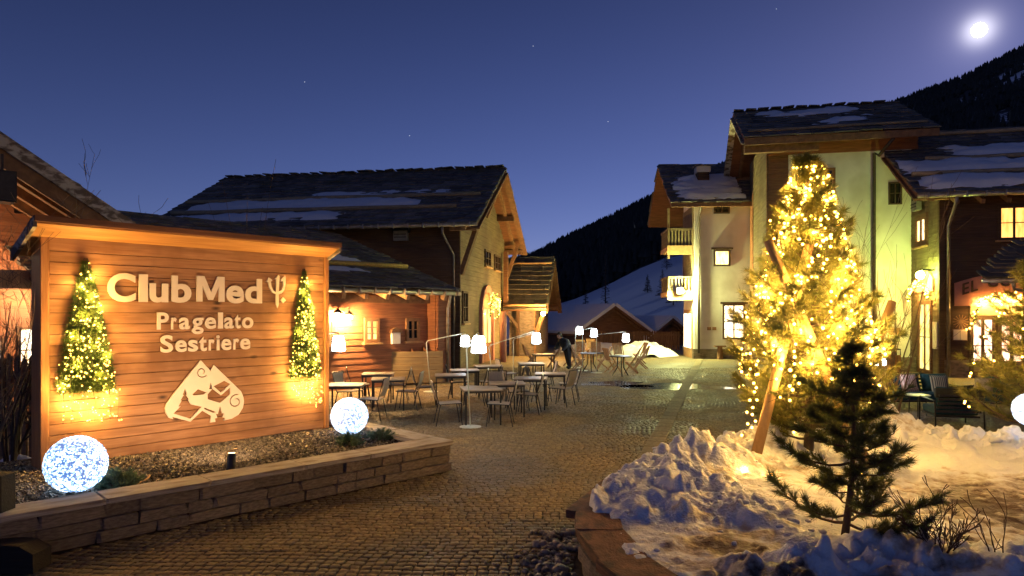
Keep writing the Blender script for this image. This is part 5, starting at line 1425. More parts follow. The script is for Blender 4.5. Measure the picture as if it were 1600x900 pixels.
# ------------------------------------------------------------------ lit half trees hung on the sign
def needles(centres, dirs, L, w, mat, name, parent, per=1, jit=.5, seed=0):
    """needle triangles: centres (n,3), directions (n,3)"""
    g_ = np.random.default_rng(seed); n = len(centres) * per
    c = np.repeat(centres, per, 0); d_ = np.repeat(dirs, per, 0) + g_.normal(0, jit, (n, 3))
    d_ /= np.linalg.norm(d_, axis=1)[:, None] + 1e-9
    s_ = np.cross(d_, g_.normal(0, 1, (n, 3))); s_ /= np.linalg.norm(s_, axis=1)[:, None] + 1e-9
    ln = L * g_.uniform(.6, 1.25, n)[:, None]
    V = np.stack([c - s_ * w / 2, c + s_ * w / 2, c + d_ * ln], 1).reshape(-1, 3)
    F = np.arange(n * 3).reshape(-1, 3)
    return link(name, mesh_np(name, V, F, mat), parent)

def wall_tree(label, pxc, r_top, r_bot, r_hang, wpx, seed):
    g_ = np.random.default_rng(seed); x0 = SG.tx(pxc, -.1)
    zt_, zb_, zh = SG.z(r_top, x0, -.1), SG.z(r_bot, x0, -.1), SG.z(r_hang, x0, -.1)
    R = wpx * SG.w(x0, -.1)[1] / FPX / 2
    q = SG.w(x0, -.03); t = thing('wall_tree', label, 'wall tree', (q[0], q[1], zb_), SG.ang)
    h = zt_ - zb_
    n = 2600
    v = 1 - np.sqrt(g_.uniform(0, 1, n)); v = np.clip(v, 0, .97); a = g_.uniform(math.pi, 2 * math.pi, n)
    lean = .10
    rr = R * (1 - v) ** .8 * g_.uniform(.55, 1.05, n)
    C_ = np.stack([np.cos(a) * rr - lean * 0, np.sin(a) * rr * .75, v * h], 1)
    D_ = np.stack([np.cos(a), np.sin(a), np.full(n, .1)], 1)
    needles(C_, D_, .07, .007, M['garland'], 'greenery', t, 9, .7, seed)
    MB().lathe([(R * .55, .02), (R * .3, h * .45), (.02, h * .98)], 12).build('core', M['garland'], t)
    nb = 235
    ws = MB()
    for s in range(7):
        aa = math.pi + (s + .5) * math.pi / 7; pts = []
        for k in range(9):
            vv = 1 - k / 8; pts.append((math.cos(aa + .2 * math.sin(k)) * (R * (1 - vv) ** .8 + .02), math.sin(aa) * (R * .8 * (1 - vv) ** .8 + .02), vv * h))
        ws.tube(pts, .003, 3)
    # bulbs
    for k in range(nb):
        v_ = 1 - math.sqrt(g_.uniform()); v_ = min(v_, .98); a_ = g_.uniform(math.pi * 1.02, math.pi * 1.98); r_ = R * (1 - v_) ** .8 * g_.uniform(.72, 1.15) + .012
        link('bulb', BULB_S, t, Matrix.Translation((math.cos(a_) * r_, math.sin(a_) * r_ * .8 - .02, v_ * h)) @ Matrix.Scale(float(g_.uniform(.7, 1.5)), 4))
    hang = zh - zb_
    for s in range(8):
        xx = -R * .85 + s * R * 1.95 / 7; L_ = hang * (.62 + .38 * g_.uniform()) * (.8 + .3 * s / 7)
        ws.tube([(xx, -.06 - .1 * math.sin(s), .02), (xx + .02, -.05, L_ * .5), (xx, -.06, L_)], .003, 3)
        for k in range(6 if s < 5 else 10): link('bulb', BULB_S, t, Matrix.Translation((xx + g_.normal(0, .02), -.07 + g_.normal(0, .012), L_ * g_.uniform(0, 1))))
    gl_ = []
    for k in range(12):
        v_ = .06 + .8 * k / 11; a_ = math.pi * (1.12 + .76 * ((k * .618) % 1)); r_ = R * (1 - v_) ** .8 * 1.0 + .03
        gl_.append((math.cos(a_) * r_, math.sin(a_) * r_ * .85 - .03, v_ * h))
    for k in range(4): gl_.append((-R * .7 + R * .5 * k, -.09, hang * (.25 + .15 * (k % 3))))
    string_glow(t, gl_, 88, r=.02)
    ws.build('wire', M['wire'], t)
    return t
wall_tree('tall cone of greenery and fairy lights on the left side of the sign', 137, 403, 612, 676, 78, 3)
wall_tree('narrow cone of greenery and fairy lights on the right side of the sign', 478, 420, 588, 640, 50, 5)

# ------------------------------------------------------------------ light globes, shrubs, spotlight, hose in the bed
m, n, l, b = new_mat('light_globe')
tc = n.new('ShaderNodeTexCoord'); vo = n.new('ShaderNodeTexVoronoi'); vo.inputs['Scale'].default_value = 48; vo.feature = 'F1'
l.new(tc.outputs['Object'], vo.inputs['Vector'])
ns = n.new('ShaderNodeTexNoise'); ns.inputs['Scale'].default_value = 16; ns.inputs['Detail'].default_value = 4; l.new(tc.outputs['Object'], ns.inputs['Vector'])
ml = n.new('ShaderNodeMath'); ml.operation = 'MULTIPLY'; l.new(vo.outputs['Distance'], ml.inputs[0]); l.new(ns.outputs[0], ml.inputs[1])
rp = n.new('ShaderNodeValToRGB'); e = rp.color_ramp.elements; e[0].position = .05; e[0].color = (.78, .92, 1, 1); e[1].position = .29; e[1].color = (.02, .05, .14, 1)
k_ = e.new(.16); k_.color = (.50, .74, 1, 1)
l.new(ml.outputs[0], rp.inputs[0]); l.new(rp.outputs[0], b.inputs['Emission Color']); b.inputs['Emission Strength'].default_value = 2.3; b.inputs['Roughness'].default_value = .3
M['globe'] = m
def light_globe(label, px, row, d_px, Y, gz=None):
    r = d_px * Y / FPX / 2; p = at(px, row, Y)
    t = thing('light_globe', label, 'light globe', (p.x, p.y, p.z - r))
    me = bpy.data.meshes.new('globe'); b_ = bmesh.new(); bmesh.ops.create_icosphere(b_, subdivisions=5, radius=r)
    g_ = np.random.default_rng(int(px))
    for v in b_.verts:
        v.co *= 1 + .02 * math.sin(v.co.x * 95 + 3 * math.sin(v.co.z * 80)) * math.sin(v.co.y * 90 + v.co.z * 60) + .006 * g_.normal()
        v.co.z += r
    b_.to_mesh(me); b_.free(); me.materials.append(M['globe']); link('globe', me, t)
    MB().lathe([(r * .35, -.05), (r * .35, .03), (r * .2, .05)], 12).build('base', M['black'], t)
    return t
light_globe('large cold-white light globe in the planter below the left lit cone', 119, 725, 87, 7.4)
light_globe('small cold-white light globe at the right end of the sign', 546, 650, 57, 10.5)

def shrub(label, c, R, n, mat, seed, L=.07, h=.75):
    g_ = np.random.default_rng(seed); t = thing('dwarf_pine', label, 'shrub', c)
    st = MB(); cs_, ds_ = [], []
    for k in range(n):
        a = g_.uniform(0, 6.283); el = math.asin(min(1, g_.uniform(.05, 1))); r = R * g_.uniform(.55, 1)
        tip = Vector((math.cos(a) * math.cos(el) * r, math.sin(a) * math.cos(el) * r, math.sin(el) * r * h + .02))
        st.tube([(0, 0, -.02), tip * .55 + Vector((0, 0, -.02)), tip], [.009, .006, .003], 4, False)
        for j in range(5):
            cs_.append(tip * (.6 + .1 * j)); ds_.append(tip.normalized() + Vector((0, 0, .3)))
    st.build('stem', M['bark'], t)
    needles(np.array([tuple(q) for q in cs_]), np.array([tuple(q) for q in ds_]), L, .008, mat, 'crown', t, 16, .65, seed)
p = ground(186, 765, GZ); shrub('blue-lit dwarf pine beside the large light globe', (p.x, p.y, GZ), .26, 60, M['needle_blue'], 4)
p = ground(548, 696, GZ); shrub('dwarf pine in front of the small light globe', (p.x, p.y, GZ), .26, 50, M['needle_blue'], 5, h=.6)
p = ground(594, 688, GZ); shrub('low dwarf pine at the right end of the planter', (p.x, p.y, GZ), .26, 40, M['needle_blue'], 6, h=.55)
p = ground(360, 741, GZ)
sl_ = thing('spotlight', 'black cylindrical spotlight standing in the gravel below the sign', 'spotlight', (p.x, p.y, GZ), SG.ang)
tilt = Matrix.Rotation(.12, 4, 'Y') @ Matrix.Rotation(-.12, 4, 'X')
me = MB().lathe([(.05, .03), (.052, .04), (.052, .24), (.048, .25)], 18).mesh('housing', surf('spot_black', (.03, .03, .035), (.02, .02, .024), 5, (1, 1, 1), .35, .03, metal=.4), True); link('housing', me, sl_, tilt)
link('lens', MB().lathe([(.04, .2505), (.04, .254)], 18).mesh('lens', M['spot_lens']), sl_, tilt)
MB().tube([(0, 0, -.06), (0, 0, .04)], .012, 8).build('spike', M['black'], sl_)
MB().bar((-.04, 0, .275), (.09, .0, .30), .03, .008).build('glare_flap', M['teak'], sl_)
def spot_at(name, loc, target, energy, col, size, blend=.6, radius=.05, parent=None):
    ld = bpy.data.lights.new(name, 'SPOT'); ld.energy = energy; ld.color = col; ld.spot_size = size; ld.spot_blend = blend; ld.shadow_soft_size = radius
    lo = bpy.data.objects.new(name, ld); COL.objects.link(lo); lo.location = loc; lo.rotation_euler = (Vector(target) - Vector(loc)).to_track_quat('-Z', 'Y').to_euler(); return lo
tg = SG.w(2.0, 0)
spot_at('spotlight_beam', (p.x + .03, p.y + .05, GZ + .30), (tg[0], tg[1], 2.0), 108, (1.0, .62, .32), math.radians(150), .9, .05)
# curved hose lying in the bed
hs = PL.w(-4.02, .62)
pts = [(hs[0] + .24 * math.cos(t) , hs[1] + .2 * math.sin(t), GZ + .03) for t in [-.9 + i * .24 for i in range(12)]]
hz = ground(205, 755, GZ); pts = [(hz.x + .16 * math.cos(t), hz.y + .26 * math.sin(t), GZ + .035 + .01 * math.sin(3 * t)) for t in [-1.7 + i * .3 for i in range(11)]]
o = MB().tube(pts, .012, 6).build('hose', M['pale_beam'], None, True)
tag(o, 'curved tan hose lying in the gravel beside the dwarf pine', 'hose')
# dark timber barrier at the near left corner
q = at(-40, 880, 6.15)
br = thing('timber_barrier', 'dark timber beam and post at the near left corner of the planter', 'barrier', (q.x, q.y, 0), 0)
x1 = at(66, 880, 6.15).x - q.x
MB().prism([(-.6, .0), (x1, .0), (x1, .17), (x1 - .13, .24), (x1 - .25, .25), (-.6, .19)], (0, -.12, 0), (1, 0, 0), (0, 0, 1), (0, .24, 0)).build('beam', M['tarred'], br)
xp = at(12, 800, 6.4).x - q.x
link('post', bevelled(MB().box(xp - .3, xp, .16, .36, 0, .80), 'post', M['tarred'], .01), br)
link('rail', bevelled(MB().box(xp - .6, xp - .31, .2, .3, .5, .66), 'rail', M['tarred'], .01), br)

# ------------------------------------------------------------------ bare shrubs and pickets left of the sign
def bare(name, label, loc, stems, h, spread, seed, mat, r0=.018, levels=3, cat='shrub', up=1.0, curve=.25):
    g_ = random.Random(seed); t = thing(name, label, cat, loc)
    tr, br_ = MB(), MB()
    def grow(mb, p, d, L, r, lev):
        pts = [p]; rs_ = [r]; k = 6 if lev == 0 else 4
        for i in range(k):
            d = (d + Vector((g_.gauss(0, curve), g_.gauss(0, curve), g_.gauss(0, curve * .6) + .10 * up)) * .5).normalized()
            p = p + d * L / k; pts.append(p); rs_.append(max(.0028, r * (1 - .8 * (i + 1) / k)))
        mb.tube(pts, rs_, 4 if lev else 5, False)
        if lev < levels:
            for _ in range(g_.randint(3, 5)):
                i = g_.randint(1, k); dd = (d + Vector((g_.gauss(0, .6), g_.gauss(0, .6), g_.uniform(0, .5)))).normalized()
                grow(br_, pts[i], dd, L * g_.uniform(.35, .62), rs_[i] * .7, lev + 1)
    for s in range(stems):
        a = g_.uniform(0, 6.283); d = Vector((math.cos(a) * spread, math.sin(a) * spread, 1)).normalized()
        grow(tr, Vector((math.cos(a) * .06, math.sin(a) * .06, 0)), d, h * g_.uniform(.75, 1.1), r0 * g_.uniform(.7, 1.2), 0)
    tr.build('trunk', mat, t, True, fix=False); br_.build('twigs', mat, t, True, fix=False)
    return t
p = at(14, 700, 9.6); bare('bare_shrub', 'leafless shrub with dark twisted branches left of the sign', (p.x, p.y, .2), 7, 2.3, .28, 3, M['dark_twig'], .03)
p = at(-25, 700, 8.4); bare('bare_shrub', 'leafless pale-stemmed shrub at the left edge behind the barrier', (p.x, p.y, .2), 5, 2.6, .2, 8, M['twig'], .024)
p = at(388, 360, 11.6); bare('dry_grass_tuft', 'tuft of dry stalks sticking up behind the sign roof', (p.x, p.y, .1), 9, 3.72, .05, 12, M['twig'], .008, 1, 'grass tuft', curve=.06)
f0, f1 = at(-20, 600, 11.2), at(60, 600, 10.6)
fd = f1 - f0; fL = math.hypot(fd.x, fd.y)
fe2 = thing('picket_fence', 'stretch of tall timber pickets behind the bare shrub left of the sign', 'fence', (f0.x, f0.y, 0), math.atan2(fd.y, fd.x))
pk2 = MB().prism([(-.06, 0), (.06, 0), (.06, 1.55), (0, 1.62), (-.06, 1.55)], (0, 0, 0), (1, 0, 0), (0, 0, 1), (0, .03, 0)).mesh('picket', M['brown_wood'])
for k in range(int(fL / .2) + 1): link('picket', pk2, fe2, Matrix.Translation((k * .2, 0, random.uniform(-.04, .04))))
for z in (.5, 1.2): MB().box(0, fL, .034, .08, z, z + .1).build('rail', M['brown_wood'], fe2)
p = at(30, 690, 9.9); heap('snow_pile', 'small dirty snow remnant beside the sign end post', p.x, p.y, .5, .35, .22, 9)
# ================================================================== terrace tables, chairs, lamps
TOPM = bevelled(MB().box(-.40, .40, -.38, .38, .715, .74), 'table_top', M['table_top'], .004)
TLEG = MB().box(-.016, .016, -.016, .016, 0, .713).mesh('leg', M['steel'])
APR = MB().box(-.38, .38, -.36, -.345, .67, .713).box(-.38, .38, .345, .36, .67, .713).box(-.38, -.365, -.345, .345, .67, .713).box(.365, .38, -.345, .345, .67, .713).mesh('frame', M['steel'])
def table_proto(label, loc, rz):
    t = thing('cafe_table', label, 'table', loc, rz, 'square tables on the terrace')
    link('table_top', TOPM, t); link('frame', APR, t)
    for sx in (-.36, .36):
        for sy in (-.34, .34): link('leg', TLEG, t, Matrix.Translation((sx, sy, 0)))
    return t
def tpos(px, row): Y = (H - .74) * FPX / (row - Y0); return ((px - 800) / FPX * Y, Y, 0)
TABLES = [(751, 606, 12, 'square table nearest the camera beside the lamp with the round base'), (792, 597.5, 4, 'square table right behind the nearest table'),
          (829, 590, -6, 'square table in the right row, third from the camera'), (860, 583, -3, 'square table at the right corner of the metal chairs'),
          (704, 585, 6, 'square table in front of the timber enclosure corner post'), (726, 577.5, 8, 'square table second from the chalet doorway'),
          (763, 571, 10, 'square table closest to the chalet doorway'), (830, 567, 4, 'square table with small items under the far hanging lamp'),
          (607, 591, 9, 'square table between the enclosure and the white globe, nearer one'), (591, 583, 5, 'square table pushed up against the timber enclosure'),
          (540, 600, 3, 'square table half hidden by the sign end'), (849, 553, 6, 'square table beside the dark bending person')]
tp = None
for (px, row, a, lb_) in TABLES:
    l3 = tpos(px, row)
    if tp is None: tp = table_proto(lb_, l3, math.radians(a))
    else:
        c = copy_tree(tp); c.location = l3; c.rotation_euler = (0, 0, math.radians(a)); c['label'] = lb_

def sling_chair(label):
    """slim metal chair with fabric seat and back, open legs; faces +x"""
    t = thing('sling_chair', label, 'chair', (0, 0, 0), 0, 'metal chairs on the terrace')
    s = MB().hexa([(-.20, -.22, .435), (.24, -.22, .455), (.24, .22, .455), (-.20, .22, .435)], [(-.20, -.22, .45), (.24, -.22, .47), (.24, .22, .47), (-.20, .22, .45)])
    s.build('seat', M['sling'], t)
    b = MB(); n = 6
    for i in range(n):                                    # slightly curved back sling
        z0, z1 = .50 + i * .38 / n, .50 + (i + 1) * .38 / n; x = lambda z: -.215 - (z - .45) * .28 - .03 * math.sin((z - .5) / .38 * math.pi)
        b.hexa([(x(z0), -.205, z0), (x(z0) + .012, -.205, z0), (x(z0) + .012, .205, z0), (x(z0), .205, z0)], [(x(z1), -.205, z1), (x(z1) + .012, -.205, z1), (x(z1) + .012, .205, z1), (x(z1), .205, z1)])
    b.build('backrest', M['sling'], t)
    f = MB()
    for y in (-.225, .225):
        f.tube([(.25, y, .46), (-.205, y, .44), (-.335, y, .90)], .011, 6)
    f.tube([(-.335, -.225, .90), (-.335, .225, .90)], .011, 6).tube([(.25, -.225, .46), (.25, .225, .46)], .011, 6)
    f.build('frame', M['steel'], t)
    for y in (-.225, .225):
        MB().tube([(.20, y, .45), (.27, y * 1.06, 0)], .011, 6).build('leg', M['steel'], t)
        MB().tube([(-.18, y, .44), (-.27, y * 1.06, 0)], .011, 6).build('leg', M['steel'], t)
    return t
CH_L = [(700, 663, 12, 'metal sling chair on the left of the nearest table'), (782, 664, 176, 'metal sling chair on the right of the nearest table'),
        (826, 646, 172, 'metal sling chair on the right of the second table'), (877, 634, 150, 'metal sling chair at the right end of the metal chairs, back towards the camera'),
        (664, 632, 8, 'metal sling chair on the left of the table by the enclosure corner'), (638, 640, 176, 'metal sling chair facing left beside the table by the white globe'),
        (581, 655, 174, 'metal sling chair just behind the small white globe'), (546, 640, -20, 'metal sling chair with its back against the sign end'),
        (742, 632, 178, 'metal sling chair right of the table near the enclosure'), (776, 634, 95, 'metal sling chair tucked behind the second table'),
        (793, 606, 20, 'pale greenish metal chair near the chalet doorway'), (764, 622, 182, 'metal sling chair left behind the second table'),
        (808, 640, 5, 'metal sling chair tucked left under the third table'), (843, 626, 10, 'metal sling chair tucked left under the corner table'),
        (889, 626, 172, 'metal sling chair behind the right end chair'), (800, 626, 176, 'metal sling chair in the middle behind the second table'),
        (622, 628, 186, 'metal sling chair in front of the timber enclosure'), (562, 628, 15, 'metal sling chair left of the table at the enclosure'),
        (716, 622, 5, 'metal sling chair left of the table second from the doorway'), (852, 612, 185, 'metal sling chair right of the table under the far lamp')]
cp = None
for (px, row, a, lb_) in CH_L:
    g3 = ground(px, row)
    if cp is None: cp = sling_chair(lb_); c = cp
    else: c = copy_tree(cp); c['label'] = lb_
    c.location = tuple(g3); c.rotation_euler = (0, 0, math.radians(a))

SHADE = MB().lathe([(.09, .165), (.115, .11), (.135, -.08), (.14, -.14), (.10, -.155)], 16).mesh('lamp_shade', M['shade'], True)
def hang_lamp(label, base, bend, tip, base_px_r=.22):
    """standing lamp: pole on a disc, bent arm, lantern shade hanging from its tip (world points)"""
    base, bend, tip = Vector(base), Vector(bend), Vector(tip)
    t = thing('standing_lamp', label, 'lamp', (base.x, base.y, 0), 0, 'standing lamps over the terrace tables')
    o = Vector((base.x, base.y, 0)); k = (tip - bend).normalized()
    MB().tube([(0, 0, .01), bend - o - Vector((0, 0, .06)), bend - o + k * .05, tip - o - k * .05, tip - o + Vector((0, 0, -.02)), tip - o - Vector((0, 0, .06))], .014, 8).build('pole', M['pole_paint'], t, True)
    MB().lathe([(base_px_r, 0), (base_px_r, .012), (.03, .03)], 24).build('base', M['pole_paint'], t)
    link('lamp_shade', SHADE, t, Matrix.Translation(tip - o - Vector((0, 0, .24))))
    MB().lathe([(.03, .18), (.10, .173), (.10, .165)], 12).build('cap', M['pole_paint'], t, mx=Matrix.Translation(tip - o - Vector((0, 0, .24))))
b = ground(735, 667); hang_lamp('standing lamp nearest the camera with large glowing shade and round base plate', b, (b.x - .08, b.y, 1.62), at(748, 519, 12.9))
b = ground(673, 612); hang_lamp('standing lamp by the enclosure with long yellow-green arm', b, at(666, 533, b.y), at(727, 520, b.y - .3))
b = ground(771, 606); hang_lamp('standing lamp with long sloping arm in front of the porch house', b, at(764, 540, b.y), at(838, 516, b.y - .2))
b = ground(802, 597); hang_lamp('thin standing lamp behind the sloping-arm lamp', b, at(802, 530, b.y), at(838, 519, b.y + .6))
p = at(529, 519, 14.2); b = (p.x - 1.3, p.y + .5, 0); hang_lamp('standing lamp whose shade peeps out beside the sign end', b, (p.x - 1.3, p.y + .5, 1.75), p)
for (pb, ps_, row, Y, lb_) in ((899, 906, 508, 29, 'small distant standing lamp, leftmost of the three by the snow heap'), (910, 928, 511, 27.5, 'small distant standing lamp, middle one of the three by the snow heap'), (932, 978, 518, 26.5, 'distant standing lamp with long arm, rightmost of the three by the snow heap')):
    q = at(pb, 520, Y); s_ = at(ps_, row, Y); hang_lamp(lb_, (q.x, q.y, 0), (q.x, q.y, s_.z - .12), s_)

# ------------------------------------------------------------------ teak folding chairs and round tables
def teak_chair(label):
    t = thing('teak_chair', label, 'chair', (0, 0, 0), 0, 'teak folding chairs')
    sl_ = MB().box(-.022, .022, -.21, .21, 0, .016).mesh('seat_slat', M['teak'])
    for i in range(7): link('seat_slat', sl_, t, Matrix.Translation((-.17 + i * .062, 0, .43)))
    bs = MB().hexa([(0, -.028, 0), (.014, -.028, 0), (.014, .028, 0), (0, .028, 0)], [(-.14, -.028, .44), (-.126, -.028, .44), (-.126, .028, .44), (-.14, .028, .44)]).mesh('back_slat', M['teak'])
    for i in range(6): link('back_slat', bs, t, Matrix.Translation((-.22, -.17 + i * .068, .48)))
    MB().bar((-.20, -.2, .49), (-.20, .2, .49), .03, .04).bar((-.355, -.23, .93), (-.355, .23, .93), .03, .06).build('back_rail', M['teak'], t)
    for y in (-.225, .225):
        MB().bar((-.36, y, .94), (.24, y * .96, 0), .03, .045).build('leg', M['teak'], t)
        MB().bar((.20, y * .85, .43), (-.27, y * .85, 0), .03, .045).build('leg', M['teak'], t)
    return t
TC = [(905, 577, 5, 'teak folding chair on the left of the left round table'), (941, 578, 178, 'greenish teak folding chair right of the left round table'),
      (958, 582, 20, 'teak folding chair on the left of the right round table'), (986, 583, 168, 'teak folding chair on the right of the right round table'),
      (1001, 576, 160, 'teak folding chair at the far right of the teak group'), (968, 570, -80, 'teak folding chair behind the right round table'),
      (892, 572, 30, 'teak folding chair left behind the bending person'), (932, 566, -90, 'orange-lit teak folding chair behind the left round table'),
      (911, 560, -70, 'teak folding chair in the back row, left one'), (905, 566, -100, 'teak folding chair leaning in the back row, second one'),
      (829, 572, 10, 'teak folding chair left of the table beside the porch house'), (865, 574, 170, 'crossed-leg teak chair right of the table beside the porch house'),
      (998, 568, 190, 'teak folding chair partly behind the far right chair'), (925, 558, -85, 'teak folding chair in the back row close to the fence')]
tcp = None
for (px, row, a, lb_) in TC:
    g3 = ground(px, row)
    if tcp is None: tcp = teak_chair(lb_); c = tcp
    else: c = copy_tree(tcp); c['label'] = lb_
    c.location = tuple(g3); c.rotation_euler = (0, 0, math.radians(a))
for (px, row, lb_) in ((923, 551.5, 'round dark table among the teak chairs, left one'), (970, 556, 'round dark table among the teak chairs, right one')):
    t = thing('round_table', lb_, 'table', tpos(px, row), 0, 'round tables with teak chairs')
    MB().lathe([(.42, .71), (.44, .72), (.44, .74), (.42, .745)], 24).build('table_top', M['steel'], t)
    for k in range(3):
        a = k * 2.094 + .5; MB().tube([(math.cos(a) * .12, math.sin(a) * .12, .71), (math.cos(a) * .14, math.sin(a) * .14, .3), (math.cos(a) * .34, math.sin(a) * .34, 0)], .024, 6).build('leg', M['steel'], t)

# ------------------------------------------------------------------ person bending over a table
def skin_mesh(joints, edges, name, mat):
    me = bpy.data.meshes.new(name); me.from_pydata([j[:3] for j in joints], edges, [])
    ob = bpy.data.objects.new(name, me); COL.objects.link(ob)
    md = ob.modifiers.new('s', 'SKIN'); md.use_smooth_shade = True
    for i, v in enumerate(me.skin_vertices[0].data): v.radius = (joints[i][3], joints[i][3] * (joints[i][4] if len(joints[i]) > 4 else 1)); v.use_root = (i == 0)
    ob.modifiers.new('d', 'SUBSURF').levels = 2
    dg = bpy.context.evaluated_depsgraph_get(); dg.update()
    out = bpy.data.meshes.new_from_object(ob.evaluated_get(dg)); out.name = name; out.materials.clear(); out.materials.append(mat)
    bpy.data.objects.remove(ob); return out
M['coat'] = surf('dark_coat', (.025, .028, .035), (.016, .018, .022), 9, (1, 1, 1), .85, .2)
M['skin'] = surf('skin', (.45, .27, .19), (.40, .23, .16), 9, (1, 1, 1), .6, .05)
M['hair'] = surf('hair', (.03, .02, .015), (.02, .014, .01), 30, (1, 1, 8), .7, .3)
g3 = ground(887, 577)
pe = thing('person', 'person in dark clothes bending over beside the teak chairs', 'person', tuple(g3), math.radians(215))
J = [(0, 0, .88, .19), (.10, 0, 1.02, .20), (.22, 0, 1.16, .21), (.32, 0, 1.25, .12), (.37, 0, 1.30, .07),
     (.0, .11, .80, .13), (.05, .13, .46, .095), (-.02, .13, .10, .07), (.11, .14, .05, .055), (.0, -.11, .80, .13), (-.08, -.13, .46, .095), (-.18, -.13, .10, .07), (-.06, -.14, .05, .055),
     (.24, .24, 1.17, .09), (.33, .29, .93, .07), (.50, .22, .80, .055), (.24, -.24, 1.17, .09), (.34, -.29, .93, .07), (.52, -.20, .82, .055)]
E = [(0, 1), (1, 2), (2, 3), (3, 4), (0, 5), (5, 6), (6, 7), (7, 8), (0, 9), (9, 10), (10, 11), (11, 12), (2, 13), (13, 14), (14, 15), (2, 16), (16, 17), (17, 18)]
link('body', skin_mesh(J, E, 'body', M['coat']), pe)
hd = ico_mesh('head', .105, M['skin'], 3)
for v in hd.vertices:
    v.co = (v.co.x * .95 + (.03 if v.co.x > .085 and abs(v.co.y) < .03 and abs(v.co.z) < .03 else 0), v.co.y * .8, v.co.z * 1.2)
link('head', hd, pe, Matrix.Translation((.44, 0, 1.39)) @ Matrix.Rotation(.5, 4, 'Y'))
hr_ = ico_mesh('hair', .114, M['hair'], 3)
for v in hr_.vertices: v.co = (v.co.x * .95 - .018, v.co.y * .86, v.co.z * 1.18 + .022)
bmh = bmesh.new(); bmh.from_mesh(hr_); bmesh.ops.delete(bmh, geom=[v for v in bmh.verts if v.co.x > .045 and v.co.z < .06], context='VERTS'); bmh.to_mesh(hr_); bmh.free()
link('hair', hr_, pe, Matrix.Translation((.44, 0, 1.39)) @ Matrix.Rotation(.5, 4, 'Y'))
for s in (-1, 1):
    for k in range(5):
        y = s * .19 + (k - 2) * .016; L_ = (.06, .085, .09, .08, .06)[k]
        MB().tube([(.51, y, .80), (.51 + L_ * .6, y, .77), (.51 + L_ * .8, y, .745)], [.011, .01, .008], 5).build('finger', M['skin'], pe, True)

# ------------------------------------------------------------------ lounge corner: sofa, two armchairs, low table, cushions
def cushion(w, h, t, mat, name):
    n = 9; V, F = [], []
    for side in (1, -1):
        for j in range(n):
            for i in range(n):
                u, v = i / (n - 1) * 2 - 1, j / (n - 1) * 2 - 1
                k = max(0, (1 - u ** 4) * (1 - v ** 4)) ** .5
                V.append((u * w / 2 * (1 - .06 * (1 - v * v)), side * t / 2 * k, v * h / 2 * (1 - .06 * (1 - u * u))))
        o_ = 0 if side == 1 else n * n
        for j in range(n - 1):
            for i in range(n - 1):
                a = o_ + j * n + i; F.append((a, a + 1, a + n + 1, a + n) if side == -1 else (a, a + n, a + n + 1, a + 1))
    me = bpy.data.meshes.new(name); me.from_pydata(V, [], F); b_ = bmesh.new(); b_.from_mesh(me); bmesh.ops.remove_doubles(b_, verts=b_.verts, dist=.0005); bmesh.ops.recalc_face_normals(b_, faces=b_.faces); b_.to_mesh(me); b_.free()
    me.polygons.foreach_set('use_smooth', [True] * len(me.polygons)); me.materials.append(mat); return me
def striped(name, c1, c2, sc):
    m, n, l, b = new_mat(name); tc = n.new('ShaderNodeTexCoord'); wv = n.new('ShaderNodeTexWave'); wv.inputs['Scale'].default_value = sc; wv.inputs['Distortion'].default_value = .5
    l.new(tc.outputs['Object'], wv.inputs['Vector']); rp = n.new('ShaderNodeValToRGB'); rp.color_ramp.elements[0].color = (*c1, 1); rp.color_ramp.elements[1].color = (*c2, 1)
    rp.color_ramp.elements[0].position = .4; rp.color_ramp.elements[1].position = .6
    l.new(wv.outputs[0], rp.inputs[0]); l.new(rp.outputs[0], b.inputs['Base Color']); b.inputs['Roughness'].default_value = .9; return m
M['pink_stripe'] = striped('pink_stripe', (.42, .24, .20), (.62, .44, .38), 6); M['check'] = striped('check', (.10, .085, .06), (.45, .38, .26), 7)
def lounge_seat(label, loc, rz, w, seats, cushions, name='armchair', cat='armchair'):
    """outdoor lounge seat: tube frame with loop arms, slatted back, thick cushions; faces -y"""
    t = thing(name, label, cat, loc, rz)
    MB().box(-w / 2, w / 2, -.36, .34, .20, .24).build('seat_frame', M['steel'], t)
    for s in (-1, 1):
        x = s * (w / 2 + .03)
        MB().tube([(x, -.40, 0), (x, -.40, .50), (x, -.36, .545), (x, .36, .545), (x, .42, .50), (x, .46, 0)], .016, 6).build('arm', M['steel'], t, True)
    sl_ = MB().box(-w / 2, w / 2, 0, .02, 0, .045).mesh('slat', M['steel'])
    for j in range(5): link('slat', sl_, t, Matrix.Translation((0, .38 + j * .04, .30 + j * .085)) @ Matrix.Rotation(.2, 4, 'X'))
    cw = w / seats
    for k in range(seats):
        x = -w / 2 + cw * (k + .5)
        link('seat_cushion', bevelled(MB().box(-cw / 2 + .01, cw / 2 - .01, -.36, .30, .244, .40), 'seat_cushion', M['teal'], .04, 0, 3), t, Matrix.Translation((x, 0, 0)))
        bc = cushion(cw - .02, .46, .2, M['teal'], 'back_cushion'); link('back_cushion', bc, t, Matrix.Translation((x, .30, .60)) @ Matrix.Rotation(-.28, 4, 'X'))
    for (x, y, z, mt, sz_, tl, rz_) in cushions:
        link('throw_cushion', cushion(sz_, sz_, .16, M[mt], 'throw_cushion'), t, Matrix.Translation((x, y, z)) @ Matrix.Rotation(rz_, 4, 'Z') @ Matrix.Rotation(tl, 4, 'X'))
    return t
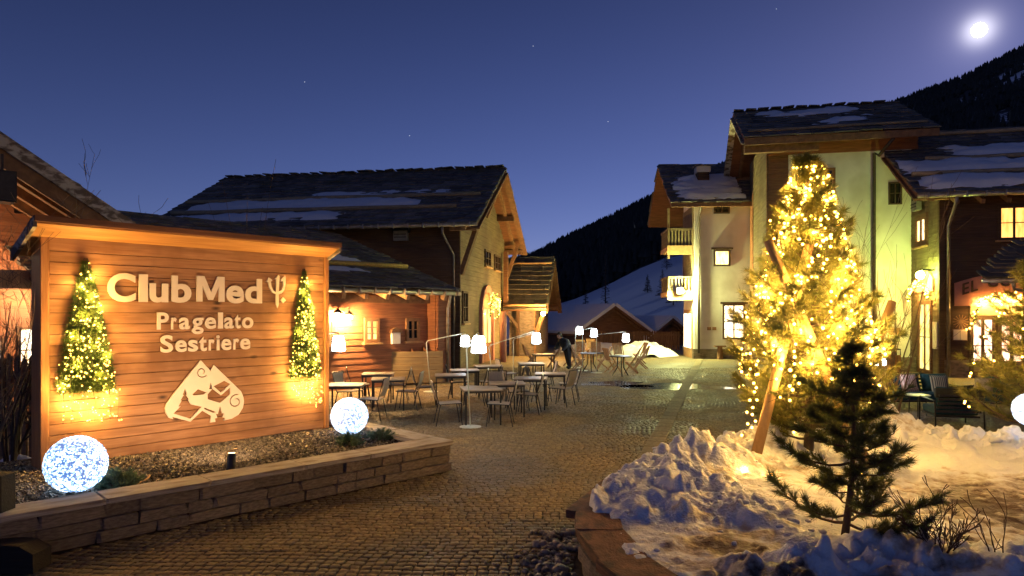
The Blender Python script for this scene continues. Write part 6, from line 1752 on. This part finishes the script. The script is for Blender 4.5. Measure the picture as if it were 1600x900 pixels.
g3 = ground(1428, 638); lounge_seat('teal outdoor sofa with striped cushions in front of the restaurant', (g3.x, g3.y, 0), math.radians(2), 2.1, 3,
    [(-.05, .12, .60, 'pink_stripe', .46, -.35, .1), (.72, .12, .58, 'check', .44, -.3, -.1), (-.85, .12, .58, 'beige_cloth', .44, -.35, .2)], 'sofa', 'sofa')
g3 = ground(1485, 664); lounge_seat('dark armchair seen from behind beside the snow heap', (g3.x, g3.y, 0), math.radians(168), .82, 1,
    [(-.1, .1, .62, 'charcoal', .50, -.5, .2)])
t = [o for o in bpy.data.objects if o.get('label') == 'dark armchair seen from behind beside the snow heap'][0]
me = MB().tube([(-.42, .40, .70), (.42, .40, .70)], .10, 12).mesh('head_roll', M['charcoal'], True); link('head_roll', me, t)
g3 = ground(1546, 641); lounge_seat('dark armchair piled with green cushions on the right of the low table', (g3.x, g3.y, 0), math.radians(-68), .78, 1,
    [(.0, .12, .62, 'green_cloth', .5, -.5, .1), (-.1, -.05, .58, 'beige_cloth', .42, -.5, .3), (.15, .22, .66, 'charcoal', .5, -.4, -.2)])
g3 = ground(1434, 650); lt_ = thing('low_table', 'small round low table between the sofa and the armchairs', 'table', (g3.x, g3.y, 0))
MB().lathe([(.25, .46), (.26, .47), (.26, .48), (.24, .485)], 24).build('table_top', M['pole_paint'], lt_)
for k in range(3): a = k * 2.094; MB().tube([(math.cos(a) * .18, math.sin(a) * .18, .46), (math.cos(a) * .2, math.sin(a) * .2, 0)], .01, 6).build('leg', M['steel'], lt_)
# litter bin by the white wall
g3 = ground(1394, 583); bn = thing('litter_bin', 'red timber litter bin with black hoop top by the white wall', 'litter bin', (g3.x, g3.y, 0), math.radians(-12))
sl_ = bevelled(MB().box(-.052, .052, -.015, .015, .05, .72), 'slat', M['red_wood'], .004)
for k in range(4): link('slat', sl_, bn, Matrix.Translation((-.18 + k * .12, -.24, 0))); link('slat', sl_, bn, Matrix.Translation((-.24, -.18 + k * .12, 0)) @ Matrix.Rotation(math.pi / 2, 4, 'Z'))
MB().box(-.22, .22, -.22, .22, .02, .70).build('liner', M['black'], bn)
MB().tube([(-.22, -.22, .70), (-.22, -.22, .92), (.22, -.22, .92), (.22, -.22, .70)], .02, 6).tube([(-.22, .22, .70), (-.22, .22, .92), (.22, .22, .92), (.22, .22, .70)], .02, 6).box(-.24, .24, -.24, .24, .93, .95).build('hood', M['black'], bn)
# planter box between the bin and the door
g3 = ground(1418, 580); MBX = MB().box(-.42, .42, -.2, .2, 0, .55)
o = link('stone_trough', bevelled(MBX, 'stone_trough', M['plinth'], .02)); o.location = tuple(g3); o.rotation_euler = (0, 0, math.radians(-12)); tag(o, 'low stone trough between the litter bin and the side door', 'trough')
q = at(1375, 545, 16.5); hang_lamp('standing lamp glowing white behind the right side of the lit pine', (q.x + .25, q.y + .2, 0), (q.x + .25, q.y + .2, q.z - .05), q)
# ================================================================== snow-covered bed on the right
bedw = thing('stone_bed', 'curved red stone kerb wall of the snow-covered bed', 'kerb wall', (.6, 5.9, 0))
O3 = Vector((.6, 5.9, 0))
path = SNOW_POLY[:8]
def path_pt(s):
    acc = 0
    for i in range(len(path) - 1):
        a, b = Vector((*path[i], 0)), Vector((*path[i + 1], 0)); L = (b - a).length
        if s <= acc + L or i == len(path) - 2: return a.lerp(b, (s - acc) / L), (b - a).normalized()
        acc += L
rs = random.Random(9)
CPR = [bevelled(MB().box(-.5, .5, -.5, .5, -.5, .5), 'coping_slab', M['red_stone'], .035, .02) for _ in range(4)]
BLR = [bevelled(MB().box(-.5, .5, -.5, .5, -.5, .5), 'stone', M['planter_stone'], .05, .04) for _ in range(4)]
PLEN = sum((Vector((*path[i + 1], 0)) - Vector((*path[i], 0))).length for i in range(len(path) - 1))
s = 0
while s < PLEN - .1:
    w = rs.uniform(.5, .75); p, d = path_pt(min(s + w / 2, PLEN)); nrm = Vector((d.y, -d.x, 0)); a = math.atan2(d.y, d.x)
    c = p + nrm * .155 - O3
    link('coping_slab', rs.choice(CPR), bedw, Matrix.Translation((c.x, c.y, .40 + rs.uniform(-.006, .006))) @ Matrix.Rotation(a + rs.uniform(-.02, .02), 4, 'Z') @ Matrix.Diagonal((w + .035, .40, .085, 1))); s += w
for j in range(3):
    s = -rs.uniform(0, .3)
    while s < PLEN - .1:
        w = rs.uniform(.24, .5); p, d = path_pt(max(0, min(s + w / 2, PLEN))); nrm = Vector((d.y, -d.x, 0)); c = p + nrm * (.14 + rs.uniform(-.012, .012)) - O3
        link('stone', rs.choice(BLR), bedw, Matrix.Translation((c.x, c.y, .06 + j * .12)) @ Matrix.Rotation(math.atan2(d.y, d.x), 4, 'Z') @ Matrix.Diagonal((w + .01, .22, .112, 1))); s += w

# the snow itself: a height field with ploughed-up ridges, lumps and trodden hollows
def snow_h(X, Y):
    ins = inside(X, Y, SNOW_POLY); dist = seg_dist(X, Y, SNOW_POLY); sd = np.where(ins, dist, -dist)
    big = fbm(X * 1.1 + 3, Y * 1.1, 4, 2); mid = fbm(X * 3.2, Y * 3.2 + 7, 4, 5)
    wx, wy = X + .22 * (fbm(X * 2.3, Y * 2.3, 3, 41) - .5), Y + .22 * (fbm(X * 2.3 + 9, Y * 2.3, 3, 43) - .5)
    ss = lambda d, a, b: (lambda t: t * t * (3 - 2 * t))(np.clip((b - d) / (b - a), 0, 1))
    d1, r1 = worley_cell(wx * 2.6, wy * 2.6, 3); d2, r2 = worley_cell(wx * 6.2, wy * 6.2, 8); d3, r3 = worley_cell(wx * 15, wy * 15, 15)
    lum = ss(d1, .18, .62) * r1 ** 1.3; lum2 = ss(d2, .22, .55) * np.clip(r2 * 1.7 - .5, 0, 1); lum3 = ss(d3, .2, .5) * np.clip(r3 * 2 - .9, 0, 1)
    # ridge shovelled up along the far left rim
    rim = seg_dist(X, Y, SNOW_POLY[4:11], False)
    ridge = np.exp(-((rim - .50) / .50) ** 2) * np.clip((Y - 6.1) / 1.0, 0, 1)
    far = seg_dist(X, Y, [(5.6, 10.1), (6.6, 9.6), (7.6, 8.7), (9.5, 7.8)], False); ridge2 = np.exp(-(far / .75) ** 2)
    front = seg_dist(X, Y, [(1.9, 4.75), (2.7, 5.15), (3.6, 5.0), (4.4, 4.7), (5.2, 4.9)], False); ridge3 = np.exp(-(front / .38) ** 2)
    clump = np.exp(-(((X - 2.0) / .55) ** 2 + ((Y - 6.6) / .5) ** 2))
    h = .415 + .05 * (big - .5) + ridge * (.22 + .18 * (big - .4)) + ridge2 * (.13 + .2 * (big - .4)) + ridge3 * (.05 + .08 * big) + clump * .08
    act = np.clip(ridge + ridge2 * .9 + ridge3 * .9 + clump + .22, 0, 1)
    h = h + act * (lum * .15 + lum2 * .085 + lum3 * .03 + (mid - .5) * .20 + (vnoise(wx * 24, wy * 24, 51) - .5) * .022) + (mid - .5) * .03
    tread = np.exp(-(((X - 5.4) / 1.5) ** 2 + ((Y - 6.7) / 1.2) ** 2)); h = h - tread * .08 + tread * .05 * (vnoise(X * 9, Y * 9, 3) - .5)
    # bare stone along the near left rim
    bare = np.clip((rim * 0 + seg_dist(X, Y, SNOW_POLY[0:5], False)) / .30, 0, 1); nearrim = np.clip((6.35 - Y) / .5, 0, 1) * (X < 2.2)
    cut = (seg_dist(X, Y, SNOW_POLY[0:5], False) - (.17 + .34 * (fbm(X * 2.6, Y * 2.6, 3, 12) - .5)))
    h = np.where((nearrim > 0) & ins, np.minimum(h, .36 + np.clip(cut * .75, -.12, .5)), h)
    edge = np.clip((sd + .02) / .16, 0, 1); edge = edge * edge * (3 - 2 * edge)
    h = np.where(sd < .20, -.12 + (h + .12) * edge, h)
    return h, sd
NX, NY = 400, 380
sx = np.linspace(.42, 10.5, NX) ; sx = .42 + (10.5 - .42) * (np.linspace(0, 1, NX) ** 1.35); sy = 3.5 + (11.2 - 3.5) * (np.linspace(0, 1, NY) ** 1.15)
X, Y = np.meshgrid(sx, sy); hz, sd = snow_h(X, Y)
gxx = (fbm(X * 6, Y * 6, 3, 21) - .5) * .05
V = np.stack([X + gxx * (sd > .1), Y, hz], 2).reshape(-1, 3)
ii = (np.arange(NY - 1)[:, None] * NX + np.arange(NX - 1)[None, :]).ravel(); F = np.stack([ii, ii + 1, ii + NX + 1, ii + NX], 1)
F = F[(hz.ravel()[F] > -.05).any(1)]
m, n, l, b = new_mat('trodden_snow')
at_ = n.new('ShaderNodeAttribute'); at_.attribute_name = 'dirt'
tc = n.new('ShaderNodeTexCoord'); t1 = n.new('ShaderNodeTexNoise'); t1.inputs['Scale'].default_value = 7; t1.inputs['Detail'].default_value = 7; t1.inputs['Roughness'].default_value = .65
l.new(tc.outputs['Object'], t1.inputs['Vector'])
ad = n.new('ShaderNodeMath'); ad.operation = 'ADD'; l.new(at_.outputs['Fac'], ad.inputs[0]); l.new(t1.outputs[0], ad.inputs[1])
rp = n.new('ShaderNodeValToRGB'); e = rp.color_ramp.elements; e[0].position = .62; e[0].color = (.80, .81, .84, 1); e[1].position = 1.02; e[1].color = (.11, .065, .04, 1)
k_ = e.new(.80); k_.color = (.52, .45, .38, 1)
l.new(ad.outputs[0], rp.inputs[0]); l.new(rp.outputs[0], b.inputs['Base Color']); b.inputs['Roughness'].default_value = .55; b.inputs['Specular IOR Level'].default_value = .3
b.inputs['Subsurface Weight'].default_value = 0.0
t2 = n.new('ShaderNodeTexNoise'); t2.inputs['Scale'].default_value = 38; t2.inputs['Detail'].default_value = 5; l.new(tc.outputs['Object'], t2.inputs['Vector'])
bp = n.new('ShaderNodeBump'); bp.inputs['Strength'].default_value = .55; bp.inputs['Distance'].default_value = .025; l.new(t2.outputs[0], bp.inputs['Height']); l.new(bp.outputs[0], b.inputs['Normal'])
M['bed_snow'] = m
dirt = .24 * np.exp(-(((X - 5.3) / 1.5) ** 2 + ((Y - 6.9) / 1.1) ** 2)) + .55 * np.clip((.40 - hz) / .10, 0, 1) * (sd > 0) + .36 * np.exp(-(((X - 3.0) / 1.3) ** 2 + ((Y - 4.5) / .25) ** 2)) + .34 * np.clip((fbm(X * 1.6 + 4, Y * 1.6, 4, 31) - .52) * 5, 0, 1) * (Y < 6.3) + .20 * np.clip((fbm(X * 1.3, Y * 1.3 + 9, 4, 37) - .55) * 5, 0, 1) + .25 * np.exp(-(((X - 1.6) / .5) ** 2 + ((Y - 5.6) / .3) ** 2))
me = mesh_np('snow_bank', V, F, M['bed_snow'], True)
a_ = me.attributes.new('dirt', 'FLOAT', 'POINT'); a_.data.foreach_set('value', dirt.ravel().astype(np.float32))
sb = link('snow_bank', me); tag(sb, 'lumpy shovelled snow bank covering the bed around the lit pine', 'snow bank', kind='structure')
def snow_z(x, y): return float(snow_h(np.array([x * 1.0]), np.array([y * 1.0]))[0][0])
# soil below the snow where it has melted
so = MB(); so.add([(*(Vector((*q, 0)) * 1), .30) if False else (q[0], q[1], .30) for q in SNOW_POLY], [tuple(range(len(SNOW_POLY)))])
so = so.build('bed_soil', M['soil']); so.parent = bedw; so.location = (-.6, -5.9, 0)

# loose chunks of dirty snow on the paving beside the kerb
def chunks(name, label, pts, mat, seed, parent=None):
    g_ = random.Random(seed); base = ico_mesh('c', 1, mat, 2, True); bv = [v.co.copy() for v in base.vertices]; bf = [tuple(p.vertices) for p in base.polygons]; bpy.data.meshes.remove(base)
    V, F = [], []
    for (x, y, z, r) in pts:
        k = len(V); ph = [g_.uniform(0, 6) for _ in range(4)]; sc = Vector((g_.uniform(.7, 1.3), g_.uniform(.7, 1.3), g_.uniform(.5, .9)))
        for c in bv:
            q = c * r * (1 + .22 * math.sin(3 * c.x + ph[0]) * math.sin(4 * c.y + ph[1]) + .14 * math.sin(7 * c.z + ph[2]) * math.sin(6 * c.x + ph[3]) + g_.uniform(-.07, .07)); V.append((x + q.x * sc.x, y + q.y * sc.y, z + q.z * sc.z))
        F += [tuple(i + k for i in f) for f in bf]
    me = bpy.data.meshes.new(name); me.from_pydata(V, [], F); me.polygons.foreach_set('use_smooth', [True] * len(me.polygons)); me.materials.append(mat)
    o = link(name, me); tag(o, label, 'snow', kind='stuff'); return o
M['dirty_snow'] = surf('dirty_snow', (.42, .36, .30), (.11, .085, .065), 9, (1, 1, 1), .7, .7, 24, lo=.4, hi=.62)
g_ = random.Random(3); pts = []
for _ in range(330):
    t = g_.random(); Y = 5.6 + 1.6 * t; lim = .56 - .02 * t; X = lim - abs(g_.gauss(0, .34)) - .02
    if Y > 6.6: X = .66 - abs(g_.gauss(0, .2))
    r = min(.05, .010 + abs(g_.gauss(0, .016))) * (1.1 if X > .1 else .6); pts.append((X, Y, r * .35, r))
chunks('rubble', 'scattered dirty snow chunks on the cobbles beside the curved kerb', pts, M['dirty_snow'], 4)
pts = []
for _ in range(70):
    x, y = g_.uniform(.9, 3.2), g_.uniform(5.2, 9.0); zz = snow_z(x, y)
    if zz > .42: r = g_.uniform(.012, .04); pts.append((x, y, zz + r * .1, r))
for _ in range(60):
    x, y = g_.uniform(4.5, 7.5), g_.uniform(8.2, 10.2); zz = snow_z(x, y)
    if zz > .5: r = g_.uniform(.02, .06); pts.append((x, y, zz + r * .2, r))
chunks('snow_lumps', 'crumbled snow lumps lying on the snow bank', pts, M['snow'], 6)

# ================================================================== pines
def pine(name, label, loc, h, prof, n_br, tufts, per, L, w, mat, seed, trunk_r=.05, up=.5, z_lo=.06, tilt=(0, 0), bark=None, cat='pine tree'):
    """pine: trunk, limbs in loose whorls, needle tufts along the outer half of every limb; prof(t) radius at height share t"""
    g_ = np.random.default_rng(seed); t = thing(name, label, cat, loc)
    tr = MB(); tpt = lambda z: Vector((tilt[0] * z / h + .03 * math.sin(z * 3), tilt[1] * z / h + .03 * math.cos(z * 2.3), z))
    tr.tube([tpt(h * i / 9) for i in range(10)], [trunk_r * (1 - .85 * i / 9) for i in range(10)], 9).build('trunk', bark or M['bark'], t, True)
    br = MB(); C_, D_ = [], []
    for b in range(n_br):
        v = z_lo + (1 - z_lo) * ((b + .5) / n_br) ** .92 + g_.normal(0, .012); v = min(max(v, .03), .985); a = b * 2.399963 + g_.normal(0, .35)
        R = prof(v) * g_.uniform(.72, 1.12); p0 = tpt(v * h); d0 = Vector((math.cos(a), math.sin(a), 0)); pts = []
        for k in range(7):
            s = k / 6; pts.append(p0 + d0 * R * s + Vector((g_.normal(0, .015), g_.normal(0, .015), R * up * (s ** 1.6) - R * .10 * math.sin(s * 3.14))))
        br.tube(pts, [max(.004, .018 * (R + .15) * (1 - .8 * k / 6)) for k in range(7)], 5, False)
        nt = max(3, int(tufts * (R + .15)))
        for q in range(nt):
            s = g_.uniform(.28, 1.0) if q else 1.0; k = min(5, int(s * 6)); c = pts[k].lerp(pts[k + 1], s * 6 - k)
            side = Vector((-d0.y, d0.x, 0)) * g_.normal(0, .8) + d0 * g_.uniform(.3, 1) + Vector((0, 0, g_.uniform(.1, .95))); side.normalize()
            tl = g_.uniform(.05, .17) * (R + .25) if q else .04
            br.tube([c, c + side * tl], [.004, .003], 3, False)
            for j in range(5):
                C_.append(tuple(c + side * tl * (.2 + .2 * j))); D_.append(tuple(side * 1.25))
    for j in range(6): C_.append(tuple(tpt(h * (.955 + .01 * j)))); D_.append((0, 0, 1.4))
    br.build('branches', bark or M['bark'], t, True, fix=False)
    needles(np.array(C_), np.array(D_), L, w, mat, 'crown', t, per, .62, seed)
    return t

tx_, ty_ = at(1264, 700, 8.9).x, 8.9
tz = snow_z(tx_, ty_) - .05
TH = at(1258, 246, 8.9).z - tz
prof = lambda v: 1.14 * (max(0.0, 1 - v) ** .86) * (.70 + .30 * min(1, v / .3)) + .035
pine('lit_pine', 'tall pine wrapped in golden fairy lights on the snow bank', (tx_, ty_, tz), TH, prof, 230, 24, 12, .115, .0065, M['needle'], 5, .065, .55, .05)
# fairy lights over the crown
fl_ = thing('fairy_lights', 'golden fairy lights strung all over the tall pine', 'fairy lights', (tx_, ty_, tz))
g_ = np.random.default_rng(12); ws = MB(); spots = []
for s in range(30):
    a = s * 2 * math.pi / 30 + g_.normal(0, .08); pts = []; L_ = g_.uniform(.84, 1.0); rr_ = g_.uniform(.72, 1.0)
    for k in range(25):
        v = .965 - .83 * (k / 24) * L_; R = prof(v) * .97 * rr_ + .03 + g_.normal(0, .04); aa = a + .35 * math.sin(k * .7 + s)
        pts.append(Vector((math.cos(aa) * R, math.sin(aa) * R, v * TH + .22 * R + g_.normal(0, .035))))
    ws.tube(pts, .0032, 3, False)
    for k in range(1, 25):
        if g_.uniform() < .9: spots.append(pts[k].lerp(pts[k - 1], g_.uniform(0, 1)))
spots.sort(key=lambda q: q.y)
for q in spots[:298]: link('bulb', BULB, fl_, Matrix.Translation(q) @ Matrix.Scale(float(g_.uniform(.7, 1.4)), 4))
string_glow(fl_, [Vector((q.x * .96, q.y * .96, q.z)) for q in [p_ for p_ in spots if p_.z > .55 * TH][::17] + [p_ for p_ in spots if p_.z <= .55 * TH][::6]], 1300, r=.03)
bv = [v.co.copy() for v in BULB.vertices]; bf = [tuple(p_.vertices) for p_ in BULB.polygons]; V, F = [], []
for q in spots[298:]:
    k = len(V); V += [tuple(c_ + q) for c_ in bv]; F += [tuple(i_ + k for i_ in f_) for f_ in bf]
mm = bpy.data.meshes.new('bulbs'); mm.from_pydata(V, [], F); mm.materials.append(M['bulb']); o = link('bulbs', mm, fl_); o['kind'] = 'stuff'
ws.build('wire', M['wire'], fl_)
# two strands trailing off the left side down to the snow
st = thing('light_strand', 'loose strands of fairy lights trailing from the left of the tall pine', 'fairy lights', (tx_, ty_, 0)); ws = MB()
for (px0_, r0_, px1_, r1_) in ((1196, 520, 1160, 680), (1182, 570, 1176, 668)):
    a, b = at(px0_, r0_, 8.6), at(px1_, r1_, 8.5); pts = [a.lerp(b, k / 8) + Vector((.03 * math.sin(k * 2), 0, -.05 * math.sin(k / 8 * 3.14))) - Vector((tx_, ty_, 0)) for k in range(9)]
    ws.tube(pts, .003, 3, False)
    for k in range(9): link('bulb', BULB, st, Matrix.Translation(pts[k]))
for (px_b, row_b) in ((1165, 735), (1150, 748), (1300, 735), (1292, 748), (1345, 728), (1240, 690), (1205, 735)):
    q = ground(px_b, row_b, .52); z = snow_z(q.x, q.y); link('bulb', BULB, st, Matrix.Translation((q.x - tx_, q.y - ty_, z + .03)))
string_glow(st, [b_.location.copy() for b_ in st.children if b_.type == 'MESH' and b_.name.startswith('bulb')][::3], 22, r=.02)
ws.build('wire', M['wire'], st)
# support stakes
for (a, b, lb_) in ((at(1181, 712, 8.35), at(1264, 383, 8.75), 'round wooden stake leaning into the left of the lit pine'), (at(1338, 690, 8.35), at(1200, 376, 8.75), 'round wooden stake crossing the front of the lit pine'), (at(1340, 620, 9.3), at(1394, 472, 9.6), 'round wooden stake leaning out to the right of the lit pine')):
    zb_ = snow_z(a.x, a.y) - .1
    d = (a - b); a2 = b + d * ((b.z - zb_) / (b.z - a.z)) if a.z > zb_ else a
    mid = Vector((b.x, b.y, 0)); t = MB().tube([a2, a2.lerp(b, .5), b], [.066, .062, .058], 12)
    o = t.build('stake', M['pole_wood'], None, True); o.name = 'support_stake'; tag(o, lb_, 'stake', 'stakes holding the lit pine')
# dark young pine in front
sx_, sy_ = at(1322, 840, 5.55).x, 5.55; szz = snow_z(sx_, sy_) - .03
def sprof(v):
    return .04 + .52 * math.exp(-((v - .10) / .12) ** 2) + .44 * math.exp(-((v - .42) / .10) ** 2) + .34 * math.exp(-((v - .68) / .12) ** 2) + .16 * (1 - v)
pine('young_pine', 'dark unlit young pine standing in the snow before the lit one', (sx_, sy_, szz), at(1345, 540, 5.55).z - szz, sprof, 50, 32, 12, .085, .0045, M['needle_dark'], 9, .032, .25, .03, (.10, .06))
# pine at the right edge with a few lights
rx_, ry_ = at(1628, 600, 10.4).x, 10.4
rp_ = lambda v: 1.15 * (max(0, 1 - v) ** .6) + .05
pine('edge_pine', 'pine reaching in from the right edge with a few golden lights', (rx_, ry_, .2), 2.9, rp_, 90, 17, 11, .12, .006, M['needle'], 15, .05, .35, .12)
fe_ = thing('fairy_lights', 'few fairy lights on the pine at the right edge', 'fairy lights', (rx_, ry_, 0))
ws = MB(); pl_ = None
for k in range(42):
    v = g_.uniform(.15, .85); a = g_.uniform(2.2, 5.2); R = rp_(v) * .95; q = Vector((math.cos(a) * R, math.sin(a) * R, .2 + v * 2.9 + .2 * R)); link('bulb', BULB, fe_, Matrix.Translation(q))
    if pl_ is not None and (q - pl_).length < .8: ws.tube([pl_, q], .003, 3, False)
    pl_ = q
string_glow(fe_, [b_.location.copy() for b_ in fe_.children if b_.type == 'MESH'][::4], 100, r=.03)
ws.tube([(0, 0, 1), (0, 0, 1.2)], .003, 3); ws.build('wire', M['wire'], fe_)
light_globe('cold-white light globe cut off by the right edge of the picture', 1612, 640, 52, 9.3)
# bare birch against the white wall, dry weeds in the snow
p = at(1388, 600, 13.2); bare('bare_birch', 'slender leafless tree against the white tower wall', (p.x, p.y, .0), 8, 3.3, .16, 21, M['twig'], .022, 2, 'tree', curve=.16)
p = at(1470, 860, 5.1); bare('dry_weed', 'dry brown weeds sticking out of the snow in the right foreground', (p.x, p.y, snow_z(p.x, p.y) - .02), 14, .30, .7, 31, M['dark_twig'], .006, 2, 'weeds', up=.3)
p = at(1555, 880, 5.0); bare('dry_weed', 'single thin dry stalk in the snow at the lower right', (p.x, p.y, snow_z(p.x, p.y) - .02), 3, .36, .3, 33, M['dark_twig'], .005, 1, 'weeds')
